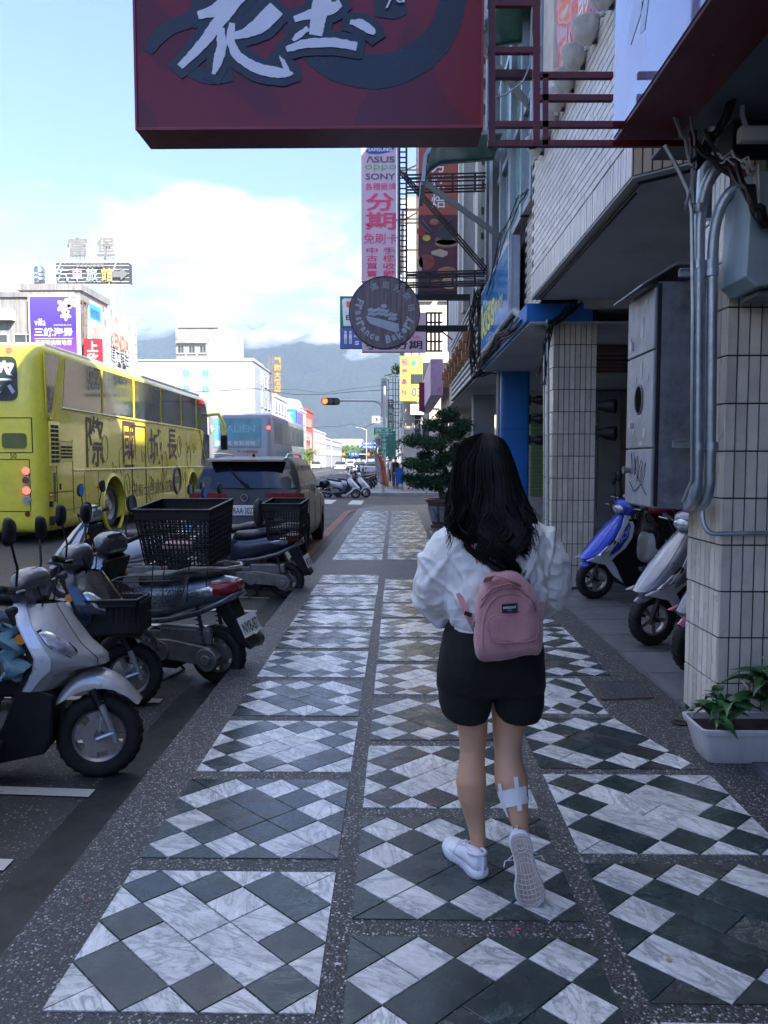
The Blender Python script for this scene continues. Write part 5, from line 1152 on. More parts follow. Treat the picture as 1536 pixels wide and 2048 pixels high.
for sx_ in (-1, 1):
    mb = MB(); pts = [(.30, 1.02), (.44, .955), (.86, .93), (.86, 1.09), (.36, 1.10), (.31, 1.07)] if sx_ < 0 else [(.32, 1.09), (.38, 1.02), (.86, .955), (.86, 1.09)]
    fr = [V((sx_ * (x if x < .8 else .865), .045 + (.03 if x < .5 else 0) + .02 * (x > .8), z_)) for x, z_ in pts]; n = len(fr)
    sd = [V((sx_ * .925, .24, 1.07)), V((sx_ * .925, .24, .97))]
    mb.add([p + V((0, -.012, 0)) for p in fr] + [p + V((0, .04, 0)) for p in fr], [list(range(n))] + [(i, (i + 1) % n, n + (i + 1) % n, n + i) for i in range(n)])
    mb.quad(V((sx_ * .865, .035, 1.09)), V((sx_ * .93, .26, 1.08)), V((sx_ * .935, .24, .96)), V((sx_ * .865, .035, .94))); part(mb, 'tail_light', M_RLENS, t, smooth=0)
    mb = MB(); mb.tube([(sx_ * .60, .5, 1.64), (sx_ * .62, .6, 1.715), (sx_ * .63, 1.2, 1.73), (sx_ * .63, 2.1, 1.71), (sx_ * .62, 2.3, 1.64)], .016, 8); part(mb, 'roof_rail', chrome, t)
    mb = MB()
    for (y0, y1, k0, k1) in ((.45, .95, .25, .1), (1.02, 1.85, 0, 0), (1.93, 2.85, 0, .3)):
        mb.quad(*[V((sx_ * (.862 - (z_ - 1.14) * .27 + .004), y, z_)) for y, z_ in ((y0, 1.18), (y1 + .0, 1.18), (y1 - k1, 1.52), (y0 + k0 * .6, 1.52))])
    part(mb, 'side_window', mat('side_glass', (.02, .035, .035), .05), t, smooth=0, fix=False)
    mb = MB(); mb.ball((sx_ * 1.03, 2.72, 1.16), (.11, .075, .09), 14, 10); mb.bar((sx_ * .86, 2.75, 1.1), (sx_ * 1.0, 2.72, 1.12), .04); part(mb, 'door_mirror', M_BLKP, t, smooth=60)
    mb = MB()
    for y in (1.75, 2.7): mb.tube([(sx_ * .935, y - .12, .98), (sx_ * .955, y - .1, .985), (sx_ * .955, y + .06, .985), (sx_ * .935, y + .08, .98)], .011, 6)
    part(mb, 'door_handle', chrome, t)
    mb = MB()
    for y in (.98, 1.9, 2.95): mb.mm(sx_ * .926 - .003, y, .35, sx_ * .926 + .003, y + .008, 1.1)
    part(mb, 'door_gap', black, t, smooth=0)
    for y in (.85, 3.55): wheel(t, sx_ * .80, .34, .34, .22, 'spoke', M_RIM, y=y, ax=(1, 0, 0))
for o in [c for c in t.children if c.name.startswith(('tyre', 'rim', 'hub'))]: pass
mb = MB(); mb.mm(-.84, -.03, .34, .84, .05, .52); part(mb, 'bumper_trim', black, t, smooth=0, bevel=.02)
mb = MB(); mb.mm(-.84, .012, .600, .84, .04, .615); mb.mm(-.60, -.036, .47, .60, -.02, .485); part(mb, 'chrome_strip', chrome, t, smooth=0)
mb = MB(); mb.disc((0, .045, 1.02), .058, .012, (0, -1, 0), 28); em = part(mb, 'emblem', mat('emblem_dark', (.05, .055, .06), .3), t)
mb = MB(); ring_ = [V((.055 * math.cos(a), .030, 1.02 + .055 * math.sin(a))) for a in [i * math.pi / 14 for i in range(28)]]; mb.tube(ring_, .006, 6, closed=True)
for pts in (((-.022, .046), (0, .006), (.022, .046)), ((-.042, .030), (-.018, -.044), (0, .0), (.018, -.044), (.042, .030))): mb.tube([V((x, .031, 1.02 + z_)) for x, z_ in pts], .0055, 5)
part(mb, 'emblem_letters', chrome, em)
mb = MB(); mb.mm(-.19, .0, .74, .19, .03, .90); pl = part(mb, 'number_plate', white, t, smooth=0, bevel=.004); txt('lettering', 'RAA·3027', mat('plate_ink', (.01, .012, .02), .5), pl, (0, 0, .815), (1, 0, 0), (0, 0, 1), w=.34, h=.10, lift=.002, bold=.008)
mb = MB(); mb.tube([(0, .9, 1.68), (0, .86, 1.72), (0, .80, 1.725)], [.03, .012, .004], 8); part(mb, 'antenna_fin', black, t)
mb = MB(); mb.mm(-.7, .3, .12, .7, 4.2, .3); part(mb, 'underbody', black, t, smooth=0)

# ---------------------------------------------------------------- yellow coach
M_YEL = paint('coach_yellow', (.93, .79, .06), .3, .0, .2); M_BGL = mat('coach_glass', (.03, .05, .055), .05, spec=.5)
bX0, bX1, bY0, bY1, bZ0, bZ1 = -8.7, -6.2, 13.5, 25.7, .20, 3.57
t = thing('tour_coach', 'yellow long-distance coach with brown brush lettering, standing in the left lane', 'bus', (-7.45, 19.5, .0))
def rsec(y, ins, up=0):
    return [V((x, y, z_)) for x, z_ in rrect(bX0 + ins, bZ0 + ins * .4, bX1 - ins, bZ1 - ins * .8 - up, .20, 6)]
mb = MB(); mb.loft([rsec(bY0, .24), rsec(bY0 + .03, .13), rsec(bY0 + .11, .045), rsec(bY0 + .25, 0), rsec(20, 0), rsec(bY1 - .8, 0), rsec(bY1 - .25, .06, .1), rsec(bY1 - .05, .2, .3)])
bb_ = part(mb, 'body', M_YEL, t, smooth=40); c2 = MB()
for y in (16.76, 23.3): c2.disc((bX1 - .55, y, .56), .60, .8, (1, 0, 0), 40); c2.disc((bX0 + .55, y, .56), .60, .8, (-1, 0, 0), 40)
cut(bb_, c2); bb_.data.shade_smooth(); bb_.data.set_sharp_from_angle(angle=R(35))
for y in (16.76, 23.3):
    mb = MB(); mb.lathe([(.60, -.03), (.665, -.03), (.665, .015), (.60, .03)], (bX1, y, .56), (1, 0, 0), 48); part(mb, 'arch_lip', M_YEL, t, smooth=50)
    for x in (bX1 - .22, bX0 + .22):
        wheel(t, x, .52, .50, .30, 'none', M_RIM, y=y, ax=(1, 0, 0)); mb = MB(); mb.lathe([(.001, .02), (.10, .03), (.13, -.03), (.26, -.05), (.31, .02), (.32, .02), (.32, -.1), (.001, -.1)], (x + (.1 if x > -7 else -.1), y, .52), (1, 0, 0), 28); part(mb, 'wheel_disc', M_RIM, t, smooth=40)
sxp = bX1 + .006
def sidep(pts, nm, m, off=.0, th=.006, par=None, **k):
    mb = MB(); mb.prism([(y, z_) for y, z_ in pts], (bX1 + off, 0, 0), (0, 1, 0), (0, 0, 1), th); return part(mb, nm, m, par or t, smooth=0, **k)
wt, wb = 3.40, 2.50
ys = [14.25, 16.2, 18.15, 20.2, 22.1, 23.8]
for i, (a, b) in enumerate(zip(ys, ys[1:])): sidep([(a + .03, wb), (b - .03, wb), (b - .03, wt), (a + (.03 if i else .18), wt)], 'side_window', M_BGL, bevel=0)
sidep([(23.83, wb), (24.7, wb - .05), (25.05, 2.0), (25.25, 2.3), (25.2, 3.0), (24.9, wt), (23.83, wt)], 'side_window', M_BGL)
sidep([(13.62, 2.35), (13.72, 2.27), (13.80, 2.35), (14.18, 3.35), (14.15, 3.40), (13.58, 3.40)], 'quarter_window', M_BGL)
mb = MB(); q = [V((bX1 + .006, y, z_)) for y, z_ in ((13.57, 3.42), (13.60, 2.36), (13.66, 2.25), (13.76, 2.23), (13.84, 2.34), (14.22, 3.36))]; mb.tube(q, .02, 6)
for yy in ys[1:]: mb.tube([V((bX1 + .012, yy, wb)), V((bX1 + .012, yy, wt))], .018, 6)
part(mb, 'window_seal', M_YEL, t, kind='stuff'); mb = MB(); mb.tube([V((bX1 + .01, 14.2, wb - .03)), V((bX1 + .01, 24.2, wb - .05)), V((bX1 + .01, 24.9, 1.4)), V((bX1 + .01, 25.2, 1.0))], .022, 6); mb.tube([V((bX1 + .005, 14.65, 1.31)), V((bX1 + .005, 24.6, 1.31))], .022, 6); part(mb, 'waist_rail', M_YEL, t)
sidep([(24.35, 1.45), (24.95, .9), (25.0, 2.2), (24.75, 2.38)], 'lower_window', M_BGL); sidep([(25.08, .55), (25.45, .55), (25.45, 2.35), (25.1, 2.35)], 'front_door', M_BGL)
gapm = mat('panel_gap', (.02, .02, .01), .8)
mb = MB()
def gap(y0, z0, y1, z1, w_=.012): mb.bar((bX1 + .001, y0, z0), (bX1 + .001, y1, z1), w_, w_)
for yy in (17.95, 18.95): gap(yy, .25, yy, 2.30, .025)
gap(17.95, 2.32, 18.95, 2.32, .025); gap(14.65, .5, 14.65, 1.9); gap(14.65, 1.9, 16.0, 1.9) if 0 else None; gap(13.95, .5, 13.95, 1.85); gap(13.95, 1.85, 14.62, 1.85); gap(13.62, .92, 14.65, .92)
for yy in (15.2, 15.9, 20.3, 21.6, 22.5): gap(yy, .3, yy, 1.28, .008)
gap(13.85, .55, 16.0, .62, .008); part(mb, 'panel_gap', gapm, t, smooth=0, kind='stuff')
for (y0, z0, y1, z1, nr, nc) in ((13.72, 1.45, 14.05, 2.15, 9, 2), (14.12, 1.53, 14.62, 1.78, 4, 2)):
    mb = MB(); mb.prism([(y0 - .05, z0 - .05), (y1 + .05, z0 - .05), (y1 + .05, z1 + .05), (y0 - .05, z1 + .05)], (bX1, 0, 0), (0, 1, 0), (0, 0, 1), .012); g_ = part(mb, 'vent_grille', M_YEL, t, smooth=0)
    mb = MB()
    for i in range(nr):
        for j in range(nc):
            a = y0 + (y1 - y0) * j / nc; b = z0 + (z1 - z0) * i / nr; mb.mm(bX1 + .010, a + .01, b + .012, bX1 + .016, a + (y1 - y0) / nc - .01, b + (z1 - z0) / nr - .012)
    part(mb, 'slot', gapm, g_, smooth=0)
sidep([(13.80, .75), (13.9, .75), (13.9, 1.28), (13.8, 1.28)], 'mesh_panel', mat('olive_mesh', (.18, .18, .05), .7, bump=.6), th=.004)
mb = MB()
for y, z_ in ((13.66, .87), (15.85, .95), (20.9, .95)): mb.ball((bX1 + .02, y, z_), (.03, .045, .03), 10, 6)
part(mb, 'side_marker', M_OLENS, t); mb = MB(); mb.box((bX1 + .02, 13.66, .72), (.05, .08, .1)); mb.box((bX1 + .02, 13.68, .42), (.08, .09, .16)); mb.box((bX1 + .004, 14.08, 1.02), (.02, .06, .11)); part(mb, 'latch', black, t, smooth=0, bevel=.01)
# rear face
rY = bY0 - .004
mb = MB(); mb.prism(rrect(bX0 + .45, 2.55, bX1 - .45, 3.32, .12), (0, rY + .02, 0), (1, 0, 0), (0, 0, 1), .03); part(mb, 'rear_window', M_BGL, t, smooth=30)
txt('lettering', '際', mat('white_decal', (.6, .62, .66), .5), t, (bX1 - .75, rY - .012, 2.95), (1, 0, 0), (0, 0, 1), w=.55, h=.62, bold=.02)
mb = MB()
def rgap(x0, z0, x1, z1): mb.bar((x0, bY0 + .002, z0), (x1, bY0 + .002, z1), .014)
rgap(bX0 + .3, 2.25, bX1 - .22, 2.25); rgap(bX1 - .22, 2.25, bX1 - .22, 1.64); rgap(bX0 + .3, 1.64, bX1 - .22, 1.64); rgap(bX0 + .3, 1.52, bX1 - .28, 1.52); rgap(bX1 - .28, 1.52, bX1 - .28, .62); rgap(bX0 + .3, .6, bX1 - .28, .6); part(mb, 'panel_gap', gapm, t, smooth=0, kind='stuff')
mb = MB(); mb.prism(rrect(bX1 - .75, 1.72, bX1 - .32, 1.98, .06), (0, bY0 - .0, 0), (1, 0, 0), (0, 0, 1), .02); part(mb, 'vent_mesh', mat('olive_mesh', (.18, .18, .05)), t, smooth=0)
txt('lettering', '50', mat('plate_ink', (.01, .012, .02), .5), t, (bX1 - .56, bY0 - .003, 1.585), (1, 0, 0), (0, 0, 1), h=.085)
M_LIT = mat('lit_red_lamp', (1, .03, .02), .3, emit=1.6)
for z_, m_ in ((1.32, M_LIT), (1.15, mat('amber_lens', (.3, .07, .02), .25)), (.97, M_LIT), (.80, mat('grey_lens', (.4, .38, .33), .3, var=.3, sc=40))):
    mb = MB(); mb.disc((bX1 - .34, bY0 + .0, z_), .078, .02, (0, -1, 0), 22); l_ = part(mb, 'lamp_bezel', chrome, t); mb = MB(); mb.disc((bX1 - .34, bY0 - .02, z_), .062, .012, (0, -1, 0), 22); part(mb, 'tail_lamp', m_, l_)
mb = MB(); mb.disc((bX1 - .34, bY0 + .01, .55), .05, .012, (0, -1, 0), 20); part(mb, 'reflector', M_RLENS, t); mb = MB(); mb.disc((bX1 - .58, bY0 + .01, 3.42), .06, .02, (0, -1, 0), 20); part(mb, 'high_lamp', M_LIT, t)
brn = mat('brown_decal', (.10, .055, .05), .5, var=.4, sc=8); gol = mat('grey_decal', (.30, .27, .12), .5)
for s, u0, u1, v0, v1 in (('際', 168, 208, 832, 934), ('國', 242, 271, 843, 934), ('城', 296, 325, 858, 930), ('長', 333, 354, 858, 920)):
    ya, yb = -6.2 * 1538 / (u0 - 793), -6.2 * 1538 / (u1 - 793); ym = (ya + yb) / 2; zt = 1.5 + (921 - v0) * ym / 1538; zb = 1.5 + (921 - v1) * ym / 1538
    txt('brush_lettering', s, brn, t, (bX1 + .004, ym, (zt + zb) / 2), (0, 1, .0), (0, 0, 1), w=(yb - ya) * .9, h=zt - zb, bold=.012)
txt('lettering', '只有土包遊詠花觀', brn, t, (bX1 + .004, 19.6, .80), (0, 1, 0), (0, 0, 1), w=3.4, h=.32)
mb = MB(); cY, cZ = 21.6, .95
mb.tube([V((bX1 + .006, cY + .33 * math.cos(a), cZ + .36 * math.sin(a))) for a in [i * math.pi / 16 for i in range(32)]], .045, 4, closed=True); mb.mm(bX1 + .002, cY - .34, cZ - .08, bX1 + .012, cY + .34, cZ + .10); part(mb, 'maker_emblem', mat('purple_grey', (.10, .08, .14), .5), t, smooth=0)
txt('lettering', 'VOLVO', mat('yellow_letter', (.6, .55, .1), .5), t, (bX1 + .013, cY, cZ + .01), (0, 1, 0), (0, 0, 1), w=.6, h=.12, bold=.02)
mb = MB(); rr = random.Random(4)
for (y, z_, s) in ((16.3, 1.75, .28), (17.3, 1.5, .3), (19.3, 1.75, .3), (20.5, 1.4, .35), (21.9, 1.9, .3), (22.9, 1.6, .35), (17.6, .9, .3), (19.3, .8, .3)):
    mb.tube([V((bX1 + .004, y + s * math.cos(a) * .6, z_ + s * math.sin(a))) for a in [i * math.pi / 12 for i in range(24)]], .009, 4, closed=True)
for i in range(16):
    y = rr.uniform(16.2, 24); z_ = rr.uniform(.7, 2.1); mb.tube([V((bX1 + .004, y + dx, z_ + dz)) for dx, dz in ((0, .2), (.1, -.1), (.25, .0), (.18, .12))], .008, 4)
part(mb, 'line_decoration', gol, t, kind='stuff')
mb = MB(); mb.tube([V((bX1 - .1, 25.5, 3.0)), V((bX1 + .25, 25.75, 3.05)), V((bX1 + .42, 25.8, 2.7)), V((bX1 + .42, 25.8, 2.35))], [.05, .06, .07, .06], 10); part(mb, 'mirror_arm', M_YEL, t); mb = MB(); mb.box((bX1 + .42, 25.8, 2.1), (.22, .12, .5)); part(mb, 'mirror', black, t, smooth=0, bevel=.04)
mb = MB(); mb.mm(bX0 + .2, bY0 + .4, .12, bX1 - .7, bY1 - .5, .4); part(mb, 'underbody', black, t, smooth=0)
mb = MB(); mb.loft([[V((x, y, z_)) for x, z_ in rrect(bX0 + .15, bZ1 - .06, bX1 - .12, bZ1 + .05, .04, 3)] for y in (bY0 + .4, bY1 - 1)]); part(mb, 'roof_edge', mat('grey_roof', (.4, .4, .36), .5), t, smooth=40)

# ---------------------------------------------------------------- pale coach ahead
M_LAV = paint('pale_coach', (.29, .28, .30), .35, .0, .15)
bX0, bX1, bY0, bY1, bZ0, bZ1 = -8.1, -5.3, 33.0, 44.5, .2, 3.52
t = thing('tour_coach', 'pale grey coach with teal rear window advert, ahead of the yellow one', 'bus', (-6.7, 38.7, 0))
mb = MB(); mb.loft([rsec(bY0, .2), rsec(bY0 + .05, .08), rsec(bY0 + .2, 0), rsec(40, 0), rsec(bY1 - .5, 0), rsec(bY1, .15, .2)]); b3 = part(mb, 'body', M_LAV, t, smooth=40)
c2 = MB()
for y in (36, 42): c2.disc((bX1 - .55, y, .56), .58, .8, (1, 0, 0), 32)
cut(b3, c2); b3.data.shade_smooth(); b3.data.set_sharp_from_angle(angle=R(35))
for y in (36, 42):
    for x in (bX1 - .22, bX0 + .22): wheel(t, x, .5, .5, .3, 'none', M_RIM, y=y, ax=(1, 0, 0))
tealm = mat('teal_advert', (.12, .33, .42), .15, var=.25, sc=2)
mb = MB(); mb.prism(rrect(bX0 + .25, 2.05, bX1 - .5, 3.30, .08), (0, bY0 - .002, 0), (1, 0, 0), (0, 0, 1), .02); part(mb, 'rear_window', tealm, t, smooth=0)
txt('lettering', 'HUALIEN', mat('teal_light', (.22, .45, .55), .5), t, (-7.0, bY0 - .024, 2.85), (1, 0, 0), (0, 0, 1), w=1.9, h=.3, bold=.02); mb = MB(); mb.mm(bX0 + .3, bY0 - .028, 2.1, bX1 - .55, bY0 - .022, 2.38); part(mb, 'advert_band', mat('band_grey', (.25, .33, .36), .5), t, smooth=0)
txt('lettering', '豐國賓·景點遊覽', whp, t, (-6.9, bY0 - .030, 2.24), (1, 0, 0), (0, 0, 1), w=1.7, h=.18); txt('lettering', 'Y-Y8888', M_RLENS, t, (-6.4, bY0 - .006, 1.88), (1, 0, 0), (0, 0, 1), w=.9, h=.13)
for j in range(6): sidep([(bY0 + .5 + j * 1.75, 2.25), (bY0 + 2.15 + j * 1.75, 2.25), (bY0 + 2.15 + j * 1.75, 3.2), (bY0 + .5 + j * 1.75, 3.2)], 'side_window', M_BGL)
for j in range(5): sidep([(bY0 + 1.0 + j * 1.9, .95), (bY0 + 2.8 + j * 1.9, .95), (bY0 + 2.8 + j * 1.9, 1.95), (bY0 + 1.0 + j * 1.9, 1.95)], 'lower_panel', mat('teal_panel', (.10, .19, .20), .3))
sidep([(40.5, .9), (41.8, .9), (41.8, 1.9), (40.5, 1.9)], 'red_advert', mat('red_advert', (.45, .06, .10), .4), off=.006)
mb = MB(); mb.mm(bX0 + .35, bY0 - .012, .9, bX1 - .35, bY0 + .01, 1.65); v_ = part(mb, 'engine_grille', M_GRYP, t, smooth=0); mb = MB()
for i in range(8): mb.mm(bX0 + .37, bY0 - .02, .93 + i * .09, bX1 - .37, bY0 - .01, .97 + i * .09)
part(mb, 'louvre', M_LAV, v_, smooth=0)
for x in (bX0 + .12, bX1 - .24):
    mb = MB(); mb.disc((x + .06, bY0 + .02, 2.9), .07, .02, (0, -1, 0), 16); part(mb, 'high_lamp', M_LIT, t)
    mb = MB(); mb.mm(x - .02, bY0 + .0, .9, x + .14, bY0 + .03, 1.6); part(mb, 'tail_lamp', M_RLENS, t, smooth=0)
mb = MB(); mb.mm(bX0 + .2, bY0 + .4, .1, bX1 - .7, bY1 - .5, .4); part(mb, 'underbody', black, t, smooth=0)
# ================================================================ the woman
from mathutils.bvhtree import BVHTree
YP = 2.74; SX = 2.82 / FPX
M_SKIN = mat('skin', (.60, .345, .215), .5, var=.05, sc=9, bump=.06, bs=200); MATS['skin'].node_tree.nodes['Principled BSDF'].inputs['Subsurface Weight'].default_value = .12; MATS['skin'].node_tree.nodes['Principled BSDF'].inputs['Subsurface Radius'].default_value = (.02, .008, .004)
M_JKT = mat('white_cotton', (.80, .785, .76), .85, var=.05, sc=8, bump=.5, bs=260); M_SHO = mat('black_knit', (.004, .0042, .005), .85, var=.3, bump=.4, bs=150)
M_SNK = mat('white_sneaker', (.72, .74, .82), .6, var=.03, bump=.35, bs=320); M_SOLE = mat('sole_rubber', (.42, .36, .32), .65, var=.15, sc=30, dirt=.4, dcol=(.2, .16, .13)); M_RDG = mat('sole_ridge', (.58, .53, .50), .6, var=.1, sc=40)
def fuse(mb, name, m, parent, vox, sm=4, fac=.5, fn=None):
    o = part(mb, name, m, parent, smooth=0)
    r = o.modifiers.new('r', 'REMESH'); r.mode = 'VOXEL'; r.voxel_size = vox
    if sm: s = o.modifiers.new('s', 'SMOOTH'); s.iterations = sm; s.factor = fac
    bake(o); me = o.data
    if fn:
        bm = bmesh.new(); bm.from_mesh(me); bm.normal_update()
        for v in bm.verts: v.co += v.normal * fn(v.co + ORG, v.normal)
        bm.to_mesh(me); bm.free()
    me.shade_smooth(); return o
def limb(mb, pts, n=18, flat=1.0):
    "pts: (u, v, radius px, dy)"
    rings = []; C_ = [P(u, v, YP + dy) for u, v, r, dy in pts]
    for i, (u, v, r, dy) in enumerate(pts):
        d = (C_[min(i + 1, len(C_) - 1)] - C_[max(i - 1, 0)]).normalized(); x = V((0, 1, 0)).cross(d)
        if x.length < .3: x = V((1, 0, 0)).cross(d).cross(d)
        x.normalize(); y = d.cross(x); rings.append([C_[i] + (x * math.cos(a) + y * math.sin(a) * flat) * r * SX for a in [2 * math.pi * j / n for j in range(n)]])
    mb.loft(rings)
def tors(mb, pts, n=26, p=2.3):
    "pts: (u, v, half width px, depth m, dy)"
    mb.loft([ellipse(P(u, v, YP + dy), hw * SX, dp, (1, 0, 0), (0, 1, 0), n, p) for u, v, hw, dp, dy in pts])
person = thing('person', 'woman walking away in white jacket and black shorts, bandage on her right calf', 'person', (P(985, 1400, YP).x, YP, 0))
mb = MB()
limb(mb, [(940, 1290, 52, .02), (936, 1350, 48, .03), (940, 1400, 36, .03), (944, 1440, 32, .035), (946, 1470, 29, .035), (945, 1500, 25.5, .03), (944, 1526, 26.5, .02), (942, 1562, 30.5, .005), (944, 1592, 28.5, .005), (949, 1628, 21.5, .015), (954, 1658, 17.5, .015), (957, 1690, 15, .01), (958, 1716, 15, .01), (958, 1730, 16, .02)])
limb(mb, [(1030, 1290, 52, .03), (1030, 1350, 48, .06), (1020, 1400, 40, .07), (1018, 1440, 35, .07), (1016, 1470, 31, .06), (1016, 1500, 27, .04), (1017, 1528, 29, .01), (1022, 1560, 33.5, -.015), (1027, 1592, 30, -.03), (1034, 1622, 22.5, -.055), (1040, 1648, 16.5, -.07), (1043, 1668, 15, -.08), (1043, 1685, 15, -.085)])
tors(mb, [(985, 1330, 75, .10, 0), (985, 1290, 86, .11, 0), (985, 1240, 80, .10, .01), (985, 1190, 66, .085, .015), (988, 1140, 70, .09, .01), (988, 1095, 84, .10, 0), (988, 1062, 84, .09, 0), (988, 1045, 60, .07, 0), (984, 1030, 30, .05, .0), (980, 1000, 28, .05, .01)])
for s, k_ in ((-1, 0), (1, 1)):
    sh = (918, 1070) if s < 0 else (1062, 1070)
    limb(mb, [(sh[0], sh[1], 26, 0), (sh[0] + s * 24, 1130, 22, .0), (sh[0] + s * 30, 1190, 19, .04), (sh[0] + s * 16, 1212, 17, .12), (sh[0] - s * 22, 1190, 14, .26), (sh[0] - s * 34, 1178, 12, .31)])
# head with face looking up the street
hc = P(972, 938, YP + .02)
mb.loft([ellipse(hc + V((0, dy, dz)), rx, ry, (1, 0, 0), (0, 1, 0), 24) for dz, rx, ry, dy in ((.118, .012, .014, 0), (.110, .036, .044, 0), (.085, .062, .076, 0), (.045, .073, .091, 0), (0, .075, .092, 0), (-.04, .070, .083, .008), (-.075, .056, .066, .022), (-.098, .038, .044, .034), (-.108, .02, .024, .04))])
fy = hc.y + .088
mb.loft([ellipse((hc.x, fy + d, hc.z + z_), a, .016, (1, 0, 0), (0, 1, 0), 10) for z_, a, d in ((.02, .006, -.004), (-.005, .008, .004), (-.022, .014, .010), (-.030, .012, .002))])
for s in (-1, 1): mb.ball((hc.x + s * .075, hc.y - .004, hc.z - .005), (.010, .020, .032), 10, 8)
mb.ball((hc.x, fy - .006, hc.z - .058), (.024, .012, .009), 12, 6)
# hands: palm, four curled fingers and thumb, both holding the phone
hands = {}
for s in (-1, 1):
    w_ = P((918 if s < 0 else 1062) - s * 34, 1178, YP + .31); pc = w_ + V((-s * .030, .045, .005)); hands[s] = pc
    mb.loft([ellipse(w_.lerp(pc, f) + V((-s * .0, 0, 0)), .020 + .012 * f, .013, (0, .55, .85), (s, .3, 0), 12) for f in (0, .35, .7, 1.1)])
    for i in range(4):
        L = (.072, .080, .075, .058)[i]; b = pc + V((-s * .004, .004 + .006 * i, .026 - .018 * i)); q = [b, b + V((-s * L * .38, .022, .004)), b + V((-s * L * .72, .006, .0)), b + V((-s * L * .78, -.016, -.002))]
        mb.tube([w_.lerp(b, .7)] + q, [.009, .0088, .008, .0072, .006], 8)
    b = pc + V((-s * .0, -.018, .03)); mb.tube([w_.lerp(pc, .4) + V((0, -.01, .01)), b, b + V((-s * .022, -.012, .018)), b + V((-s * .042, -.006, .024))], [.012, .0105, .009, .007], 8)
body = fuse(mb, 'body', M_SKIN, person, .0062, 5, .5)
mb = MB()
for s in (-1, 1): mb.ball((hc.x + s * .030, fy - .012, hc.z + .012), (.012, .008, .006), 10, 6)
part(mb, 'eye', mat('eye_dark', (.03, .02, .015), .2), person)
mb = MB(); mb.loft([ellipse((hc.x + x, fy + .006 - abs(x) * .3, hc.z - .058), .0035, h_, (0, 1, 0), (0, 0, 1), 8) for x, h_ in ((-.024, .001), (-.012, .005), (0, .006), (.012, .005), (.024, .001))]); part(mb, 'lips', mat('lips', (.4, .11, .10), .4), person)

def bvh(o): return BVHTree.FromObject(o, bpy.context.evaluated_depsgraph_get())
def cast(tr, u, v, off=.003):
    d = ray(u, v).normalized(); h, n, i, ds = tr.ray_cast(CAM - ORG, d)
    return (h + n * off + ORG) if h else None
# shorts
def fold(amp, sc, seed=0, zs=.6):
    def f(c, n):
        q = V((c.x * sc, c.y * sc, c.z * sc * zs + seed)); a = noise.noise(q); b = noise.noise(q * 2.1 + V((3, 1, 2)))
        return amp * ((1 - abs(a) * 2.4) * .7 + .5 * b)
    return f
mb = MB()
tors(mb, [(985, 1238, 82, .105, .01), (984, 1262, 92, .118, .005), (983, 1300, 99, .128, 0), (982, 1340, 105, .130, .005), (982, 1368, 107, .122, .02), (982, 1380, 104, .10, .03)], p=2.4)
for c0, c1, hw, dy in ((930, 928, 52, .03), (1036, 1040, 50, .055)):
    tors(mb, [(c0, 1370, hw, .105, dy), (c0, 1400, hw - 1, .10, dy), (c0 + (2 if c0 < 980 else 0), 1420, hw - 6, .093, dy), (c1 + (6 if c0 < 980 else -2), 1432, hw - 14, .085, dy), (c1 + (8 if c0 < 980 else -4), 1437, hw - 20, .075, dy)], p=2.6)
fuse(mb, 'shorts', M_SHO, person, .007, 3, .5, fold(.0075, 9, 0, .35))
mb = MB(); tors(mb, [(976, 1225, 72, .115, .0), (975, 1254, 74, .118, .0)], p=2.3); part(mb, 'tee_shirt', white, person, smooth=60)
# jacket
mb = MB()
tors(mb, [(985, 1026, 40, .06, 0), (987, 1038, 66, .085, 0), (990, 1052, 92, .11, -.005), (992, 1075, 103, .125, -.008), (992, 1110, 106, .135, -.01), (990, 1150, 104, .138, -.01), (987, 1190, 101, .138, -.01), (985, 1218, 97, .136, -.008), (984, 1236, 88, .13, -.005), (984, 1247, 84, .126, 0)], p=2.3)
limb(mb, [(930, 1058, 26, 0), (905, 1085, 42, 0), (886, 1120, 48, .0), (874, 1160, 49, .01), (872, 1195, 45, .04), (884, 1222, 33, .08), (896, 1234, 22, .11), (915, 1226, 20, .17), (934, 1205, 18, .24), (944, 1190, 17, .28)])
limb(mb, [(1050, 1056, 24, 0), (1074, 1080, 38, 0), (1090, 1115, 43, 0), (1096, 1155, 43, .01), (1096, 1188, 40, .04), (1086, 1208, 32, .08), (1072, 1218, 24, .12), (1056, 1210, 19, .18), (1044, 1196, 18, .24), (1036, 1188, 17, .28)])
def jf(c, n):
    a = 0; q = V((c.x, c.y, c.z))
    # diagonal pull folds running from the armpits, cross folds at the elbows
    for fx, fz, sc, am, sd in ((1, .8, 8, .0065, 1), (-1, .8, 8, .0065, 5), (.3, 1, 14, .004, 9), (.1, .3, 30, .002, 2)):
        t_ = noise.noise(V(((c.x * fx + c.z * fz) * sc, (c.x - c.z * fx) * sc * .38 + sd, c.y * sc * .8 + sd))); a += am * (1.5 * math.exp(-(t_ / .13) ** 2) - .45)
    a += .004 * noise.noise(q * 22) + .003 * math.exp(-(noise.noise(q * 13) / .09) ** 2); return a
jk = fuse(mb, 'jacket', M_JKT, person, .0052, 4, .5, jf); sm_ = jk.modifiers.new('s', 'SMOOTH'); sm_.iterations = 3; bake(jk); jk.data.shade_smooth()
tj = bvh(jk)
def drape(o, tr, off=.002):
    "press flat lettering onto the cloth behind it"
    for v in o.data.vertices:
        h, n, i, d = tr.ray_cast(v.co - V((0, .3, 0)), V((0, 1, 0)), 1)
        if h: v.co = h - V((0, off, 0))
ink = mat('black_print', (.015, .014, .018), .7)
for s, u, v in (('n', 1069, 1070), ('r', 1084, 1074)): o = txt('lettering', s, ink, person, P(u, v, YP - .3), (1, 0, -.18), (.1, 0, 1), h=.034, w=.024, bold=.06); drape(o, tj)
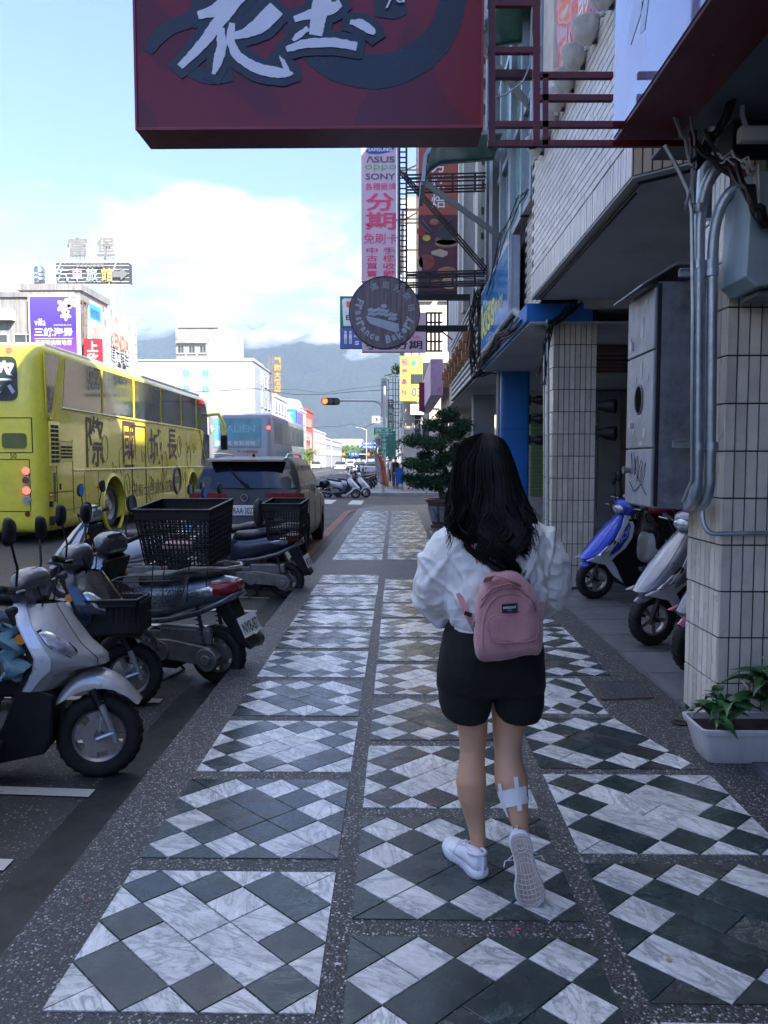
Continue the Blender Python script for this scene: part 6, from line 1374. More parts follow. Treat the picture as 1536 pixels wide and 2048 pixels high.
mb = MB()
for pts in ([(872, 1085), (880, 1110), (902, 1120), (930, 1110), (950, 1098)], [(853, 1120), (846, 1160), (850, 1200), (860, 1230)], [(1120, 1110), (1124, 1150), (1120, 1190), (1112, 1210)], [(905, 1238), (940, 1241), (985, 1243), (1030, 1241), (1060, 1236)]):
    q = []
    for a, b in zip(pts, pts[1:]):
        for i in range(5): 
            h = cast(tj, a[0] + (b[0] - a[0]) * i / 5, a[1] + (b[1] - a[1]) * i / 5, .0)
            if h: q.append(h)
    if len(q) > 2: mb.tube(q, .0016, 5)
part(mb, 'seam', M_JKT, person, smooth=60)
# bandage
tb = bvh(body); M_GZ = mat('gauze', (.80, .80, .82), .9, var=.03, bump=.5, bs=300)
def patchpx(name, g, off, m, nu=12, nv=10, thick=.002):
    a, b, c, d = g; rows = []
    for j in range(nv + 1):
        r = []
        for i in range(nu + 1):
            f, h = i / nu, j / nv; u = (a[0] * (1 - f) + b[0] * f) * (1 - h) + (d[0] * (1 - f) + c[0] * f) * h; v = (a[1] * (1 - f) + b[1] * f) * (1 - h) + (d[1] * (1 - f) + c[1] * f) * h
            p = cast(tb, u, v, off + .0006 * math.sin(i * 2.1 + j)); r.append(p)
        rows.append(r)
    last = None
    for r in rows:
        for i in range(len(r)):
            if r[i] is None: r[i] = r[i - 1] if i and r[i - 1] else next((x for x in r if x), None)
    rows = [r for r in rows if r[0]]
    if len(rows) < 2: return
    mb = MB(); mb.loft(rows, cap=False, closed=False); mb.loft([[p + V((0, .004, 0)) for p in r] for r in rows], cap=False, closed=False); part(mb, name, m, person, smooth=60)
patchpx('bandage', ((997, 1583), (1049, 1572), (1053, 1606), (1008, 1616)), .006, M_GZ)
M_TP = mat('medical_tape', (.78, .80, .84), .5, var=.02)
for g in (((1027, 1556), (1034, 1555), (1043, 1620), (1035, 1621)), ((999, 1568), (1004, 1566), (1009, 1590), (1002, 1590)), ((1034, 1592), (1055, 1594), (1054, 1603), (1034, 1603)), ((1008, 1612), (1013, 1612), (1020, 1632), (1017, 1632))): patchpx('tape', g, .0075, M_TP, 4, 8)

# sneakers
def shoe(F, U, O, nm):
    F = V(F).normalized(); Rt = F.cross(V(U)).normalized(); U = Rt.cross(F); O = V(O)
    T = lambda x, y, z_: O + F * x + Rt * y * 1.16 + U * z_
    s_ = person; L = .252
    sole = [(0, 0), (.004, .018), (.02, .030), (.05, .034), (.09, .031), (.13, .033), (.17, .043), (.20, .044), (.23, .034), (.247, .016), (.252, 0)]
    inn = [(0, 0), (.004, -.018), (.02, -.029), (.05, -.031), (.09, -.026), (.13, -.028), (.17, -.040), (.20, -.042), (.23, -.036), (.247, -.020), (.252, 0)]
    out_ = sole + inn[-2:0:-1]
    def so(k, z_): return [T(.126 + (x - .126) * k, y * k, z_ + (.018 * max(0, (x - .19) / .06) ** 2)) for x, y in out_]
    mb = MB(); mb.loft([so(.96, .0), so(1, .004), so(1.03, .014), so(1.0, .026), so(.96, .030)]); part(mb, 'shoe_sole', M_SNK, s_, smooth=50)
    mb = MB(); mb.loft([so(.93, -.002), so(.94, .001)]); tr_ = part(mb, 'outsole', M_SOLE, s_, smooth=0)
    mb = MB()
    def wid(x, a):
        pl = sole if a > 0 else inn
        for p, q in zip(pl, pl[1:]):
            if p[0] <= x <= q[0]: return p[1] + (q[1] - p[1]) * (x - p[0]) / max(1e-6, q[0] - p[0])
        return 0
    dz = lambda x: .018 * max(0, (x - .19) / .06) ** 2
    for x in [.035 + .0155 * i for i in range(14)]:
        q = []
        for i in range(9):
            f = -1 + i / 4; w0 = wid(x, 1 if f > 0 else -1) * abs(f) * .90; xx = x + .012 * math.cos(f * 1.6) * (1 if x > .12 else -1); q.append(T(min(.24, max(.01, xx)), w0, -.003 + dz(xx)))
        if x > .075 or True: mb.tube(q, .0014, 4)
    for f in (-.78, -.45, -.15, .15, .45, .78): mb.tube([T(x, wid(x, f) * abs(f) * .95, -.003 + dz(x)) for x in [.075 + .012 * i for i in range(14)]], .0014, 4)
    mb.tube([T(.126 + (x - .126) * .90, y * .88, -.003 + dz(x)) for x, y in out_], .002, 4, closed=True)
    for r_ in (.014, .021): mb.tube([T(.042 + r_ * 1.3 * math.cos(a), r_ * math.sin(a), -.0035) for a in [i * math.pi / 10 for i in range(20)]], .0018, 4, closed=True)
    part(mb, 'tread', M_RDG, tr_, smooth=0, kind='stuff')
    sec = [(.004, .022, .085, .052), (.025, .030, .094, .052), (.055, .032, .092, .05), (.085, .031, .088, .045), (.115, .032, .080, .036), (.15, .037, .066, .026), (.185, .040, .055, .018), (.215, .036, .047, .012), (.240, .022, .040, .008)]
    rings = []
    for x, w_, h_, tp in sec:
        r = []
        for i in range(20):
            a = 2 * math.pi * i / 20; cy, sy = math.cos(a), math.sin(a); zz = .02 + (h_ - .02) * (.5 + .5 * sy); k_ = (1 - (.5 + .5 * sy) ** 2 * (.35 if x < .1 else .45)); r.append(T(x, w_ * math.copysign(abs(cy) ** .7, cy) * k_, zz))
        rings.append(r)
    mb = MB(); mb.loft(rings); up = part(mb, 'shoe_upper', M_SNK, s_, smooth=80); sb = up.modifiers.new('s', 'SUBSURF'); sb.levels = sb.render_levels = 1
    mb = MB(); mb.tube([T(.045 + .040 * math.cos(a), .025 * math.sin(a), .084 - .006 * math.cos(a)) for a in [i * math.pi / 10 for i in range(20)]], .006, 6, closed=True); part(mb, 'collar', M_SNK, s_, smooth=80)
    mb = MB()
    for i in range(4): x = .095 + .022 * i; mb.tube([T(x, -.018, .086 - .35 * (x - .09)), T(x + .008, 0, .096 - .35 * (x - .09)), T(x, .018, .086 - .35 * (x - .09))], .0025, 5)
    for s in (-1, 1): mb.tube([T(.10, 0, .095), T(.105, s * .03, .105), T(.10, s * .055, .075), T(.11, s * .06, .035)], .002, 5); mb.tube([T(.10, 0, .095), T(.085, s * .02, .115), T(.10, s * .045, .125 if s > 0 else .09)], .002, 5)
    part(mb, 'lace', M_SNK, s_)
    mb = MB(); q = [T(.0, 0, .03), T(-.003, 0, .05), T(0, 0, .085)]; mb.bar(q[0], q[2], .012, .003, up=Rt); part(mb, 'heel_tab', M_SNK, s_, smooth=0)
hl = G(966, 1762, 0); shoe((-.42, .91, 0), (0, 0, 1), hl + V((0, .0, .004)), 'left')
toe = G(1066, 1822, .0); heel = toe + V((-.040, .085, .233)); Fv = toe - heel
shoe(Fv, V((0, .92, .34)), heel, 'right')

# hair: inner mass and strands
hp = [ # v, centre u, half width px, back depth m, front depth m
 (868, 968, 10, .02, .02), (872, 968, 26, .045, .045), (880, 967, 38, .07, .07), (900, 967, 48, .098, .09), (930, 968, 57, .115, .09), (965, 970, 65, .12, .07), (1000, 973, 73, .13, .06), (1035, 976, 78, .152, .04), (1062, 980, 81, .172, .02), (1085, 985, 70, .182, .0), (1105, 992, 52, .186, -.04), (1122, 998, 34, .186, -.08)]
def hpar(v):
    for a, b in zip(hp, hp[1:]):
        if a[0] <= v <= b[0]: f = (v - a[0]) / (b[0] - a[0]); return [a[i] + (b[i] - a[i]) * f for i in range(5)]
    return list(hp[-1] if v > hp[-1][0] else hp[0])
def hpt(v, phi, k=1, su=0, e=0):
    _, cu, hw, bk, fr = hpar(min(v, 1122)); c_ = P(cu + su, v, YP); s, c = math.sin(phi), math.cos(phi)   # phi 0 = straight back
    return c_ + V((s * hw * SX * k, (-c * bk if c > 0 else -c * fr) * k - e, 0))
rr = random.Random(11)
mb = MB(); mb.loft([[hpt(v, 2 * math.pi * j / 36, .93 + .03 * math.sin(3 * j + v * .03)) for j in range(36)] for v in [868, 871, 876, 884, 895, 910, 930, 950, 970, 990, 1010, 1030, 1050, 1068, 1082, 1098, 1108]])
M_HAIR, th_, bh_ = newmat('black_hair'); ch_ = th_.a('ShaderNodeTexCoord').outputs['Object']; nh_ = th_.noise(th_.map(ch_, (60, 60, 5)), 1.5, 4, .6)
th_.c(th_.ramp(nh_, (.35, (.002, .0018, .002)), (.7, (.007, .0055, .006))), bh_.inputs['Base Color']); bh_.inputs['Roughness'].default_value = .55; bh_.inputs['Specular IOR Level'].default_value = .22; bh_.inputs['Anisotropic'].default_value = .5
bpn = th_.a('ShaderNodeBump'); bpn.inputs['Strength'].default_value = .8; bpn.inputs['Distance'].default_value = .004; th_.c(nh_, bpn.inputs['Height']); th_.c(bpn.outputs[0], bh_.inputs['Normal'])
hair = part(mb, 'hair', M_HAIR, person, smooth=80)
mb = MB()
for i in range(1500):
    ph = rr.uniform(-2.2, 2.2) if i % 5 else rr.uniform(-math.pi, math.pi)
    if abs(ph) > 2.35: vend = rr.uniform(930, 1000)
    else: vend = 1128 - 85 * (abs(ph) / 2.2) ** 1.4 + rr.gauss(0, 20)
    if i % 11 == 0: vend = rr.uniform(950, 1080)
    if i % 23 == 0: vend += 18
    lock = int((ph + 4) * 4.5); lr = random.Random(lock); wa = rr.uniform(.8, 1.2); fr_ = lr.uniform(13, 20); ps = lr.uniform(0, 6) + rr.gauss(0, .35); k0 = rr.uniform(.93, 1.05)
    n = 15; q = []; fly = rr.gauss(0, .06); v0 = 867 + rr.uniform(0, 12) if i % 3 else rr.uniform(870, 940)
    for j in range(n):
        f = j / (n - 1); v = v0 + (vend - v0) * f; amp = max(0, (v - 960) / 170) ** 1.15
        a = ph * (.25 + .75 * min(1, (v - 862) / 60)) + amp * .26 * math.sin(v / fr_ + ps) + fly * f
        q.append(hpt(v, a, k0 + amp * .10 * math.sin(v / (fr_ * .8) + ps * 1.7), su=amp * (17 * math.sin(v / fr_ + ps) + 8 * (1 if ph > .5 else 0)), e=amp * .008 * wa))
    mb.tube(q, [.0023 * (1 - .65 * (j / (n - 1)) ** 3) for j in range(n)], 3, cap=False)
part(mb, 'hair_strands', M_HAIR, person, smooth=80, kind='stuff')
mb = MB()
for i in range(90):   # stray locks over the right shoulder and left edge
    sd = 1 if i % 3 else -1; q = []; u0 = 1040 if sd > 0 else 905; v0 = rr.uniform(985, 1050); L = rr.uniform(30, 70); ps = rr.uniform(0, 6)
    for j in range(10):
        f = j / 9; u = u0 + sd * (f ** .8 * rr.uniform(.98, 1.02) * (rr.uniform(38, 42) if sd > 0 else 12) * (.4 + .6 * (i % 7) / 6) + 5 * math.sin(f * 5 + ps)); v = v0 + L * f; q.append(P(u, v, YP - .10 - .045 * f - (.02 if sd > 0 else 0)))
    mb.tube(q, [.0019 * (1 - .6 * j / 9) for j in range(10)], 3, cap=False)
part(mb, 'stray_locks', M_HAIR, person, smooth=80, kind='stuff')
# phone in her hands
ph_ = thing('mobile_phone', 'dark mobile phone held in the walking woman\'s hands in front of her', 'phone', (hands[-1] + hands[1]) / 2)
c_ = (hands[-1] + hands[1]) / 2 + V((0, .012, .01)); mb = MB(); mb.prism(rrect(-.075, -.036, .075, .036, .008), c_, (1, 0, 0), (0, .5, .86), .008); part(mb, 'phone_case', black, ph_, smooth=30)
mb = MB(); mb.prism(rrect(-.07, -.032, .07, .032, .006), c_ + V((0, -.0005, .0005)), (1, 0, 0), (0, .5, .86), .001); part(mb, 'screen', glass, ph_, smooth=0)

# ---- pink corduroy backpack
m_, t_, M_PK = newmat('pink_corduroy'); b_ = M_PK; M_PK = m_; c_ = t_.a('ShaderNodeTexCoord').outputs['Object']
wv = t_.a('ShaderNodeTexWave', wave_type='BANDS', bands_direction='X'); wv.inputs['Scale'].default_value = 75; wv.inputs['Distortion'].default_value = .6; t_.c(c_, wv.inputs['Vector'])
o_ = t_.mix(t_.ramp(t_.noise(c_, 14, 6, .7), (.35, 0), (.7, 1)), (.64, .29, .31), (.74, .39, .40)); o_ = t_.mix(t_.math('MULTIPLY', wv.outputs['Fac'], .45), t_.mix(1.0, o_, (.72, .7, .7), 'MULTIPLY'), o_)
t_.c(o_, b_.inputs['Base Color']); b_.inputs['Roughness'].default_value = .85; b_.inputs['Sheen Weight'].default_value = .3
bp = t_.a('ShaderNodeBump'); bp.inputs['Strength'].default_value = .5; bp.inputs['Distance'].default_value = .002; t_.c(wv.outputs['Fac'], bp.inputs['Height']); t_.c(bp.outputs[0], b_.inputs['Normal'])
YB = YP - .135
pk = thing('backpack', 'small pink corduroy backpack with a black MISSOUT label on the woman\'s back', 'backpack', P(1016, 1322, YB))
def smooth_outline(pts, n=3):
    for _ in range(n):
        q = []
        for i in range(len(pts)): a, b = V(pts[i]), V(pts[(i + 1) % len(pts)]); q += [a.lerp(b, .25), a.lerp(b, .75)]
        pts = q
    return [(p[0], p[1]) for p in pts]
ol = smooth_outline([(947, 1240), (953, 1195), (968, 1158), (985, 1142), (1012, 1138), (1042, 1148), (1066, 1175), (1078, 1215), (1085, 1262), (1086, 1303), (1068, 1311), (1020, 1316), (970, 1325), (954, 1315), (949, 1285)], 2)
cu, cv = 1018, 1235
def bring(k, y): return [P(cu + (u - cu) * k, cv + (v - cv) * k, y) for u, v in ol]
mb = MB(); mb.loft([bring(.90, YB + .02), bring(.98, YB - .005), bring(1.0, YB - .035), bring(.985, YB - .07), bring(.93, YB - .095), bring(.82, YB - .108), bring(.6, YB - .112), bring(.3, YB - .113)])
def bpf(c, n): return .0035 * (1 - abs(noise.noise(V((c.x * 14, c.y * 10, c.z * 9)))) * 3) + .002 * noise.noise(c * 30)
bk = fuse(mb, 'bag_body', M_PK, pk, .0045, 3, .5, bpf); tk = bvh(bk)
def onbag(u, v, off): return cast(tk, u, v, off) or P(u, v, YB - .11)
def piping(pts, r, nm='piping', closed=False, off=.001, m=None):
    q = []; L = pts + ([pts[0]] if closed else [])
    for a, b in zip(L, L[1:]):
        for i in range(4): q.append(onbag(a[0] + (b[0] - a[0]) * i / 4, a[1] + (b[1] - a[1]) * i / 4, off))
    if not closed: q.append(onbag(*L[-1], off))
    mb = MB(); mb.tube(q, r, 6, closed=closed); part(mb, nm, m or M_PK, pk, smooth=60)
piping(smooth_outline([(966, 1312), (964, 1262), (970, 1225), (986, 1196), (1012, 1186), (1042, 1190), (1062, 1212), (1073, 1250), (1078, 1304)], 1)[:-2], .0028); piping([(962, 1200), (985, 1176), (1018, 1168), (1050, 1180), (1064, 1200)], .0035, 'zip_edge'); piping([(960, 1216), (978, 1190), (1002, 1178), (1036, 1178), (1062, 1198), (1072, 1222)], .002, 'zip_edge', m=mat('pink_dark', (.3, .12, .14), .8))
fl = smooth_outline([(974, 1229), (1020, 1228), (1070, 1226), (1075, 1262), (1068, 1281), (1025, 1284), (986, 1286), (978, 1266)], 2); fc = (1022, 1256)
mb = MB()
rg = [[onbag(fc[0] + (u - fc[0]) * k, fc[1] + (v - fc[1]) * k, o_) for u, v in fl] for k, o_ in ((1.0, -.002), (1.0, .006), (.96, .0095), (.7, .010), (.3, .010))]
mb.loft(rg); part(mb, 'pocket_flap', M_PK, pk, smooth=60)
piping([(p[0], p[1]) for p in fl], .0018, 'flap_seam', True, .009)
a_, b_2, c_2, d_ = [onbag(u, v, .007) for u, v in ((1003.5, 1208), (1033.5, 1206), (1034, 1224), (1004.5, 1225.5))]
mb = MB(); mb.quad(a_, b_2, c_2, d_); nn = V((0, .003, 0)); mb.quad(a_ + nn, b_2 + nn, c_2 + nn, d_ + nn); mb.quad(a_, b_2, b_2 + nn, a_ + nn); mb.quad(d_, c_2, c_2 + nn, d_ + nn); part(mb, 'label', mat('label_black', (.012, .013, .02), .7), pk, smooth=0)
cc_ = (a_ + b_2 + c_2 + d_) / 4; Ul = (b_2 - a_).normalized(); Wl = (a_ - d_).normalized()
txt('lettering', 'MISSOUT', whp, pk, cc_ + Wl * .003 - V((0, .0, 0)), Ul, Wl, w=.042, h=.0075, bold=.02, lift=.001, t=.0008); txt('lettering', 'SEOUL', whp, pk, cc_ - Wl * .006, Ul, Wl, w=.014, h=.003, lift=.001, t=.0008)
def strap(pts, w_, name, m=M_PK, th=.004, up=(0, 1, 0)):
    mb = MB(); pts = [V(p) for p in pts]; rg = []
    for i, p in enumerate(pts):
        d = (pts[min(i + 1, len(pts) - 1)] - pts[max(i - 1, 0)]).normalized(); x = d.cross(V(up)).normalized() * w_ / 2; y = d.cross(x).normalized() * th / 2; rg.append([p + x + y, p - x + y, p - x - y, p + x - y])
    mb.loft(rg); return part(mb, name, m, pk, smooth=60)
strap([P(974, 1166, YB - .08), P(976, 1156, YB - .115), P(990, 1150, YB - .13), P(1010, 1156, YB - .135), P(1026, 1163, YB - .13), P(1036, 1170, YB - .10)], .026, 'carry_handle', up=(.1, 0, 1))
strap([P(992, 1118, YB + .0), P(992, 1135, YB - .03), P(990, 1148, YB - .03)], .028, 'top_loop')
strap([P(918, 1186, YB + .02), P(925, 1205, YB - .0), P(934, 1226, YB - .02), P(944, 1246, YB - .02), P(952, 1262, YB - .01)], .021, 'shoulder_strap')
strap([P(1084, 1200, YB + .06), P(1082, 1220, YB + .01), P(1080, 1245, YB - .0), P(1078, 1262, YB + .0)], .02, 'shoulder_strap')
for s in (-1, 1): strap([P(992 + s * 30, 1128, YB - .0), P(992 + s * 42, 1090, YB - .01), P(992 + s * 52, 1058, YB + .04), P(992 + s * 54, 1040, YB + .12), P(992 + s * 52, 1060, YB + .22), P(992 + s * 56, 1130, YB + .27)], .028, 'shoulder_strap')
mb = MB(); mb.box(P(936, 1228, YB - .028), (.026, .006, .014), ry=.4); mb.box(P(951, 1262, YB - .02), (.014, .006, .022)); part(mb, 'buckle', black, pk, smooth=0, bevel=.002)
mb = MB(); mb.box(P(949, 1240, YB - .075), (.006, .004, .010)); mb.box(P(947.5, 1248, YB - .08), (.011, .004, .022), ry=.2); part(mb, 'zip_pull', chrome, pk, smooth=0, bevel=.002)
# ================================================================ far street, signs, trees, hills
M_WB = mat('white_render', (.34, .35, .36), .8, var=.04, sc=1, dirt=.1, dcol=(.5, .5, .48), streak=.12)
M_GC = mat('grey_concrete', (.30, .29, .27), .9, var=.15, sc=.6, dirt=.5, dcol=(.1, .1, .1), streak=.8)
M_TEAL = mat('teal_window', (.12, .30, .33), .15, var=.2)
M_STEEL = mat('pale_steel', (.5, .5, .48), .5, .3, var=.1); M_WIN = mat('dark_window', (.05, .06, .07), .12, var=.4, sc=.7)
def windows(t, o, U, us, zs, w, h, frame=M_STEEL, pane=M_WIN, sill=True):
    "each window is a part (frame) with its pane as sub-part; meshes are shared"
    U = V(U); N = U.cross(V((0, 0, 1))); f = MB(); e = .06
    def bx(m, a0, b0, a1, b1, d0, d1):
        m.add([U * a + V((0, 0, b)) + N * d for d in (d0, d1) for a, b in ((a0, b0), (a1, b0), (a1, b1), (a0, b1))], [(0, 3, 2, 1), (4, 5, 6, 7), (0, 1, 5, 4), (1, 2, 6, 5), (2, 3, 7, 6), (3, 0, 4, 7)])
    bx(f, -w / 2 - e, -h / 2 - e, w / 2 + e, -h / 2, -.02, .07); bx(f, -w / 2 - e, h / 2, w / 2 + e, h / 2 + e, -.02, .05); bx(f, -w / 2 - e, -h / 2, -w / 2, h / 2, -.02, .05); bx(f, w / 2, -h / 2, w / 2 + e, h / 2, -.02, .05); bx(f, -.02, -h / 2, .02, h / 2, -.02, .035)
    if sill: bx(f, -w / 2 - .15, -h / 2 - .16, w / 2 + .15, -h / 2 - e, -.02, .16)
    g = MB(); bx(g, -w / 2, -h / 2, w / 2, h / 2, -.02, .012)
    fm = f.mesh('window', V()); fm.materials.append(frame); gm = g.mesh('pane', V()); gm.materials.append(pane)
    for z_ in zs:
        for u in us:
            a = bpy.data.objects.new('window', fm); COL.objects.link(a); a.parent = t; a.location = V(o) + U * u + V((0, 0, z_)) - ORG
            b = bpy.data.objects.new('pane', gm); COL.objects.link(b); b.parent = a
def building(label, x0, y0, x1, y1, h, m, side=1, wf=None, ws=None, par=.5, name='building', wm=M_WIN):
    t = thing(name, label, 'building', ((x0 + x1) / 2, (y0 + y1) / 2, -.2)); mb = MB(); mb.mm(x0, y0, -.2, x1, y1, h); part(mb, 'wall', m, t, smooth=0)
    mb = MB(); e = .12
    mb.mm(x0 - e, y0 - e, h, x1 + e, y0 + .1, h + par); mb.mm(x0 - e, y1 - .1, h, x1 + e, y1 + e, h + par); mb.mm(x0 - e, y0 + .1, h, x0 + .1, y1 - .1, h + par); mb.mm(x1 - .1, y0 + .1, h, x1 + e, y1 - .1, h + par); part(mb, 'roof_parapet', m, t, smooth=0)
    if wf: windows(t, (x0, y0, 0), (1, 0, 0), *wf, pane=wm)
    if ws: windows(t, (x1 if side > 0 else x0, y0 if side > 0 else y1, 0), (0, 1, 0) if side > 0 else (0, -1, 0), *ws, pane=wm)
    return t
def cols(n, a, st): return [a + st * i for i in range(n)]
# left row, continuing past the viewer
for i, (y0, y1, h, m, lb) in enumerate(((-60, -34, 8, cream, 'cream shop building far behind the viewer across the road'), (-34, -12, 9, M_GC, 'grey concrete shop building behind the viewer across the road'), (-12, 8, 9, M_WB, 'white shop building across the road from the scooters'), (8, 28, 8, cream, 'cream shop building across the road left of the yellow coach'))):
    b = building(lb, -30, y0, -17.5, y1 - .1, h, m, 1, None, (cols(int((y1 - y0) / 3.2), 1.8, 3.2), [5, 7.2], 1.7, 1.3)); mb = MB(); mb.mm(-17.5, y0 + .3, .2, -17.46, y1 - .4, 2.9); part(mb, 'shop_front', M_WIN, b, smooth=0); mb = MB(); mb.mm(-17.5, y0 + .3, 3.1, -17.2, y1 - .4, 4.0); part(mb, 'shop_sign', (M_TEAL, M_REDP, M_BLU, mat('faded_green', (.1, .3, .15), .5))[i], b, smooth=0)
t = building('low pale shops behind the yellow coach', -30, 50.5, -17.2, 91, 5.6, cream, 1, None, (cols(12, 2, 3.3), [4.2], 1.7, 1.2))
t = building('weathered grey concrete block at far left with an air conditioner and two windows', -34, 40.5, -16.9, 42.3, 10.0, M_GC, 1, ([13.0, 14.6], [7.2], 1.2, 1.7), None, .25)
q = P(14, 640, 40.4); mb = MB(); mb.mm(q.x - .5, 40.0, q.z - .05, q.x + .4, 40.5, q.z + .5); part(mb, 'air_conditioner', white, t, smooth=0, bevel=.02)
q0, q1 = P(40, 600, 43), P(160, 570, 43)
t = building('concrete stair house on the roof under the steel water tank', q0.x, 43, q1.x, 47, q1.z - .3, M_GC, 1, None, None, .35, 'roof_stair_house'); 
t = thing('water_tank', 'shiny steel water tank on the concrete roof at far left', 'water tank', P(79, 568, 44)); c = P(79, 568, 44); r = .33 * 44 / 44
mb = MB(); mb.lathe([(.001, 0), (.28, 0), (.3, .05), (.3, .18), (.31, .2), (.3, .22), (.3, .40), (.31, .42), (.3, .44), (.3, .62), (.31, .64), (.3, .66), (.3, .85), (.24, .95), (.08, 1.0), (.07, 1.05), (.001, 1.05)], c, n=28); part(mb, 'tank', chrome, t)
mb = MB(); a, b, c2, d = P(46, 575, 44), P(46, 530, 44), P(70, 535, 44), P(70, 575, 44); mb.tube([a, b, c2], .02, 6); part(mb, 'pipe', white, t)
# Villa billboard
t = thing('billboard', 'purple billboard with pink flowers and white Villa lettering on the concrete block', 'billboard', P(108, 730, 40.2)); a, b = P(60, 735, 40.2), P(156, 590, 40.2)
mb = MB(); mb.mm(a.x, 40.2, a.z, b.x, 40.45, b.z); part(mb, 'frame', white, t, smooth=0)
m_, t_, b_ = newmat('purple_print'); c_ = t_.a('ShaderNodeTexCoord').outputs['Object']; s_ = t_.a('ShaderNodeSeparateXYZ'); t_.c(c_, s_.inputs[0]); t_.c(t_.ramp(t_.math('DIVIDE', s_.outputs[2], 3.8), (.15, (.20, .06, .45)), (.5, (.07, .03, .36)), (1, (.10, .07, .42))), b_.inputs['Base Color']); b_.inputs['Roughness'].default_value = .3
mb = MB(); mb.mm(a.x + .08, 40.19, a.z + .08, b.x - .12, 40.2, b.z - .08); part(mb, 'print', m_, t, smooth=0)
L = lambda s, u, v, w, Y=40.185, m=whp, h=None, tt=t, **k: txt('lettering', s, m, tt, P(u, v, Y), (1, 0, 0), (0, 0, 1), w=w * Y / FPX if w else None, h=h * Y / FPX if h else None, **k)
L('villa', 80, 644, 22, h=14); L('三銳海景', 107, 664, 77, h=17, bold=.02); L('義崙時尚新地標', 107, 685, 73, h=11); L('UNLIMITED SEA VIEW', 125, 650, 36, h=2.5); mb = MB(); q = P(107, 677, 40.18); mb.mm(q.x - 1.0, 40.18, q.z - .01, q.x + 1.0, 40.19, q.z + .01); part(mb, 'rule', whp, t, smooth=0); L('82坪', 128, 708, 26, h=12)
mb = MB(); pet = mat('pink_petal', (.85, .62, .66), .6, var=.2, sc=12)
for (u, v, s) in ((128, 612, 15), (142, 603, 13), (131, 630, 11)):
    c = P(u, v, 40.17)
    for k_ in range(5):
        a_ = 2 * math.pi * k_ / 5 + s; dd = V((math.cos(a_), 0, math.sin(a_))); mb.prism([(p.x, p.z) for p in ellipse((c.x + dd.x * s * .014, 0, c.z + dd.z * s * .014), s * .014, s * .008, (dd.x, 0, dd.z), (-dd.z, 0, dd.x), 10)], (0, 40.185 - .002 * k_, 0), (1, 0, 0), (0, 0, 1), .002)
part(mb, 'flower_print', pet, t, smooth=0)
# lattice between boards
t = thing('billboard_scaffold', 'rusty steel lattice scaffold between the purple and the white billboard', 'scaffold', P(165, 700, 41)); mb = MB()
for u in (158, 166, 174): mb.bar(P(u, 730, 41), P(u, 592 + (u - 158) * .8, 41), .06)
for v in range(600, 730, 12): mb.bar(P(158, v, 41), P(174, v + 4, 41), .04); mb.bar(P(158, v, 41), P(174, v + 14, 41), .03)
part(mb, 'steel', mat('rusty_steel', (.22, .17, .14), .7, .3, var=.3), t, smooth=0)
# red hanging sign, KENDA board
t = thing('red_sign', 'red vertical sign with two white characters left of the tyre billboard', 'sign', P(185, 735, 40.6)); a, b = P(169, 740, 40.6), P(201, 677, 40.6); mb = MB(); mb.mm(a.x, 40.6, a.z, b.x, 40.9, b.z); part(mb, 'panel', mat('red_sign', (.55, .02, .03), .4), t, smooth=0); L('上', 185, 693, 22, 40.59, tt=t, bold=.03); L('欣', 185, 718, 24, 40.59, tt=t, bold=.03)
t = thing('billboard', 'long white tyre billboard reading KENDA with Chinese characters, seen at an angle', 'billboard', (-16.9, 46, 6)); XB = -16.9
def kb(u, v): d = ray(u, v); s = XB / d.x; q = CAM + d * s; return (q.y, q.z)
a, b = kb(175, 600), kb(272, 752); mb = MB(); mb.mm(XB - .3, a[0], b[1], XB, b[0], 10.3); part(mb, 'panel', white, t, smooth=0)
def kt(s, u, v, w, h, m, bold=0): y, z_ = kb(u, v); txt('lettering', s, m, t, (XB + .01, y, z_), (0, 1, 0), (0, 0, 1), w=w, h=h, bold=bold)
ora = mat('orange_print', (.75, .16, .04), .4); bwn = mat('dark_print', (.03, .025, .02), .5)
kt('KENDA', 240, 686, 3.1, .95, ora, .03); kt('建大輪胎', 240, 713, 3.1, 1.05, bwn, .0)
mb = MB(); y0, z0 = kb(178, 605); y1, z1 = kb(202, 646); mb.mm(XB, y0, z1 - .0, XB + .008, y1, z0); part(mb, 'blue_panel', mat('sky_print', (.05, .42, .68), .3), t, smooth=0); kt('海悅建設', 190, 628, 1.3, .5, bwn); kt('698', 190, 672, .9, .4, ora); kt('大飯店', 190, 660, 1.0, .3, ora); kt('◉◉', 243, 737, 1.6, .7, bwn)
for i, (u, v) in enumerate(((206, 618), (214, 632), (222, 626), (232, 640), (246, 645), (258, 655), (210, 645))): y, z_ = kb(u, v); mb = MB(); mb.mm(XB, y - .12, z_ - .2, XB + .01, y + .12, z_ + .2); part(mb, 'confetti_print', (ora, mat('pink_petal', (.8, .5, .5)), galv)[i % 3], t, smooth=0)
mb = MB()
for i in range(7): mb.bar((XB, 50.3, 6 + i * .6), (XB + .0, 49.9, 6 + i * .6), .05)
mb.bar((XB, 50.3, 0), (XB, 50.3, 10.6), .07); mb.bar(P(268, 645, 50), P(280, 632, 50), .05); mb.bar(P(262, 625, 50), P(278, 628, 50), .12, .04); part(mb, 'side_ladder', M_STEEL, t, smooth=0)
mb = MB(); mb.mm(-30, 42.4, -.2, -17.25, 50.2, 8.5); solo(mb, 'building', cream, 'plain cream building carrying the long white tyre billboard', 'building', smooth=0)
building('added pale block far behind the viewer, unseen, dimming reflections', -45, -110, 30, -80, 12, greyp, 1)  # added out of view to block bright sky mirrored in the vehicle rears
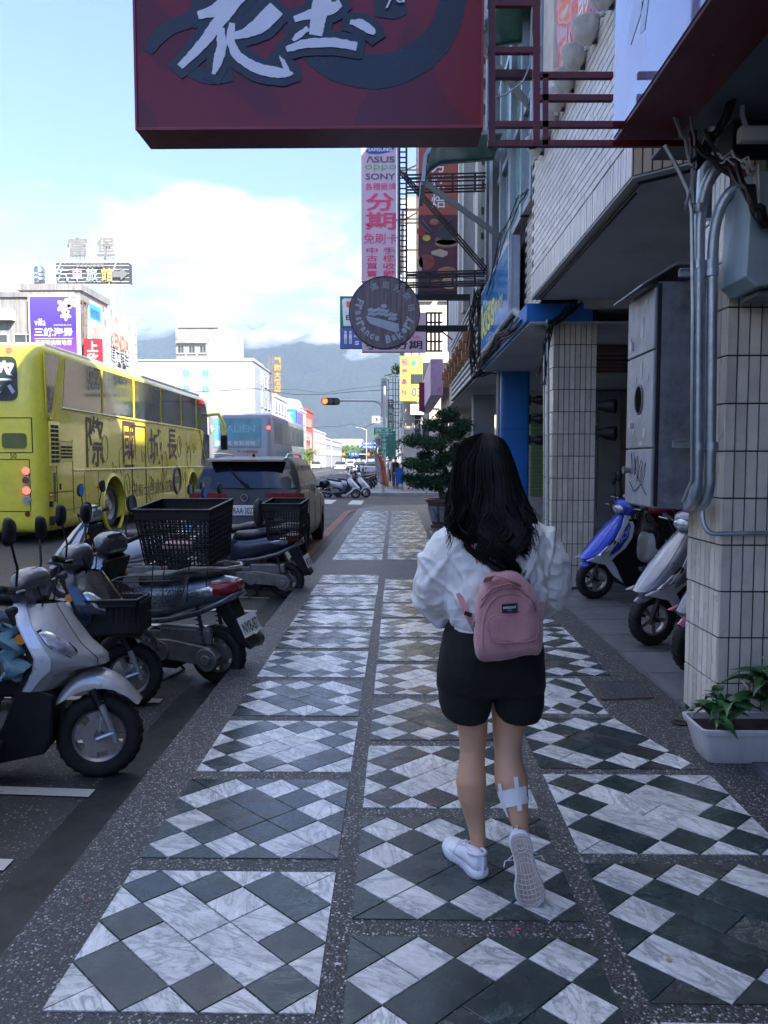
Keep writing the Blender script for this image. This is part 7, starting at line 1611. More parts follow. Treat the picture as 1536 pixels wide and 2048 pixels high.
# motel rooftop sign
YM = 55.0; q = lambda u, v, Y=YM: P(u, v, Y)
t = thing('rooftop_sign', 'huge rooftop motel sign with phone number 8332888, characters and a white arrow', 'sign', q(200, 680)); mb = MB(); a, b = q(113, 568), q(258, 526); mb.mm(a.x, YM, a.z, b.x, YM + .6, b.z); part(mb, 'panel', mat('sign_dark', (.07, .075, .085), .6, var=.3, sc=2), t, smooth=0)
for v in (532, 540, 548, 556, 564): mb = MB(); a = q(113, v); mb.mm(a.x, YM - .05, a.z - .03, q(258, v).x, YM, a.z + .03); part(mb, 'slat', M_STEEL, t, smooth=0)
for s, u, m in (('汽', 126, (.5, .55, .55)), ('車', 155, (.55, .4, .42)), ('旅', 184, (.4, .5, .55)), ('館', 214, (.55, .45, .12))): L(s, u, 549, 23, YM - .12, mat('neon_' + str(u), m, .5), 26, t, t=.06, bold=.015)
L('8332888', 181, 530, 56, YM - .2, mat('neon_white', (.17, .17, .16), .5), 9, t, t=.06, bold=.02)
mb = MB(); mb.prism([(-.55, -.2), (.05, -.2), (.05, -.45), (.6, 0), (.05, .45), (.05, .2), (-.55, .2)], q(241, 549) - V((0, .1, 0)), (1, 0, 0), (0, 0, 1), .06); part(mb, 'arrow', mat('neon_white', (.17, .17, .16)), t, smooth=0)
mb = MB(); rr = random.Random(3)
for i in range(16): a = q(116 + i * 9.3, 526); mb.bar(a, a + V((0, 0, rr.uniform(.15, .35))), .12)
for u in (136, 160, 186, 212, 236): mb.bar(q(u, 526), q(u, 478), .06)
for v in (482, 492, 502, 512, 522): mb.bar(q(134, v), q(238, v), .05)
for u in range(137, 236, 8): mb.bar(q(u, 520), q(u, 480), .03)
mb.bar(q(135, 500), q(103, 568), .09); mb.bar(q(234, 520), q(203, 615), .09)
for u in (210, 232): mb.bar(q(u, 690), q(u - (u - 221) * .4, 568), .10)
for v in range(570, 690, 10): k_ = (v - 568) / 122; a = 221 - 11 * (.6 + .4 * k_); b = 221 + 11 * (.6 + .4 * k_); mb.bar(q(a, v), q(b, v), .05); mb.bar(q(a, v), q(b, v + 10), .04)
for a, b in (((246, 570), (251, 640)), ((231, 575), (249, 625)), ((152, 570), (155, 590))): mb.bar(q(*a), q(*b), .06)
mb.bar(q(112, 569), q(262, 571), .12); part(mb, 'steel_frame', M_STEEL, t, smooth=0)
for s, u in (('富', 157), ('堡', 213)): L(s, u, 494, 38, YM - .15, mat('neon_cream', (.19, .18, .16), .5), 36, t, t=.12, bold=.02)
# white building and its roof tower
t = building('large white building with few small teal windows and concrete roof tower', -31.5, 92, -17.1, 106, 13.3, M_WB, 1, None, ([1.5, 4, 6.5, 9, 11.5], [3, 6, 9, 11.7], 1.2, 1.2), .2)
for u, v in ((372, 747), (411, 747), (411, 779), (372, 779), (408, 812)):
    q_ = P(u, v, 91.95); windows(t, (q_.x, 92, 0), (1, 0, 0), [0], [q_.z], .8, .8, pane=M_TEAL, sill=False)
mb = MB(); mb.mm(-17.1, 92.5, 0, -16.95, 96, 12.8); mb.mm(-17.1, 98.2, 0, -16.95, 99.2, 12.8); part(mb, 'glass_strip', mat('pale_glass', (.35, .40, .42), .2), t, smooth=0)
a, b = P(352, 722, 94), P(438, 656, 94)
tw = thing('roof_tower', 'stained concrete roof tower with three small windows on the white building', 'tower', (a.x / 2 + b.x / 2, 96, a.z)); mb = MB(); mb.mm(a.x, 94, a.z - .3, b.x, 99, b.z); part(mb, 'wall', concrete, tw, smooth=0)
c, d = P(356, 655, 93.9), P(436, 627, 93.9); mb = MB(); mb.prism([(c.x, c.z), (d.x, c.z), (d.x, d.z - .4), (d.x - .9, d.z), (c.x + .8, d.z), (c.x, d.z - .4)], (0, 99.4, 0), (1, 0, 0), (0, 0, 1), 5.6); part(mb, 'water_tank_room', mat('pale_concrete', (.60, .58, .53), .85, var=.08, dirt=.2, streak=.2, dcol=(.4, .38, .33)), tw, smooth=0)
mb = MB(); mb.mm(b.x, 93.95, a.z - .3, b.x + 2.0, 99, b.z - .1); part(mb, 'side_wing', M_WB, tw, smooth=0)
q_ = P(385, 700, 94); windows(tw, (q_.x, 94, 0), (1, 0, 0), [P(u, 700, 94).x - q_.x for u in (362, 384, 406)], [q_.z + .1], .7, .9, sill=True); mb = MB(); c = P(384, 687, 94); mb.mm(c.x - 1.8, 93.6, c.z, c.x + 1.8, 94, c.z + .15); part(mb, 'canopy', concrete, tw, smooth=0); mb = MB(); mb.tube([P(399, 627, 95), P(399, 603, 95)], .04, 5); part(mb, 'lightning_rod', M_STEEL, tw)
a, b = P(445, 722, 93), P(508, 716, 93); mb = MB(); mb.mm(a.x, 93, a.z, b.x, 100, b.z); solo(mb, 'roof_shed', M_STEEL, 'low metal roof shed right of the concrete tower', 'shed', smooth=0)
# yellow character tower
t = thing('sign_tower', 'lattice sign tower with yellow characters beside the white building', 'sign', P(550, 790, 104)); mb = MB(); q = lambda u, v: P(u, v, 104)
for u in (538, 546, 562): mb.bar(q(u, 712), q(u, 790), .12)
for v in range(713, 792, 6): mb.bar(q(538, v), q(562, v), .07)
part(mb, 'steel_frame', mat('rusty_steel', (.22, .17, .14)), t, smooth=0)
for i, s in enumerate('麗翔大飯店'): L(s, 555, 722 + i * 14, 13, 103.8, mat('yellow_char', (.6, .33, .03), .5), 13, t, t=.1, bold=.03)
building('cream apartment block behind the lattice sign tower', -30, 107, -16.9, 119, 10.3, cream, 1, ([11.5], [8.5], .9, 1.2), (cols(4, 1.6, 2.8), [4, 7, 9], 1.4, 1.2))
t = thing('billboard', 'blue and violet billboard on the far left side of the street', 'billboard', P(580, 870, 120)); a, b = P(567, 872, 120), P(593, 818, 120); mb = MB(); mb.mm(a.x, 120, a.z, b.x, 120.3, b.z); part(mb, 'panel', mat('bright_blue', (.03, .25, .65), .4, var=.5, sc=.4), t, smooth=0)
a2 = P(592, 872, 120); mb = MB(); mb.mm(a2.x, 120, a.z, a2.x + .15, 128, b.z - .3); part(mb, 'violet_side', mat('violet', (.20, .14, .50), .4, var=.4, sc=.4), t, smooth=0)
mb = MB(); c = P(578, 845, 119.95); mb.prism([(-.6, .9), (.1, 1.3), (.7, -.1), (0, -1), (-.4, .2)], c, (1, 0, 0), (0, 0, 1), .02); part(mb, 'figure_print', whp, t, smooth=0); L('遠傳電', 577, 826, 16, 119.9, whp, 4, t)
for (lb, y0, y1, h, m) in (('grey building under the far blue billboard', 121, 134, 7.2, greyp), ('yellowish far building with roof cage left of the red one', 134.2, 145, 10.2, cream), ('narrow red far building', 145.2, 157, 10.9, mat('red_brick', (.42, .09, .06), .8, var=.15)), ('low cream far shop row right of the red building', 157.2, 185, 7.6, cream), ('farther pale shop row with tin roofs', 185.2, 240, 6.6, M_WB)):
    building(lb, -30, y0, -17, y1, h, m, 1, None, (cols(int((y1 - y0) / 3), 1.5, 3), [3.6, 6.2] if h < 9 else [3.6, 6.2, 8.8], 1.5, 1.4), .4)
mb = MB(); mb.prism([(-20, 10.7), (-16.8, 10.7), (-17.4, 12.2), (-20, 12.6)], (0, 140, 0), (1, 0, 0), (0, 0, 1), 4); solo(mb, 'roof_shed', greyp, 'grey sheet metal shed on the yellowish far building', 'shed', smooth=0)
t = thing('vertical_sign', 'bright green vertical sign on the far left row', 'sign', P(600, 930, 125)); a, b = P(594, 932, 125), P(606, 880, 125); mb = MB(); mb.mm(a.x, 125, a.z, b.x, 125.2, b.z); part(mb, 'panel', mat('bright_green', (.10, .50, .08), .5), t, smooth=0); L('全聯', 600, 900, 6, 124.9, whp, 20, t)
t = building('long white hotel with arched windows closing the street far away', -48, 420, -19, 440, 12.2, mat('pale_hotel', (.62, .60, .56), .8), 1, (cols(9, 3, 3), [4.5, 8.5], 1.6, 2.6), None, 1)
rr = random.Random(21)
for i in range(9):
    x = rr.uniform(-60, 20); building('pale far block %s the street end' % ('just left of', 'well left of', 'behind', 'far behind', 'just right of', 'beyond', 'low behind', 'taller behind', 'smaller behind')[i], x, 300 + i * 30, x + 14, 312 + i * 30, 5 + rr.random() * 4, (cream, M_WB, greyp)[i % 3], 1, (cols(4, 2, 3), [4], 1.4, 1.4), None)

# ---------- right row beyond the crossing
pv2 = slab([(-1.9, 35.8), (40, 35.8), (40, 37.6), (.3, 37.9), (.3, 240), (-1.9, 240)], -.3, .0); struct(pv2, 'far_pavement', mat('pale_paving', (.28, .28, .28), .6, var=.15, sc=2), smooth=0)
t = building('corner building beyond the crossing with yellow rental sign and cream tiled face', .35, 38, 16, 51, 13.6, mat('corner_cream', (.55, .50, .42), .8, var=.08, dirt=.3, streak=.4, dcol=(.3, .27, .22)), -1, ([.9 + .0, 2.2], [3.2, 5.6, 10.0], .7, 1.3), (cols(3, 2, 4), [4.5, 8, 11], 1.5, 1.4))
q = P(833, 822, 37.8); mb = MB(); mb.mm(q.x - .3, 37.45, q.z - .2, q.x + .35, 38, q.z + .3); part(mb, 'air_conditioner', white, t, smooth=0)
mb = MB()
for i in range(7): mb.bar((.33, 37.9, 2.6 + i * .9), (1.2, 37.9, 2.6 + i * .9), .04)
for x in (.45, .8, 1.2): mb.bar((x, 37.88, 2.5), (x, 37.88, 8.5), .04)
part(mb, 'window_cage', M_STEEL, t, smooth=0)
t = thing('rental_sign', 'yellow rental sign with red characters and a green house logo on the corner building', 'sign', P(822, 802, 37.5)); YY = 37.5
a, b = P(800, 802, YY), P(845, 712, YY); mb = MB(); mb.mm(a.x, YY, a.z, b.x, YY + .15, b.z); part(mb, 'panel', mat('yellow_panel', (.72, .70, .10), .5, var=.05), t, smooth=0)
pkr = mat('pink_red_print', (.75, .06, .16), .5)
for i, s in enumerate('租屋最快'): L(s, 809, 724 + i * 20.5, 12, YY - .01, pkr, 14, t, bold=.02)
mb = MB(); q0, q1 = P(821, 768, YY - .01), P(845, 748, YY - .01); mb.mm(q0.x, YY - .01, q0.z, q1.x, YY, q1.z); part(mb, 'window_gap', M_WIN, t, smooth=0)
mb = MB(); q0, q1 = P(822, 733, YY - .01), P(834, 718, YY - .01); mb.mm(q0.x, YY - .01, q0.z, q1.x, YY, q1.z); part(mb, 'house_logo', mat('light_green', (.2, .6, .3), .5), t, smooth=0); L('合', 827, 726, 7, YY - .02, mat('dgreen', (.02, .3, .12)), 9, t); L('03', 833, 784, 18, YY - .01, mat('violet_ink', (.14, .10, .3), .5), 18, t, bold=.02)
building('second building beyond the crossing on the right with green nets', .5, 51.2, 16, 75, 9.5, greyp, -1, None, (cols(6, 2, 4), [4, 7], 1.5, 1.4))
building('third grey building beyond the crossing on the right', .7, 75.2, 16, 130, 7.5, cream, -1, None, (cols(12, 2, 4), [4], 1.5, 1.4))
def vsign(label, u0, v0, u1, v1, Y, col, s='', ink_=None, name='vertical_sign', tk=.2, **k):
    t = thing(name, label, 'sign', P((u0 + u1) / 2, v1, Y)); a, b = P(u0, v1, Y), P(u1, v0, Y); mb = MB(); mb.mm(a.x, Y, a.z, b.x, Y + tk, b.z); part(mb, 'panel', mat('panel_%02d_%02d_%02d' % tuple(int(c * 99) for c in col), col, .45, var=.06), t, smooth=0)
    n = len(s)
    for i, ch in enumerate(s): L(ch, (u0 + u1) / 2, v0 + (v1 - v0) * (i + .5) / n, (u1 - u0) * .72, Y - .01, ink_ or whp, (v1 - v0) / n * .72, t, bold=.015)
    mb = MB(); q = P(u1, v0 + 4, Y + .1); mb.bar(q, q + V((.5, 0, 0)), .05); q = P(u1, v1 - 4, Y + .1); mb.bar(q, q + V((.5, 0, 0)), .05); part(mb, 'bracket', M_STEEL, t, smooth=0); return t
vsign('tall grey translucent rooftop sign with faded characters above the green clinic sign', 762, 756, 774, 835, 58, (.45, .47, .46), '中原新', mat('grey_char', (.25, .27, .27), .6))
vsign('green clinic sign with white characters', 775, 813, 788, 858, 56, (.02, .30, .20), '仙曆中')
vsign('small brown sign above the green clinic sign', 775, 799, 787, 813, 55, (.14, .09, .06), '牛', tk=.1)
vsign('narrow salmon sign beside the green clinic sign', 784, 821, 789, 850, 54.5, (.6, .3, .22), '美容')
vsign('white square sign with black scribble left of the light pole', 744, 832, 760, 846, 80, (.68, .66, .66), '沐', bwn)
vsign('small pale pink shop sign far down the right row', 754, 872, 762, 895, 76, (.62, .40, .48), '咖', bwn)
mb = MB()
for Y, h, m in ((49.0, 0, 0),):
    a, b = P(776, 915, 50), P(790, 862, 50); mb.mm(a.x, 50, a.z, b.x, 50.3, b.z)
solo(mb, 'green_net', mat('green_net', (.03, .20, .15), .8, var=.4, sc=2), 'dark green scaffold netting below the clinic sign', 'netting', smooth=0)
t = thing('scaffold', 'thin steel scaffold poles and cages on the right row beyond the crossing', 'scaffold', P(793, 920, 47)); mb = MB(); q = lambda u, v: P(u, v, 47)
for u in (777, 786, 791, 797): mb.bar(q(u, 750 + (u % 5) * 4), q(u, 918), .045)
for v in range(752, 915, 13): mb.bar(q(777, v), q(798, v + 1), .035)
mb.bar(q(768, 752), q(800, 744), .05); mb.bar(q(782, 738), q(792, 752), .04); part(mb, 'pole', mat('dark_pole', (.10, .11, .11), .6), t, smooth=0)
t = thing('awning', 'grey corrugated shop awning on posts beyond the crossing', 'awning', P(790, 935, 42)); a, b = P(772, 924, 42), P(812, 906, 42); mb = MB(); mb.prism([(a.x, a.z), (b.x, b.z), (b.x, b.z + .06), (a.x, a.z + .06)], (0, 46, 0), (1, 0, 0), (0, 0, 1), 5); part(mb, 'roof_sheet', greyp, t, smooth=0); mb = MB(); mb.bar((a.x + .1, 41.5, 0), (a.x + .1, 41.5, a.z), .05); mb.bar((a.x + .1, 45, 0), (a.x + .1, 45, a.z), .05); part(mb, 'post', M_STEEL, t, smooth=0)
# big pink phone-shop sign and others on the near right row
t = thing('phone_shop_sign', 'tall pink phone shop sign listing brands with big red characters', 'sign', P(758, 562, 24)); YY = 24.0; a, b = P(723, 562, YY), P(793, 230, YY)
mb = MB(); mb.mm(a.x, YY, a.z, b.x, YY + .3, b.z); part(mb, 'panel', mat('pale_pink_panel', (.62, .44, .54), .4, var=.04), t, smooth=0)
gry = mat('grey_ink', (.12, .12, .13), .5); grn = mat('green_ink', (.12, .50, .12), .5); YT = YY - .01
mb = MB(); c = P(760, 299, YT); mb.prism([(p.x, p.z) for p in ellipse(c, .42, .12, (1, 0, .1), (0, 0, 1), 24)], (0, YT, 0), (1, 0, 0), (0, 0, 1), .01); part(mb, 'blue_oval', mat('oval_blue', (.02, .06, .40), .4), t, smooth=0); L('SAMSUNG', 760, 299, 46, YT - .015, whp, 7, t, bold=.02)
L('/\\SUS', 761, 319, 56, YT, gry, 12, t, bold=.03); L('oppo', 761, 336, 62, YT, grn, 12, t); L('SONY', 761, 353, 58, YT, gry, 12, t, bold=.02); L('各種廠牌', 761, 373, 60, YT, pkr, 14, t)
L('分', 761, 404, 58, YT, pkr, 34, t, bold=.02); L('期', 761, 442, 60, YT, pkr, 34, t, bold=.02); L('免刷卡', 761, 477, 66, YT, pkr, 20, t)
for i, (x_, y_) in enumerate(zip('中古買賣', '手機收購')): L(x_, 744, 501 + i * 15.5, 22, YT, pkr, 12, t, bold=.01); L(y_, 778, 501 + i * 15.5, 24, YT, pkr, 13, t, bold=.01)
t = thing('phone_shop_lightbox', 'wide pink light box with black characters under the tall phone sign', 'sign', P(790, 703, 24.5)); YY = 24.5; a, b = P(724, 703, YY), P(852, 625, YY); mb = MB(); mb.mm(a.x, YY, a.z, b.x, YY + .35, b.z); part(mb, 'panel', mat('pale_pink_panel', (.62, .44, .54)), t, smooth=0)
L('mobile', 827, 674, 28, YY - .01, pkr, 7, t); L('手機分期', 788, 690, 112, YY - .01, bwn, 18, t, bold=.02); mb = MB(); q = lambda u, v: P(u, v, YY + .2)
for u in (853, 862, 870, 878): mb.bar(q(u, 625), q(u, 703), .06)
for v in (626, 645, 664, 683, 702): mb.bar(q(852, v), q(885, v), .05)
part(mb, 'side_cage', dsteel, t, smooth=0)
t = thing('sign_scaffold', 'orange and white steel lattice holding the tall phone sign', 'scaffold', P(815, 560, 24.2)); mb = MB(); q = lambda u, v: P(u, v, 24.2)
for u in (796, 834): mb.bar(q(u, 240), q(u, 560), .05)
for v in (340, 350, 438, 446, 500): mb.bar(q(796, v), q(900, v), .04)
mb.bar(q(800, 345), q(834, 330), .04); mb.bar(q(800, 445), q(834, 425), .04); mb.bar(q(796, 440), q(780, 440), .04); part(mb, 'steel', mat('orange_steel', (.5, .33, .2), .6, var=.2), t, smooth=0)
t = thing('store_sign', 'green and white convenience store sign with toilet and ATM symbols below', 'sign', P(702, 697, 27)); YY = 27; a, b = P(680, 655, YY), P(770, 592, YY); g2 = mat('store_green', (.02, .22, .10), .4)
mb = MB(); mb.mm(a.x, YY, a.z, b.x, YY + .3, b.z); part(mb, 'panel', g2, t, smooth=0); a, b = P(680, 696, YY), P(770, 655, YY); mb = MB(); mb.mm(a.x, YY, a.z, b.x, YY + .3, b.z - .01); part(mb, 'lower_panel', mat('store_blue', (.08, .12, .40), .4), t, smooth=0)
c = P(686, 598, YY - .01); mb = MB(); qz = [P(u, v, YY) for u, v in ((687, 652), (684, 600), (688, 597), (762, 597), (760, 652))]; mb.prism([(p.x, p.z) for p in qz][::-1], (0, YY - .012, 0), (1, 0, 0), (0, 0, 1), .01); part(mb, 'white_field', whp, t, smooth=0)
mb = MB(); a, b = P(693, 615, YY), P(756, 603, YY); mb.mm(a.x, YY - .03, a.z, b.x, YY - .022, b.z); part(mb, 'orange_bar', ora, t, smooth=0); L('ELEVEn', 723, 635, 62, YY - .025, g2, 10, t, bold=.03)
for u in (691, 701): 
    mb = MB(); c = P(u, 676, YY - .02); mb.lathe([(.001, 0), (.045, 0), (.045, .01), (.001, .01)], c + V((0, 0, .20)), (0, -1, 0), 12); mb.mm(c.x - .05, c.y - .01, c.z - .02, c.x + .05, c.y, c.z + .14); mb.mm(c.x - .04, c.y - .01, c.z - .2, c.x - .01, c.y, c.z - .02); mb.mm(c.x + .01, c.y - .01, c.z - .2, c.x + .04, c.y, c.z - .02); part(mb, 'toilet_symbol', whp, t, smooth=0)
L('ATM', 714, 672, 14, YY - .012, whp, 6, t, bold=.02); L('S', 714, 686, 9, YY - .012, whp, 8, t, bold=.04)
# pink fascia box with side
t = thing('pink_fascia_sign', 'lilac pink box sign with a red character above the far end of the arcade', 'sign', P(870, 790, 22)); a, b = P(861, 790, 22), P(886, 718, 22); mb = MB(); mb.mm(a.x, 22, a.z, b.x, 30, b.z); part(mb, 'panel', mat('lilac_panel', (.50, .33, .50), .4), t, smooth=0); L('手', 879, 779, 9, 21.98, pkr, 10, t)
vsign('dark red cloth banner left of the lilac box sign', 838, 765, 850, 822, 27, (.20, .01, .05), '')
# bakery signs
t = thing('bakery_banner', 'tall orange and brown bakery banner printed with cakes and bread', 'banner', P(876, 587, 16)); YY = 16.0; a, b = P(836, 587, YY), P(917, 240, YY); zm = P(836, 430, YY).z
mb = MB(); mb.mm(a.x, YY, a.z, b.x, YY + .12, b.z); part(mb, 'panel', dsteel, t, smooth=0)
mb = MB(); mb.mm(a.x, YY - .005, zm, b.x, YY, b.z); part(mb, 'orange_print', mat('brick_orange', (.38, .09, .055), .5, var=.05), t, smooth=0)
m_, t_, b_ = newmat('brown_print'); c_ = t_.a('ShaderNodeTexCoord').outputs['Object']; t_.c(t_.ramp(t_.noise(c_, 1.2, 2), (.4, (.06, .02, .03)), (.6, (.12, .03, .045))), b_.inputs['Base Color']); b_.inputs['Roughness'].default_value = .5
mb = MB(); mb.mm(a.x, YY - .005, a.z + .05, b.x, YY, zm); part(mb, 'brown_print', m_, t, smooth=0)
for s, v in (('滿', 262), ('芳', 331), ('烘', 366), ('焙', 402)): L(s, 877, v, 28, YY - .01, whp, 27, t, bold=.01)
def pr(u, v, rx, rz, col, nm, n=20, dy=.008):
    c = P(u, v, YY); k = 16 / FPX; mb = MB(); mb.prism([(p.x, p.z) for p in ellipse(c, rx * k, rz * k, (1, 0, 0), (0, 0, 1), n)], (0, YY - dy, 0), (1, 0, 0), (0, 0, 1), .002); part(mb, nm, mat('print_' + nm, col, .5, var=.35, sc=8), t, smooth=0)
pr(893, 487, 23, 8, (.30, .17, .11), 'tart_side'); pr(893, 480, 23, 10, (.30, .17, .11), 'tart_side'); pr(893, 467, 21, 13, (.04, .045, .04), 'tart_top', dy=.010); pr(853, 524, 16, 15, (.26, .06, .04), 'red_cake'); pr(868, 444, 9, 6, (.35, .12, .07), 'pastry'); pr(853, 476, 8, 6, (.6, .40, .06), 'lemon'); pr(842, 463, 8, 9, (.3, .03, .03), 'berry'); pr(894, 545, 20, 11, (.36, .15, .09), 'bread'); pr(898, 566, 15, 12, (.48, .32, .2), 'baguette'); pr(840, 528, 6, 14, (.5, .4, .35), 'cream_slice'); pr(873, 568, 18, 7, (.34, .13, .05), 'orange_bun')
mb = MB(); q = [P(u, v, YY) for u, v in ((862, 503), (880, 498), (896, 504), (894, 511), (885, 515), (863, 509))]; mb.prism([(p.x, p.z) for p in q][::-1], (0, YY - .01, 0), (1, 0, 0), (0, 0, 1), .004); part(mb, 'layer_cake', mat('cake_cream', (.5, .42, .3), .6), t, smooth=0)
mb = MB()
for u0, v0, u1, v1 in ((845, 440, 862, 462), (878, 458, 903, 439), (840, 450, 858, 466)): mb.bar(P(u0, v0, YY - .012), P(u1, v1, YY - .012), .03, .004)
part(mb, 'cinnamon_print', mat('cake_cream', (.5, .42, .3)), t, smooth=0)
t = thing('round_bakery_sign', 'round wood-look sign reading Fragrance Bakery around a bread basket', 'sign', P(769, 693, 15.5)); YY = 15.5; c = P(769, 625, YY); rad = 68.5 * 15.6 / FPX
m_, t_, b_ = newmat('wood_print'); c_ = t_.a('ShaderNodeTexCoord').outputs['Object']; n_ = t_.noise(t_.map(c_, (14, 1, .8)), 1.6, 5, .7); t_.c(t_.ramp(n_, (.3, (.055, .04, .045)), (.5, (.15, .11, .12)), (.7, (.24, .19, .20))), b_.inputs['Base Color']); b_.inputs['Roughness'].default_value = .5
mb = MB(); mb.disc(c + V((0, .14, 0)), rad, .14, (0, -1, 0), 56); part(mb, 'disc', m_, t, smooth=40)
mb = MB(); mb.lathe([(rad, -.01), (rad + .015, -.01), (rad + .015, .16), (rad, .16)], c + V((0, .15, 0)), (0, -1, 0), 56); part(mb, 'rim', dsteel, t, smooth=40)
pgr = mat('pale_grey_print', (.38, .42, .48), .5)
def ringtxt(s, a0, a1, r, h, bold=0, inward=False, sx=1.0):
    n = len(s)
    for i, ch in enumerate(s):
        if ch == ' ': continue
        a = R(a0 + (a1 - a0) * i / max(1, n - 1)); d = V((math.sin(a), 0, math.cos(a))); Wd = d if not inward else -d; Ud = V((Wd.z, 0, -Wd.x)); txt('lettering', ch, pgr, t, c + d * r + V((0, -.002, 0)), Ud, Wd, h=h * (1 if ch.isupper() or ch in 'krly' or ord(ch) > 999 else .72), bold=bold, sx=sx)
ringtxt('滿庭芳烘焙', -22, 80, rad * .78, .14); ringtxt('Fragrance', -62, -168, rad * .74, .14, .035, True, .85) if 0 else None
ringtxt('Fragrance', 294, 196, rad * .76, .15, .04, True, .9); ringtxt('Bakery', 172, 106, rad * .76, .16, .04, True, .9)
mb = MB(); kx = 15.6 / FPX; bs = [(-36, -6), (28, -22), (29, -36), (22, -39), (-28, -22), (-34, -14)]; mb.prism([(x * kx, z_ * kx) for x, z_ in bs], c + V((0, -.008, 0)), (1, 0, 0), (0, 0, 1), .006)
for i in range(14): x = -28 + (i % 7) * 8; z_ = -2 + (i // 7) * 7 - (i % 7) * 1.8 + (4 if 1 < i % 7 < 5 else 0); mb.prism([(p.x, p.z) for p in ellipse((x * kx, 0, z_ * kx), 5.6 * kx, 3.4 * kx, (.95, 0, .3), (-.3, 0, .95), 12)], c + V((0, -.010 - .0015 * i, 0)), (1, 0, 0), (0, 0, 1), .0012)
mb.prism([(p.x, p.z) for p in ellipse((-1 * kx, 0, 12 * kx), 6 * kx, 4 * kx, (1, 0, 0), (0, 0, 1), 12)], c + V((0, -.02, 0)), (1, 0, 0), (0, 0, 1), .004)
part(mb, 'bread_basket_print', pgr, t, smooth=0)
mb = MB(); q = lambda u, v: P(u, v, YY + .07); mb.bar(q(832, 595), q(940, 595), .11); mb.bar(q(832, 657), q(935, 657), .11); mb.bar(q(895, 595), q(895, 657), .03); mb.bar(q(880, 660), q(905, 680), .025); part(mb, 'bracket', black, t, smooth=0)

# ---------- traffic light, street name signs, wires
t = thing('traffic_light', 'traffic light on a curved mast arm over the crossing, showing red', 'traffic light', (P(769, 983, 36.5).x, 36.5, 0)); q = lambda u, v: P(u, v, 36.5); x0 = P(769, 900, 36.5).x
mb = MB(); mb.tube([(x0, 36.5, 0), (x0, 36.5, .5)], .13, 12); mb.tube([(x0, 36.5, .5), (x0, 36.5, q(769, 772).z)], [.085, .06], 12); part(mb, 'mast', M_STEEL, t)
mb = MB(); mb.tube([q(769, 865), q(767, 835)] + arc(q(766, 822), q(763, 801), q(742, 801.5)) + [q(679, 801)], .05, 10); part(mb, 'mast_arm', M_STEEL, t)
a, b = q(643, 810), q(680, 796); mb = MB(); mb.prism(rrect(a.x, a.z, b.x, b.z, .15), (0, 36.6, 0), (1, 0, 0), (0, 0, 1), .22); part(mb, 'signal_housing', black, t, smooth=30)
for i, m_ in enumerate((mat('lit_signal_red', (1, .035, .01), .3, emit=2.2), mat('dark_lens', (.05, .05, .045), .2), mat('dark_lens', (.05, .05, .045)))):
    c = q(650.5 + i * 11.5, 803); mb = MB(); mb.disc(c + V((0, -.12, 0)), .125, .02, (0, -1, 0), 20); part(mb, 'signal_lamp', m_, t)
    mb = MB(); mb.lathe([(.13, 0), (.14, 0), (.14, .16), (.13, .16)], c + V((0, -.11, 0)), (0, -1, 0), 20, 0, math.pi * 1.25); part(mb, 'visor', black, t)
sg = mat('road_sign_green', (.005, .27, .14), .4); sb_ = mat('road_sign_blue', (.03, .09, .45), .4)
def rsign(label, u0, v0, u1, v1, Y, m, lines, vert=False, cat='sign'):
    t = thing('street_name_sign', label, cat, P((u0 + u1) / 2, v1, Y)); a, b = P(u0, v1, Y), P(u1, v0, Y); mb = MB(); mb.prism(rrect(a.x, a.z, b.x, b.z, .04), (0, Y, 0), (1, 0, 0), (0, 0, 1), .03); part(mb, 'plate', m, t, smooth=0)
    mb = MB(); e = .02; mb.mm(a.x + e, Y - .034, a.z + e, b.x - e, Y - .031, a.z + 1.8 * e); mb.mm(a.x + e, Y - .034, b.z - 1.8 * e, b.x - e, Y - .031, b.z - e); part(mb, 'border', whp, t, smooth=0)
    for s, u, v, w, h in lines: L(s, u, v, w, Y - .034, whp, h, t, bold=.01)
rsign('green horizontal street name sign 國聯二路 on the traffic light mast', 748, 855, 786, 869, 36.3, sg, [('國聯二路', 764, 860.5, 26, 6.5), ('Guolian 2nd Rd.', 765, 866, 26, 2.6), ('>', 783, 861, 3, 5)])
rsign('green vertical street name sign 中山路 under the horizontal one', 762, 869, 775, 907, 36.3, sg, [('^', 768.5, 873, 5, 3), ('中', 768.5, 880, 7, 7), ('山', 768.5, 888, 7, 6), ('路', 768.5, 896, 7, 7), ('Rd.', 768.5, 903, 8, 2.6)])
t = thing('direction_sign', 'blue direction sign boards over the far right side of the street', 'sign', P(738, 897, 150)); 
for v0, v1 in ((884, 890), (891, 897)): a, b = P(724, v1, 150), P(754, v0, 150); mb = MB(); mb.mm(a.x, 150, a.z, b.x, 150.1, b.z); part(mb, 'board', sb_, t, smooth=0); L('花蓮市區北埔', 739, (v0 + v1) / 2, 26, 149.9, whp, 3.6, t)
mb = MB(); mb.bar(P(755, 935, 150), P(755, 884, 150), .2); part(mb, 'post', M_STEEL, t, smooth=0)
t = thing('signal_gantry', 'far signal gantry across the street with blue sign and two red lights', 'gantry', P(690, 925, 200)); a, b = P(700, 913, 200), P(718, 904, 200); mb = MB(); mb.mm(a.x, 199.8, a.z, b.x, 200, b.z); part(mb, 'board', sb_, t, smooth=0); L('台北', 709, 908, 12, 199.7, whp, 5, t)
mb = MB(); mb.bar(P(640, 907, 200), P(762, 909, 200), .25); mb.bar(P(640, 930, 200), P(640, 905, 200), .3); mb.bar(P(762, 930, 200), P(762, 905, 200), .3); part(mb, 'beam', M_STEEL, t, smooth=0)
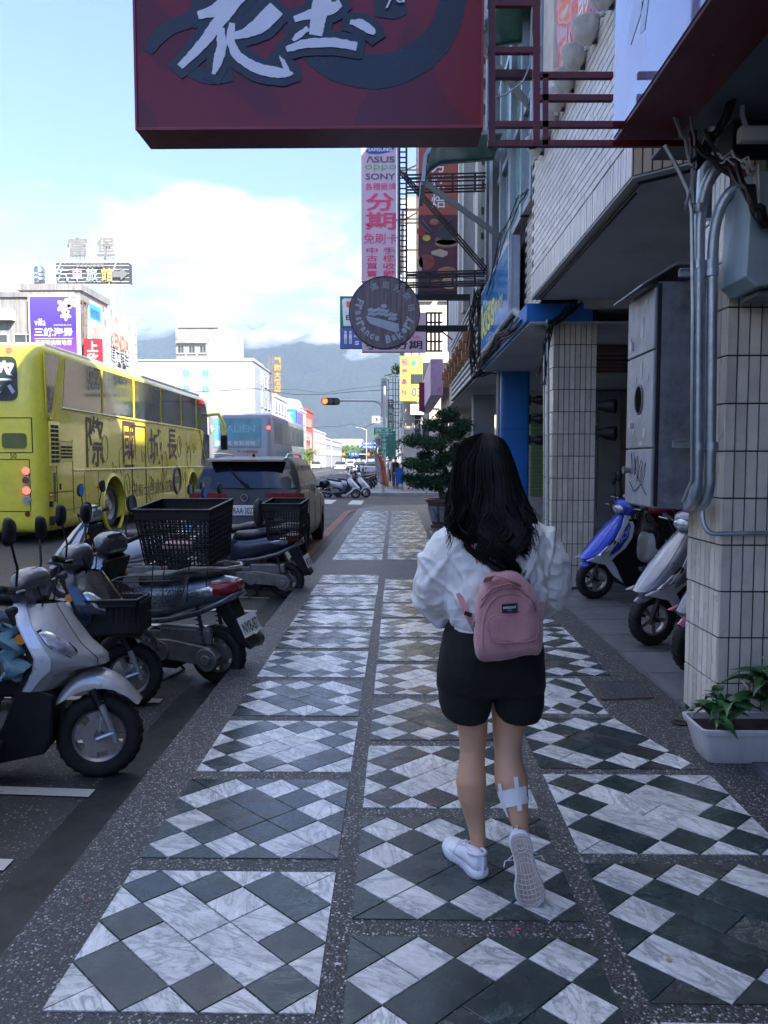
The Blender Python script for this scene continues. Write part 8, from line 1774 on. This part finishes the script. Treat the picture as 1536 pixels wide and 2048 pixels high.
for u in (692, 741): mb = MB(); a = P(u, 908.5, 199.5); mb.box(a, (1.5, .3, .5)); part(mb, 'signal_housing', black, t, smooth=0); mb = MB(); mb.disc(a + V((-.5, -.2, 0)), .33, .1, (0, -1, 0), 12); part(mb, 'signal_lamp', mat('lit_signal_red', (1, .035, .01)), t)
for i, (u, Y, h) in enumerate(((622, 120, 5.2), (733, 140, 7), (663, 170, 6))): 
    t = thing('street_lamp', ('near left street lamp before the shop row', 'slim street lamp left of the blue direction sign', 'farther street lamp in the middle distance')[i], 'street lamp', (P(u, 921, Y).x, Y, -.1), 'street lamps down the road'); x = P(u, 921, Y).x; mb = MB(); mb.tube([(x, Y, -.1), (x, Y, h), (x - 1.2, Y, h + .5)], .08, 8); part(mb, 'lamp_post', M_STEEL, t); mb = MB(); mb.box((x - 1.5, Y, h + .5), (.8, .3, .15)); part(mb, 'lamp_head', M_STEEL, t, smooth=0)
cables('overhead_wires', 'two thin black wires crossing above the street from the white building', [P(262, 772, 60), P(500, 778, 50), P(768, 776, 37)], 2, .012, .16, .3, seed=31)
cables('overhead_wires', 'faint thin wire crossing farther down the street', [P(600, 850, 120), P(700, 848, 90), P(760, 838, 60)], 1, .02, .05, .5, seed=32)
# beach flags near the mast
for i, (u, m) in enumerate(((751, (.35, .30, .32)), (756, (.55, .10, .05)), (762, (.60, .16, .06)))):
    t = thing('promo_flag', ('grey feather flag left of the orange ones at the corner', 'slim red feather flag at the corner', 'orange feather flag next to the light mast')[i], 'flag', P(u + 5, 975, 35.8), 'feather flags at the corner'); Y = 35.8 + i * .2; mb = MB(); mb.tube([P(u + 6, 976, Y), P(u + 1, 930, Y), P(u - 5, 897 + i * 4, Y)], .014, 5); part(mb, 'flag_pole', M_STEEL, t)
    mb = MB(); rows = []
    for j in range(9): f = j / 8; a = P(u - 5 + 10 * f, 899 + 66 * f + i * 4, Y); wd = .24 * math.sin(min(1, f * 2 + .15) * 1.5); rows.append([a, a + V((wd * .5, .04, 0)), a + V((wd, 0, -.03))])
    mb.loft(rows, cap=False, closed=False); part(mb, 'flag_cloth', mat('flag_%d' % i, m, .7, var=.5, sc=3), t, smooth=60)
t = thing('rubbish_bin', 'blue bin on the sunny pavement beyond the crossing', 'bin', P(800, 968, 38.6)); c = P(800, 968, 38.6); mb = MB(); mb.loft([[c + V((x * k_, y * k_, z_)) for x, y in rrect(-.24, -.24, .24, .24, .05)] for k_, z_ in ((.85, 0), (1, .75))]); part(mb, 'bin_body', mat('bin_blue', (.02, .09, .42), .4), t, smooth=30); mb = MB(); mb.prism(rrect(-.26, -.26, .26, .26, .05), c + V((0, 0, .75)), (1, 0, 0), (0, 1, 0), .06); part(mb, 'lid', mat('bin_blue', (.02, .09, .42)), t, smooth=30)
def walker(label, u, Y, top, legs, h=1.68):
    c = V((P(u, 921, Y).x, Y, 0)); t = thing('person', label, 'person', c); s = h / 1.7; mb = MB()
    for sd in (-1, 1): mb.loft([ellipse(c + V((sd * x * s, y * s, z_ * s)), r * s, r * s, n=10) for x, y, z_, r in ((.09, .04, .0, .05), (.09, .0, .08, .045), (.09, 0, .45, .06), (.085, 0, .82, .085))])
    mb.loft([ellipse(c + V((0, 0, z_ * s)), a * s, b * s, n=14) for z_, a, b in ((.78, .16, .11), (.95, .16, .11), (1.15, .15, .10), (1.35, .19, .11), (1.42, .15, .09), (1.46, .06, .06), (1.52, .055, .055), (1.58, .075, .09), (1.66, .075, .09), (1.71, .04, .05))])
    for sd in (-1, 1): mb.loft([ellipse(c + V((sd * x * s, y * s, z_ * s)), r * s, r * s, n=8) for x, y, z_, r in ((.19, 0, 1.36, .05), (.23, .0, 1.1, .042), (.24, -.06, .85, .035), (.24, -.07, .75, .03))])
    fuse(mb, 'body', M_SKIN, t, .02, 2); mb = MB(); mb.loft([ellipse(c + V((0, 0, z_ * s)), a * s, b * s, n=14) for z_, a, b in ((.90, .18, .13), (1.15, .17, .12), (1.36, .21, .125), (1.43, .1, .08))]); part(mb, 'shirt', top, t, smooth=60)
    mb = MB()
    for sd in (-1, 1): mb.loft([ellipse(c + V((sd * .09 * s, 0, z_ * s)), r * s, r * s, n=10) for z_, r in ((.12, .07), (.5, .08), (.93, .10))])
    part(mb, 'trousers', legs, t, smooth=60); mb = MB(); mb.ball(c + V((0, -.01, 1.65 * s)), (.09 * s, .10 * s, .09 * s), 12, 8); part(mb, 'hair', M_HAIR, t, smooth=60)
walker('distant pedestrian in dark clothes standing under the grey awning', 791, 41.2, black, M_GRYP); walker('distant pedestrian in pale shirt farther along the right pavement', 783, 52, white, M_NAVY)

# ---------- far cars and parked scooters
def smallcar(label, col, loc, rz=0):
    t = thing('car', label, 'car', (0, 0, 0), 'cars far down the street'); mb = MB()
    def s(y, k, zb, zt): return [V((x * k, y, z_)) for x, z_ in ((-.8, zb), (.8, zb), (.88, zb + .15), (.88, zt - .15), (.8, zt), (-.8, zt), (-.88, zt - .15), (-.88, zb + .15))]
    mb.loft([s(0, .9, .3, .85), s(.2, 1, .22, .95), s(1.5, 1, .2, .95), s(3.3, 1, .2, .92), s(4.1, .97, .22, .8), s(4.35, .85, .3, .65)]); part(mb, 'body', col, t, smooth=40)
    mb = MB(); mb.loft([[V((x, y, z_)) for x, y in rrect(-w, y0, w, y1, .15)] for z_, w, y0, y1 in ((.93, .8, .25, 3.1), (1.2, .72, .5, 2.7), (1.42, .6, .9, 2.2), (1.46, .5, 1.1, 2.0))]); part(mb, 'cabin', M_TINT, t, smooth=50)
    mb = MB(); mb.prism(rrect(-.56, 1.0, .56, 2.15, .1), (0, 0, 1.455), (1, 0, 0), (0, 1, 0), .02); part(mb, 'roof', col, t, smooth=0)
    for sx_ in (-1, 1): mb = MB(); mb.box((sx_ * .66, .0, .72), (.3, .06, .14)); part(mb, 'tail_light', M_RLENS, t, smooth=0)
    for y in (.75, 3.45):
        for sx_ in (-1, 1): wheel(t, sx_ * .78, .3, .3, .2, 'none', M_RIM, y=y, ax=(1, 0, 0))
    mb = MB(); mb.box((0, -.01, .55), (.36, .03, .14)); part(mb, 'number_plate', white, t, smooth=0); t.location = loc; t.rotation_euler = (0, 0, rz); return t
s1 = smallcar('white car farthest left of the distant cars, driving away', M_WHP, (-11.0 + 2.3, 118, -.1))
for lb, u, Y, rz in (('distant silver car in the middle of the street', 718, 100, 0), ('distant car right of the silver one near the kerb', 742, 92, .0), ('distant car parked on the far left', 630, 140, 0), ('small distant car waiting at the far junction', 700, 190, 0), ('distant car parked beside the far right pavement', 752, 130, 0)):
    dup(s1, (P(u, 921, Y).x, Y, -.12), rz, lb)
names = ['nearest of the far parked scooters under the awning', 'second far parked scooter under the awning', 'third far parked scooter under the awning', 'fourth far parked scooter, past the awning', 'fifth far parked scooter, past the awning', 'farthest parked scooter on the right side', 'far scooter parked on the left side of the street', 'second far scooter on the left side of the street']
for i, (x, Y) in enumerate(((-2.1, 41), (-2.0, 42.6), (-2.1, 44.2), (-2.0, 47), (-2.2, 50), (-2.1, 55), (-15.3, 100), (-15.3, 104))): o = dup(Js, (x, Y, -.12), R(180 if x > -5 else 0), names[i]); o['group'] = 'scooters parked down the far street'

# ---------- trees
def leafmat(name, a, b): 
    m, t, bs = newmat(name); c = coords(t); t.c(t.ramp(t.noise(c, 3, 4, .6), (.35, a), (.65, b)), bs.inputs['Base Color']); bs.inputs['Roughness'].default_value = .6; bs.inputs['Specular IOR Level'].default_value = .3; return m
M_LF = leafmat('pine_leaf', (.02, .06, .028), (.06, .13, .05)); M_LF2 = leafmat('sunny_leaf', (.07, .14, .03), (.15, .22, .05)); M_BARK = mat('bark', (.07, .055, .045), .9, var=.3, sc=12, bump=.6)
def clumps(mb, c, r, n, s, rr, fl=1.0):
    for _ in range(n):
        d = V((rr.gauss(0, 1), rr.gauss(0, 1), rr.gauss(0, 1))).normalized() * (rr.random() ** .45) * (1.0 if rr.random() < .8 else 1.3); p = c + V((d.x * r.x, d.y * r.y, d.z * r.z)); nz = .55 + .9 * noise.noise(p * (1.6 / max(.2, r.x)))
        if rr.random() > nz + .35: continue
        for k_ in range(3):
            a = V((rr.gauss(0, 1), rr.gauss(0, 1), rr.gauss(.4, 1) * fl)).normalized(); b = a.orthogonal().normalized() * s * .35; mb.add([p - b, p + b, p + a * s * rr.uniform(.6, 1.2)], [(0, 1, 2)])
YBn = 17.3; k = YBn / FPX
t = thing('potted_pine', 'large cloud-pruned pine in a pot beside the pavement, behind the woman', 'potted tree', P(885, 1040, YBn)); c0 = P(886, 1050, YBn); pc = V((c0.x, YBn, 0))
mb = MB(); oc = lambda r, z_: [pc + V((r * math.cos(R(22.5 + 45 * i)), r * math.sin(R(22.5 + 45 * i)), z_)) for i in range(8)]
M_POTB = mat('brown_glaze', (.10, .055, .045), .35, var=.2, dirt=.2); mb.loft([oc(.30, 0), oc(.30, .06), oc(.27, .08), oc(.34, .40), oc(.38, .56), oc(.43, .58), oc(.43, .64), oc(.36, .64), oc(.34, .58)]); part(mb, 'pot', M_POTB, t, smooth=0)
for i in range(8):
    a = R(45 * i); d = V((math.cos(a), math.sin(a), 0)); e = V((-d.y, d.x, 0)); q0 = pc + d * .283 + V((0, 0, .14)); q1 = pc + d * .338 + V((0, 0, .48)); mb = MB(); mb.quad(q0 - e * .085, q0 + e * .085, q1 + e * .11, q1 - e * .11); pn = part(mb, 'pot_panel', mat('pot_panel_grey', (.22, .23, .24), .5), t, smooth=0, fix=False)
    mb = MB(); rr = random.Random(i); 
    for j in range(4): x = rr.uniform(-.06, .06); mb.tube([q0.lerp(q1, .1) + e * x + d * .004, q0.lerp(q1, .5) + e * (x + .03) + d * .004, q0.lerp(q1, .9) + e * (x - .03) + d * .004], .005, 4)
    part(mb, 'bamboo_relief', mat('dark_pole', (.10, .11, .11)), pn)
mb = MB(); mb.disc(pc + V((0, 0, .58)), .35, .02, n=20); part(mb, 'soil', mat('soil', (.03, .022, .016), .95, bump=.8, bs=40), t)
q = lambda u, v, dy=0: P(u, v, YBn + dy); mb = MB()
mb.tube([pc + V((.02, 0, .58)), q(880, 975), q(893, 945), q(878, 915), q(888, 885), q(880, 855), q(893, 830)], [.085, .07, .06, .05, .04, .03, .015], 10)
for a in ([(888, 950), (865, 955), (838, 962)], [(885, 925), (860, 930), (830, 928)], [(880, 890), (858, 885), (832, 882)], [(884, 862), (868, 852)], [(888, 925), (905, 905), (922, 895)], [(885, 880), (910, 860)], [(890, 950), (915, 950)]): mb.tube([q(*p) for p in a], [.035, .025, .012][:len(a)], 8)
part(mb, 'trunk', M_BARK, t); mb = MB(); rr = random.Random(2)
for u, v, rx, rz in ((896, 832, 26, 16), (866, 850, 24, 13), (832, 882, 28, 14), (868, 888, 30, 15), (905, 868, 28, 16), (926, 852, 20, 15), (828, 928, 24, 13), (858, 932, 32, 16), (897, 918, 30, 16), (838, 962, 26, 15), (870, 966, 32, 16), (814, 956, 11, 8), (922, 900, 24, 15), (900, 955, 26, 15), (930, 940, 20, 15), (850, 910, 16, 9), (905, 990, 20, 10)):
    clumps(mb, q(u, v, rr.uniform(-.15, .15)), V((rx * k, rx * k * .9, rz * k)), int(rx * rz * 1.7), .052, rr, 1.2)
part(mb, 'crown', M_LF, t, smooth=0, fix=False, kind='stuff')
def tree(label, x, Y, h, r, m=M_LF2, n=700, s=.3, name='street_tree', seed=1):
    t = thing(name, label, 'tree', (x, Y, -.2)); rr = random.Random(seed); mb = MB(); mb.tube([(x, Y, -.2), (x + .1, Y, h * .35), (x, Y, h * .6)], [.16, .11, .06], 8); mb.tube([(x + .1, Y, h * .35), (x + r * .5, Y, h * .65)], [.07, .03], 6); mb.tube([(x + .1, Y, h * .35), (x - r * .5, Y, h * .65)], [.07, .03], 6); part(mb, 'trunk', M_BARK, t)
    mb = MB()
    for i in range(7): clumps(mb, V((x + rr.uniform(-.6, .6) * r, Y + rr.uniform(-.5, .5) * r, h * rr.uniform(.5, .88))), V((r * .55, r * .5, h * .18)), n // 7, s, rr)
    part(mb, 'crown', m, t, smooth=0, fix=False, kind='stuff')
for i, (u, Y, h, r, lb) in enumerate(((664, 260, 6.5, 5, 'low green tree at the far end of the street, left of the others'), (690, 240, 6.2, 7, 'sunlit yellow-green tree in the far middle of the street'), (712, 250, 5.6, 6, 'far green tree below the blue direction sign'), (735, 235, 6.4, 6, 'far tree left of the right-hand direction sign'), (752, 220, 6.0, 5, 'far tree behind the feather flags'), (612, 112, 3.2, 1.6, 'small green street bush tree on the left kerb'), (598, 104, 2.6, 1.3, 'second small kerbside bush at the far left row'), (778, 90, 5, 2, 'small tree behind the grey awning'))):
    tree(lb, P(u, 921, Y).x, Y, h, r, n=1800 if Y > 150 else 900, s=.55 if Y > 150 else .22, seed=i)
# roadside growth on the corner building ledge
t = thing('rooftop_plant', 'small green plant growing on the corner ledge above the yellow sign', 'plant', P(793, 745, 45)); mb = MB(); clumps(mb, P(795, 738, 45), V((.35, .3, .3)), 120, .12, random.Random(5)); part(mb, 'foliage', M_LF2, t, smooth=0, fix=False, kind='stuff')

# ---------- planter with peace lilies
pl = thing('planter_box', 'long white plastic planter with peace lilies at the foot of the near pillar', 'planter', (1.85, 3.86, 0)); X0, X1, Y0, Y1 = 1.50, 2.25, 3.70, 3.98
mb = MB(); e = .035; rr_ = lambda k_, z_, in_=0: [V((x, y, z_)) for x, y in rrect(X0 + e * k_ + in_, Y0 + e * k_ + in_, X1 - e * k_ - in_, Y1 - e * k_ - in_, .03)]
mb.loft([rr_(1.5, .0), rr_(1.2, .02), rr_(.35, .14), rr_(.3, .15), rr_(0, .155), rr_(-.2, .175), rr_(-.2, .185), rr_(.2, .185), rr_(.5, .15)], cap=False); part(mb, 'box', mat('white_plastic', (.60, .60, .62), .4, var=.06, dirt=.3, dcol=(.3, .3, .3), streak=.3), pl, smooth=30)
mb = MB(); mb.add(rr_(.5, .155), [list(range(20))]); part(mb, 'soil', mat('soil', (.03, .022, .016), .95), pl, smooth=0)
M_LILY = mat('lily_leaf', (.035, .10, .03), .35, var=.35, sc=7, rand=.35)
rr = random.Random(17); lm = []
for L_ in (.10, .15, .21, .26):
    mb = MB(); rows = []
    for i in range(9):
        f = i / 8; w_ = L_ * .20 * math.sin(min(1, f * 1.05 + .02) * math.pi) ** .8 * (1 if f > .28 else .12); x = L_ * f * 1.0; z_ = L_ * (1.1 * f - 1.25 * f * f); rows.append([V((x, -w_, z_ + w_ * .45)), V((x, 0, z_)), V((x, w_, z_ + w_ * .45))])
    mb.loft(rows, cap=False, closed=False); me = mb.mesh('leaf', V()); me.materials.append(M_LILY); me.shade_smooth(); lm.append(me)
for (x, y, n, hh) in ((1.66, 3.84, 26, .10), (1.60, 3.80, 10, .05), (1.90, 3.84, 34, .22), (2.02, 3.86, 30, .20), (2.15, 3.84, 22, .18)):
    for i in range(n):
        o = bpy.data.objects.new('leaf', rr.choice(lm[:2] if hh < .15 else lm[1:])); COL.objects.link(o); o.parent = pl; h_ = rr.uniform(.2, 1) * hh; o.location = V((x + rr.uniform(-.03, .03), y + rr.uniform(-.03, .03), .16 + h_)) - ORG; o.rotation_euler = (rr.uniform(-.3, .3), rr.uniform(-.9, .1), rr.uniform(0, 6.28))
mb = MB()
for (x, y, hh, n) in ((1.66, 3.84, .12, 10), (1.95, 3.85, .28, 22), (2.12, 3.84, .24, 12)):
    for i in range(n): a = V((x + rr.uniform(-.05, .05), y + rr.uniform(-.04, .04), .155)); mb.tube([a, a + V((rr.uniform(-.02, .02), 0, hh * .6)), a + V((rr.uniform(-.06, .06), rr.uniform(-.04, .04), hh))], .0025, 4)
part(mb, 'stem', M_LILY, pl)
for (u, v, s) in ((1488, 1365, .05), (1533, 1345, .06), (1530, 1318, .05)):
    c = P(u, v, 3.80); mb = MB(); rows = []
    for i in range(8): f = i / 7; w_ = s * .36 * math.sin(f * math.pi) ** .8; rows.append([c + V((s * (f - .5) * .8 - .0, -w_, s * (.3 - f) + w_ * .5)), c + V((s * (f - .5) * .8, .006, s * (.3 - f))), c + V((s * (f - .5) * .8, w_, s * (.3 - f) + w_ * .5))])
    mb.loft(rows, cap=False, closed=False); part(mb, 'flower', mat('white_spathe', (.68, .70, .60), .5), pl, smooth=60)
# ---------- small things on the ground
t = thing('utility_cover', 'rusty square diamond-plate cover let into the pavement right of the tiles', 'utility cover', (1.44, 4.9, 0)); mb = MB(); ca = [G(1192, 1366), G(1283, 1362), G(1306, 1397), G(1203, 1401)]; mb.add([V((p.x, p.y, .001)) for p in ca] + [V((p.x, p.y, .012)) for p in ca], [(4, 5, 6, 7), (0, 1, 5, 4), (1, 2, 6, 5), (2, 3, 7, 6), (3, 0, 4, 7)]); cp = part(mb, 'plate', mat('worn_iron', (.10, .11, .13), .5, .5, var=.3, sc=9, dirt=.6, dcol=(.10, .05, .03)), t, smooth=0)
mb = MB()
for i in range(9):
    for j in range(7): f, g_ = (i + .7) / 9.6, (j + .7) / 7.6; p = ca[0].lerp(ca[1], f).lerp(ca[3].lerp(ca[2], f), g_); a = R(45 if (i + j) % 2 else -45); d = V((math.cos(a), math.sin(a), 0)) * .014; p.z = .012; mb.bar(p - d, p + d, .007, .005)
part(mb, 'tread_bump', mat('worn_iron', (.10, .11, .13)), cp, smooth=0)
mb = MB(); 
for i in range(4): a, b = ca[i], ca[(i + 1) % 4]; mb.bar((a.x, a.y, .005), (b.x, b.y, .005), .012, .012)
part(mb, 'rusty_frame', mat('rust', (.14, .06, .035), .9, var=.3), t, smooth=0)
g_ = G(1360, 1447); mb = MB(); mb.lathe([(.03, .002), (.045, .002), (.048, .008), (.03, .008), (.028, -.0)], (g_.x, g_.y, 0), n=20); mb.disc((g_.x, g_.y, .001), .03, .001, n=16); solo(mb, 'drain', dsteel, 'small round drain by the corner of the white planter', 'drain')
def litter(name, label, u, v, m, s, cat, flat=.3):
    c = G(u, v, .008); rr = random.Random(u); mb = MB(); n = 9; pts = [c + V((s * rr.uniform(.5, 1.1) * math.cos(2 * math.pi * i / n), s * rr.uniform(.4, .8) * math.sin(2 * math.pi * i / n), rr.uniform(0, s * flat))) for i in range(n)]; mb.add(pts + [c + V((0, 0, s * flat))], [(i, (i + 1) % n, n) for i in range(n)]); solo(mb, name, m, label, cat, smooth=60, fix=False)
lfb = mat('dry_leaf', (.22, .12, .05), .8, var=.3); rdp = mat('red_petal', (.5, .02, .08), .6); wpp = mat('paper_scrap', (.6, .6, .6), .8)
litter('fallen_leaf', 'curled brown leaf on the dark tiles right of the woman\'s knees', 1132, 1472, lfb, .028, 'leaf'); litter('fallen_leaf', 'tiny red-brown leaf on the marble left of the woman\'s legs', 890, 1532, mat('red_leaf', (.3, .08, .05), .7), .014, 'leaf'); litter('fallen_leaf', 'small dark red leaf left of the raised heel', 862, 1610, mat('red_leaf', (.3, .08, .05)), .016, 'leaf')
litter('flower_petal', 'crushed pink petal in the pebble joint behind the shoe', 1034, 1857, rdp, .012, 'petal'); litter('flower_petal', 'second smaller pink petal on the pebble joint', 1024, 1869, rdp, .008, 'petal'); litter('paper_scrap', 'tiny pale paper scrap on the middle pebble strip', 674, 1928, wpp, .010, 'litter'); litter('fallen_leaf', 'small yellow leaf on the tile at bottom right', 1337, 1920, mat('yellow_leaf', (.4, .28, .08), .7), .010, 'leaf'); litter('fallen_leaf', 'small brown leaf fragment by the kerb at left', 172, 1801, lfb, .012, 'leaf'); litter('paper_scrap', 'white scrap on the pavement right of the tiles, before the pillar', 1203, 1309, wpp, .014, 'litter')

# ---------- hills, cloud-capped, and haze
def hillmat(name, lo, lo_s, hi, hi_s, a, b):
    m, t, bs = newmat(name); g = t.a('ShaderNodeNewGeometry').outputs['Position']; s_ = t.a('ShaderNodeSeparateXYZ'); t.c(g, s_.inputs[0])
    n = t.noise(g, .008, 9, .62); t.c(t.ramp(n, (.35, a), (.65, b)), bs.inputs['Base Color']); bs.inputs['Roughness'].default_value = .95; bs.inputs['Specular IOR Level'].default_value = .05
    nn = t.noise(t.map(g, (1, .3, 2.2)), .0032, 9, .6); z_ = t.math('ADD', s_.outputs[2], t.math('MULTIPLY', t.math('SUBTRACT', nn, .5), 330))
    al = t.math('SUBTRACT', 1.0, t.math('DIVIDE', t.math('SUBTRACT', z_, hi), hi_s, True), True) if hi else 1.0
    if lo:
        a2 = t.math('DIVIDE', t.math('SUBTRACT', z_, lo), lo_s, True); al = t.math('MULTIPLY', a2, al) if hi else a2
    t.c(al, bs.inputs['Alpha']); bp = t.a('ShaderNodeBump'); bp.inputs['Strength'].default_value = 1; bp.inputs['Distance'].default_value = 30; t.c(t.noise(g, .012, 9, .6), bp.inputs['Height']); t.c(bp.outputs[0], bs.inputs['Normal']); return m
def hills(name, y0, y1, x0, x1, hf, m, nx_=150, ny_=46):
    mb = MB(); vs = []
    for j in range(ny_ + 1):
        y = y0 + (y1 - y0) * j / ny_
        for i in range(nx_ + 1):
            x = x0 + (x1 - x0) * i / nx_; f = math.sin(math.pi * j / ny_); rd = 1 - abs(noise.noise(V((x * .0026, y * .0012, 3)))) * 1.6; r2 = 1 - abs(noise.noise(V((x * .0068, y * .0044, 7)))) * 2
            vs.append((x, y, -5 + max(0, hf(x, y)) * f ** .8 * (.55 + .33 * rd + .12 * r2)))
    n = nx_ + 1; mb.add(vs, [(j * n + i, j * n + i + 1, (j + 1) * n + i + 1, (j + 1) * n + i) for j in range(ny_) for i in range(nx_)]); return struct(mb, name, m, smooth=180)
hills('forested_mountain', 1300, 3100, -2600, 2100, lambda x, y: 560 - .03 * abs(x + 400), hillmat('forest_slope', 0, 0, 228, 50, (.014, .032, .024), (.04, .06, .035)))
hills('high_ridge', 3150, 3900, -2600, 650, lambda x, y: 320 + 330 * math.exp(-((x + 850) / 250) ** 2) + 190 * math.exp(-((x + 1870) / 400) ** 2), hillmat('ridge_slope', 470, 60, 0, 0, (.016, .03, .022), (.04, .06, .03)), 120, 24)
hb = MB(); hb.mm(-4000, -300, -3, 4000, 4050, 780)
hm = bpy.data.materials.new('haze_air'); hm.use_nodes = True; ht = NT(hm.node_tree); ht.n.remove(ht.n['Principled BSDF']); pv_ = ht.a('ShaderNodeVolumePrincipled'); pv_.inputs['Color'].default_value = (.54, .67, .95, 1); pv_.inputs['Density'].default_value = 3.6e-4; pv_.inputs['Anisotropy'].default_value = -.1
ht.c(pv_.outputs[0], ht.n['Material Output'].inputs['Volume']); ORG = V((0, 0, 0)); hz_ = part(hb, 'haze', hm, None, smooth=0); hz_['kind'] = 'stuff'
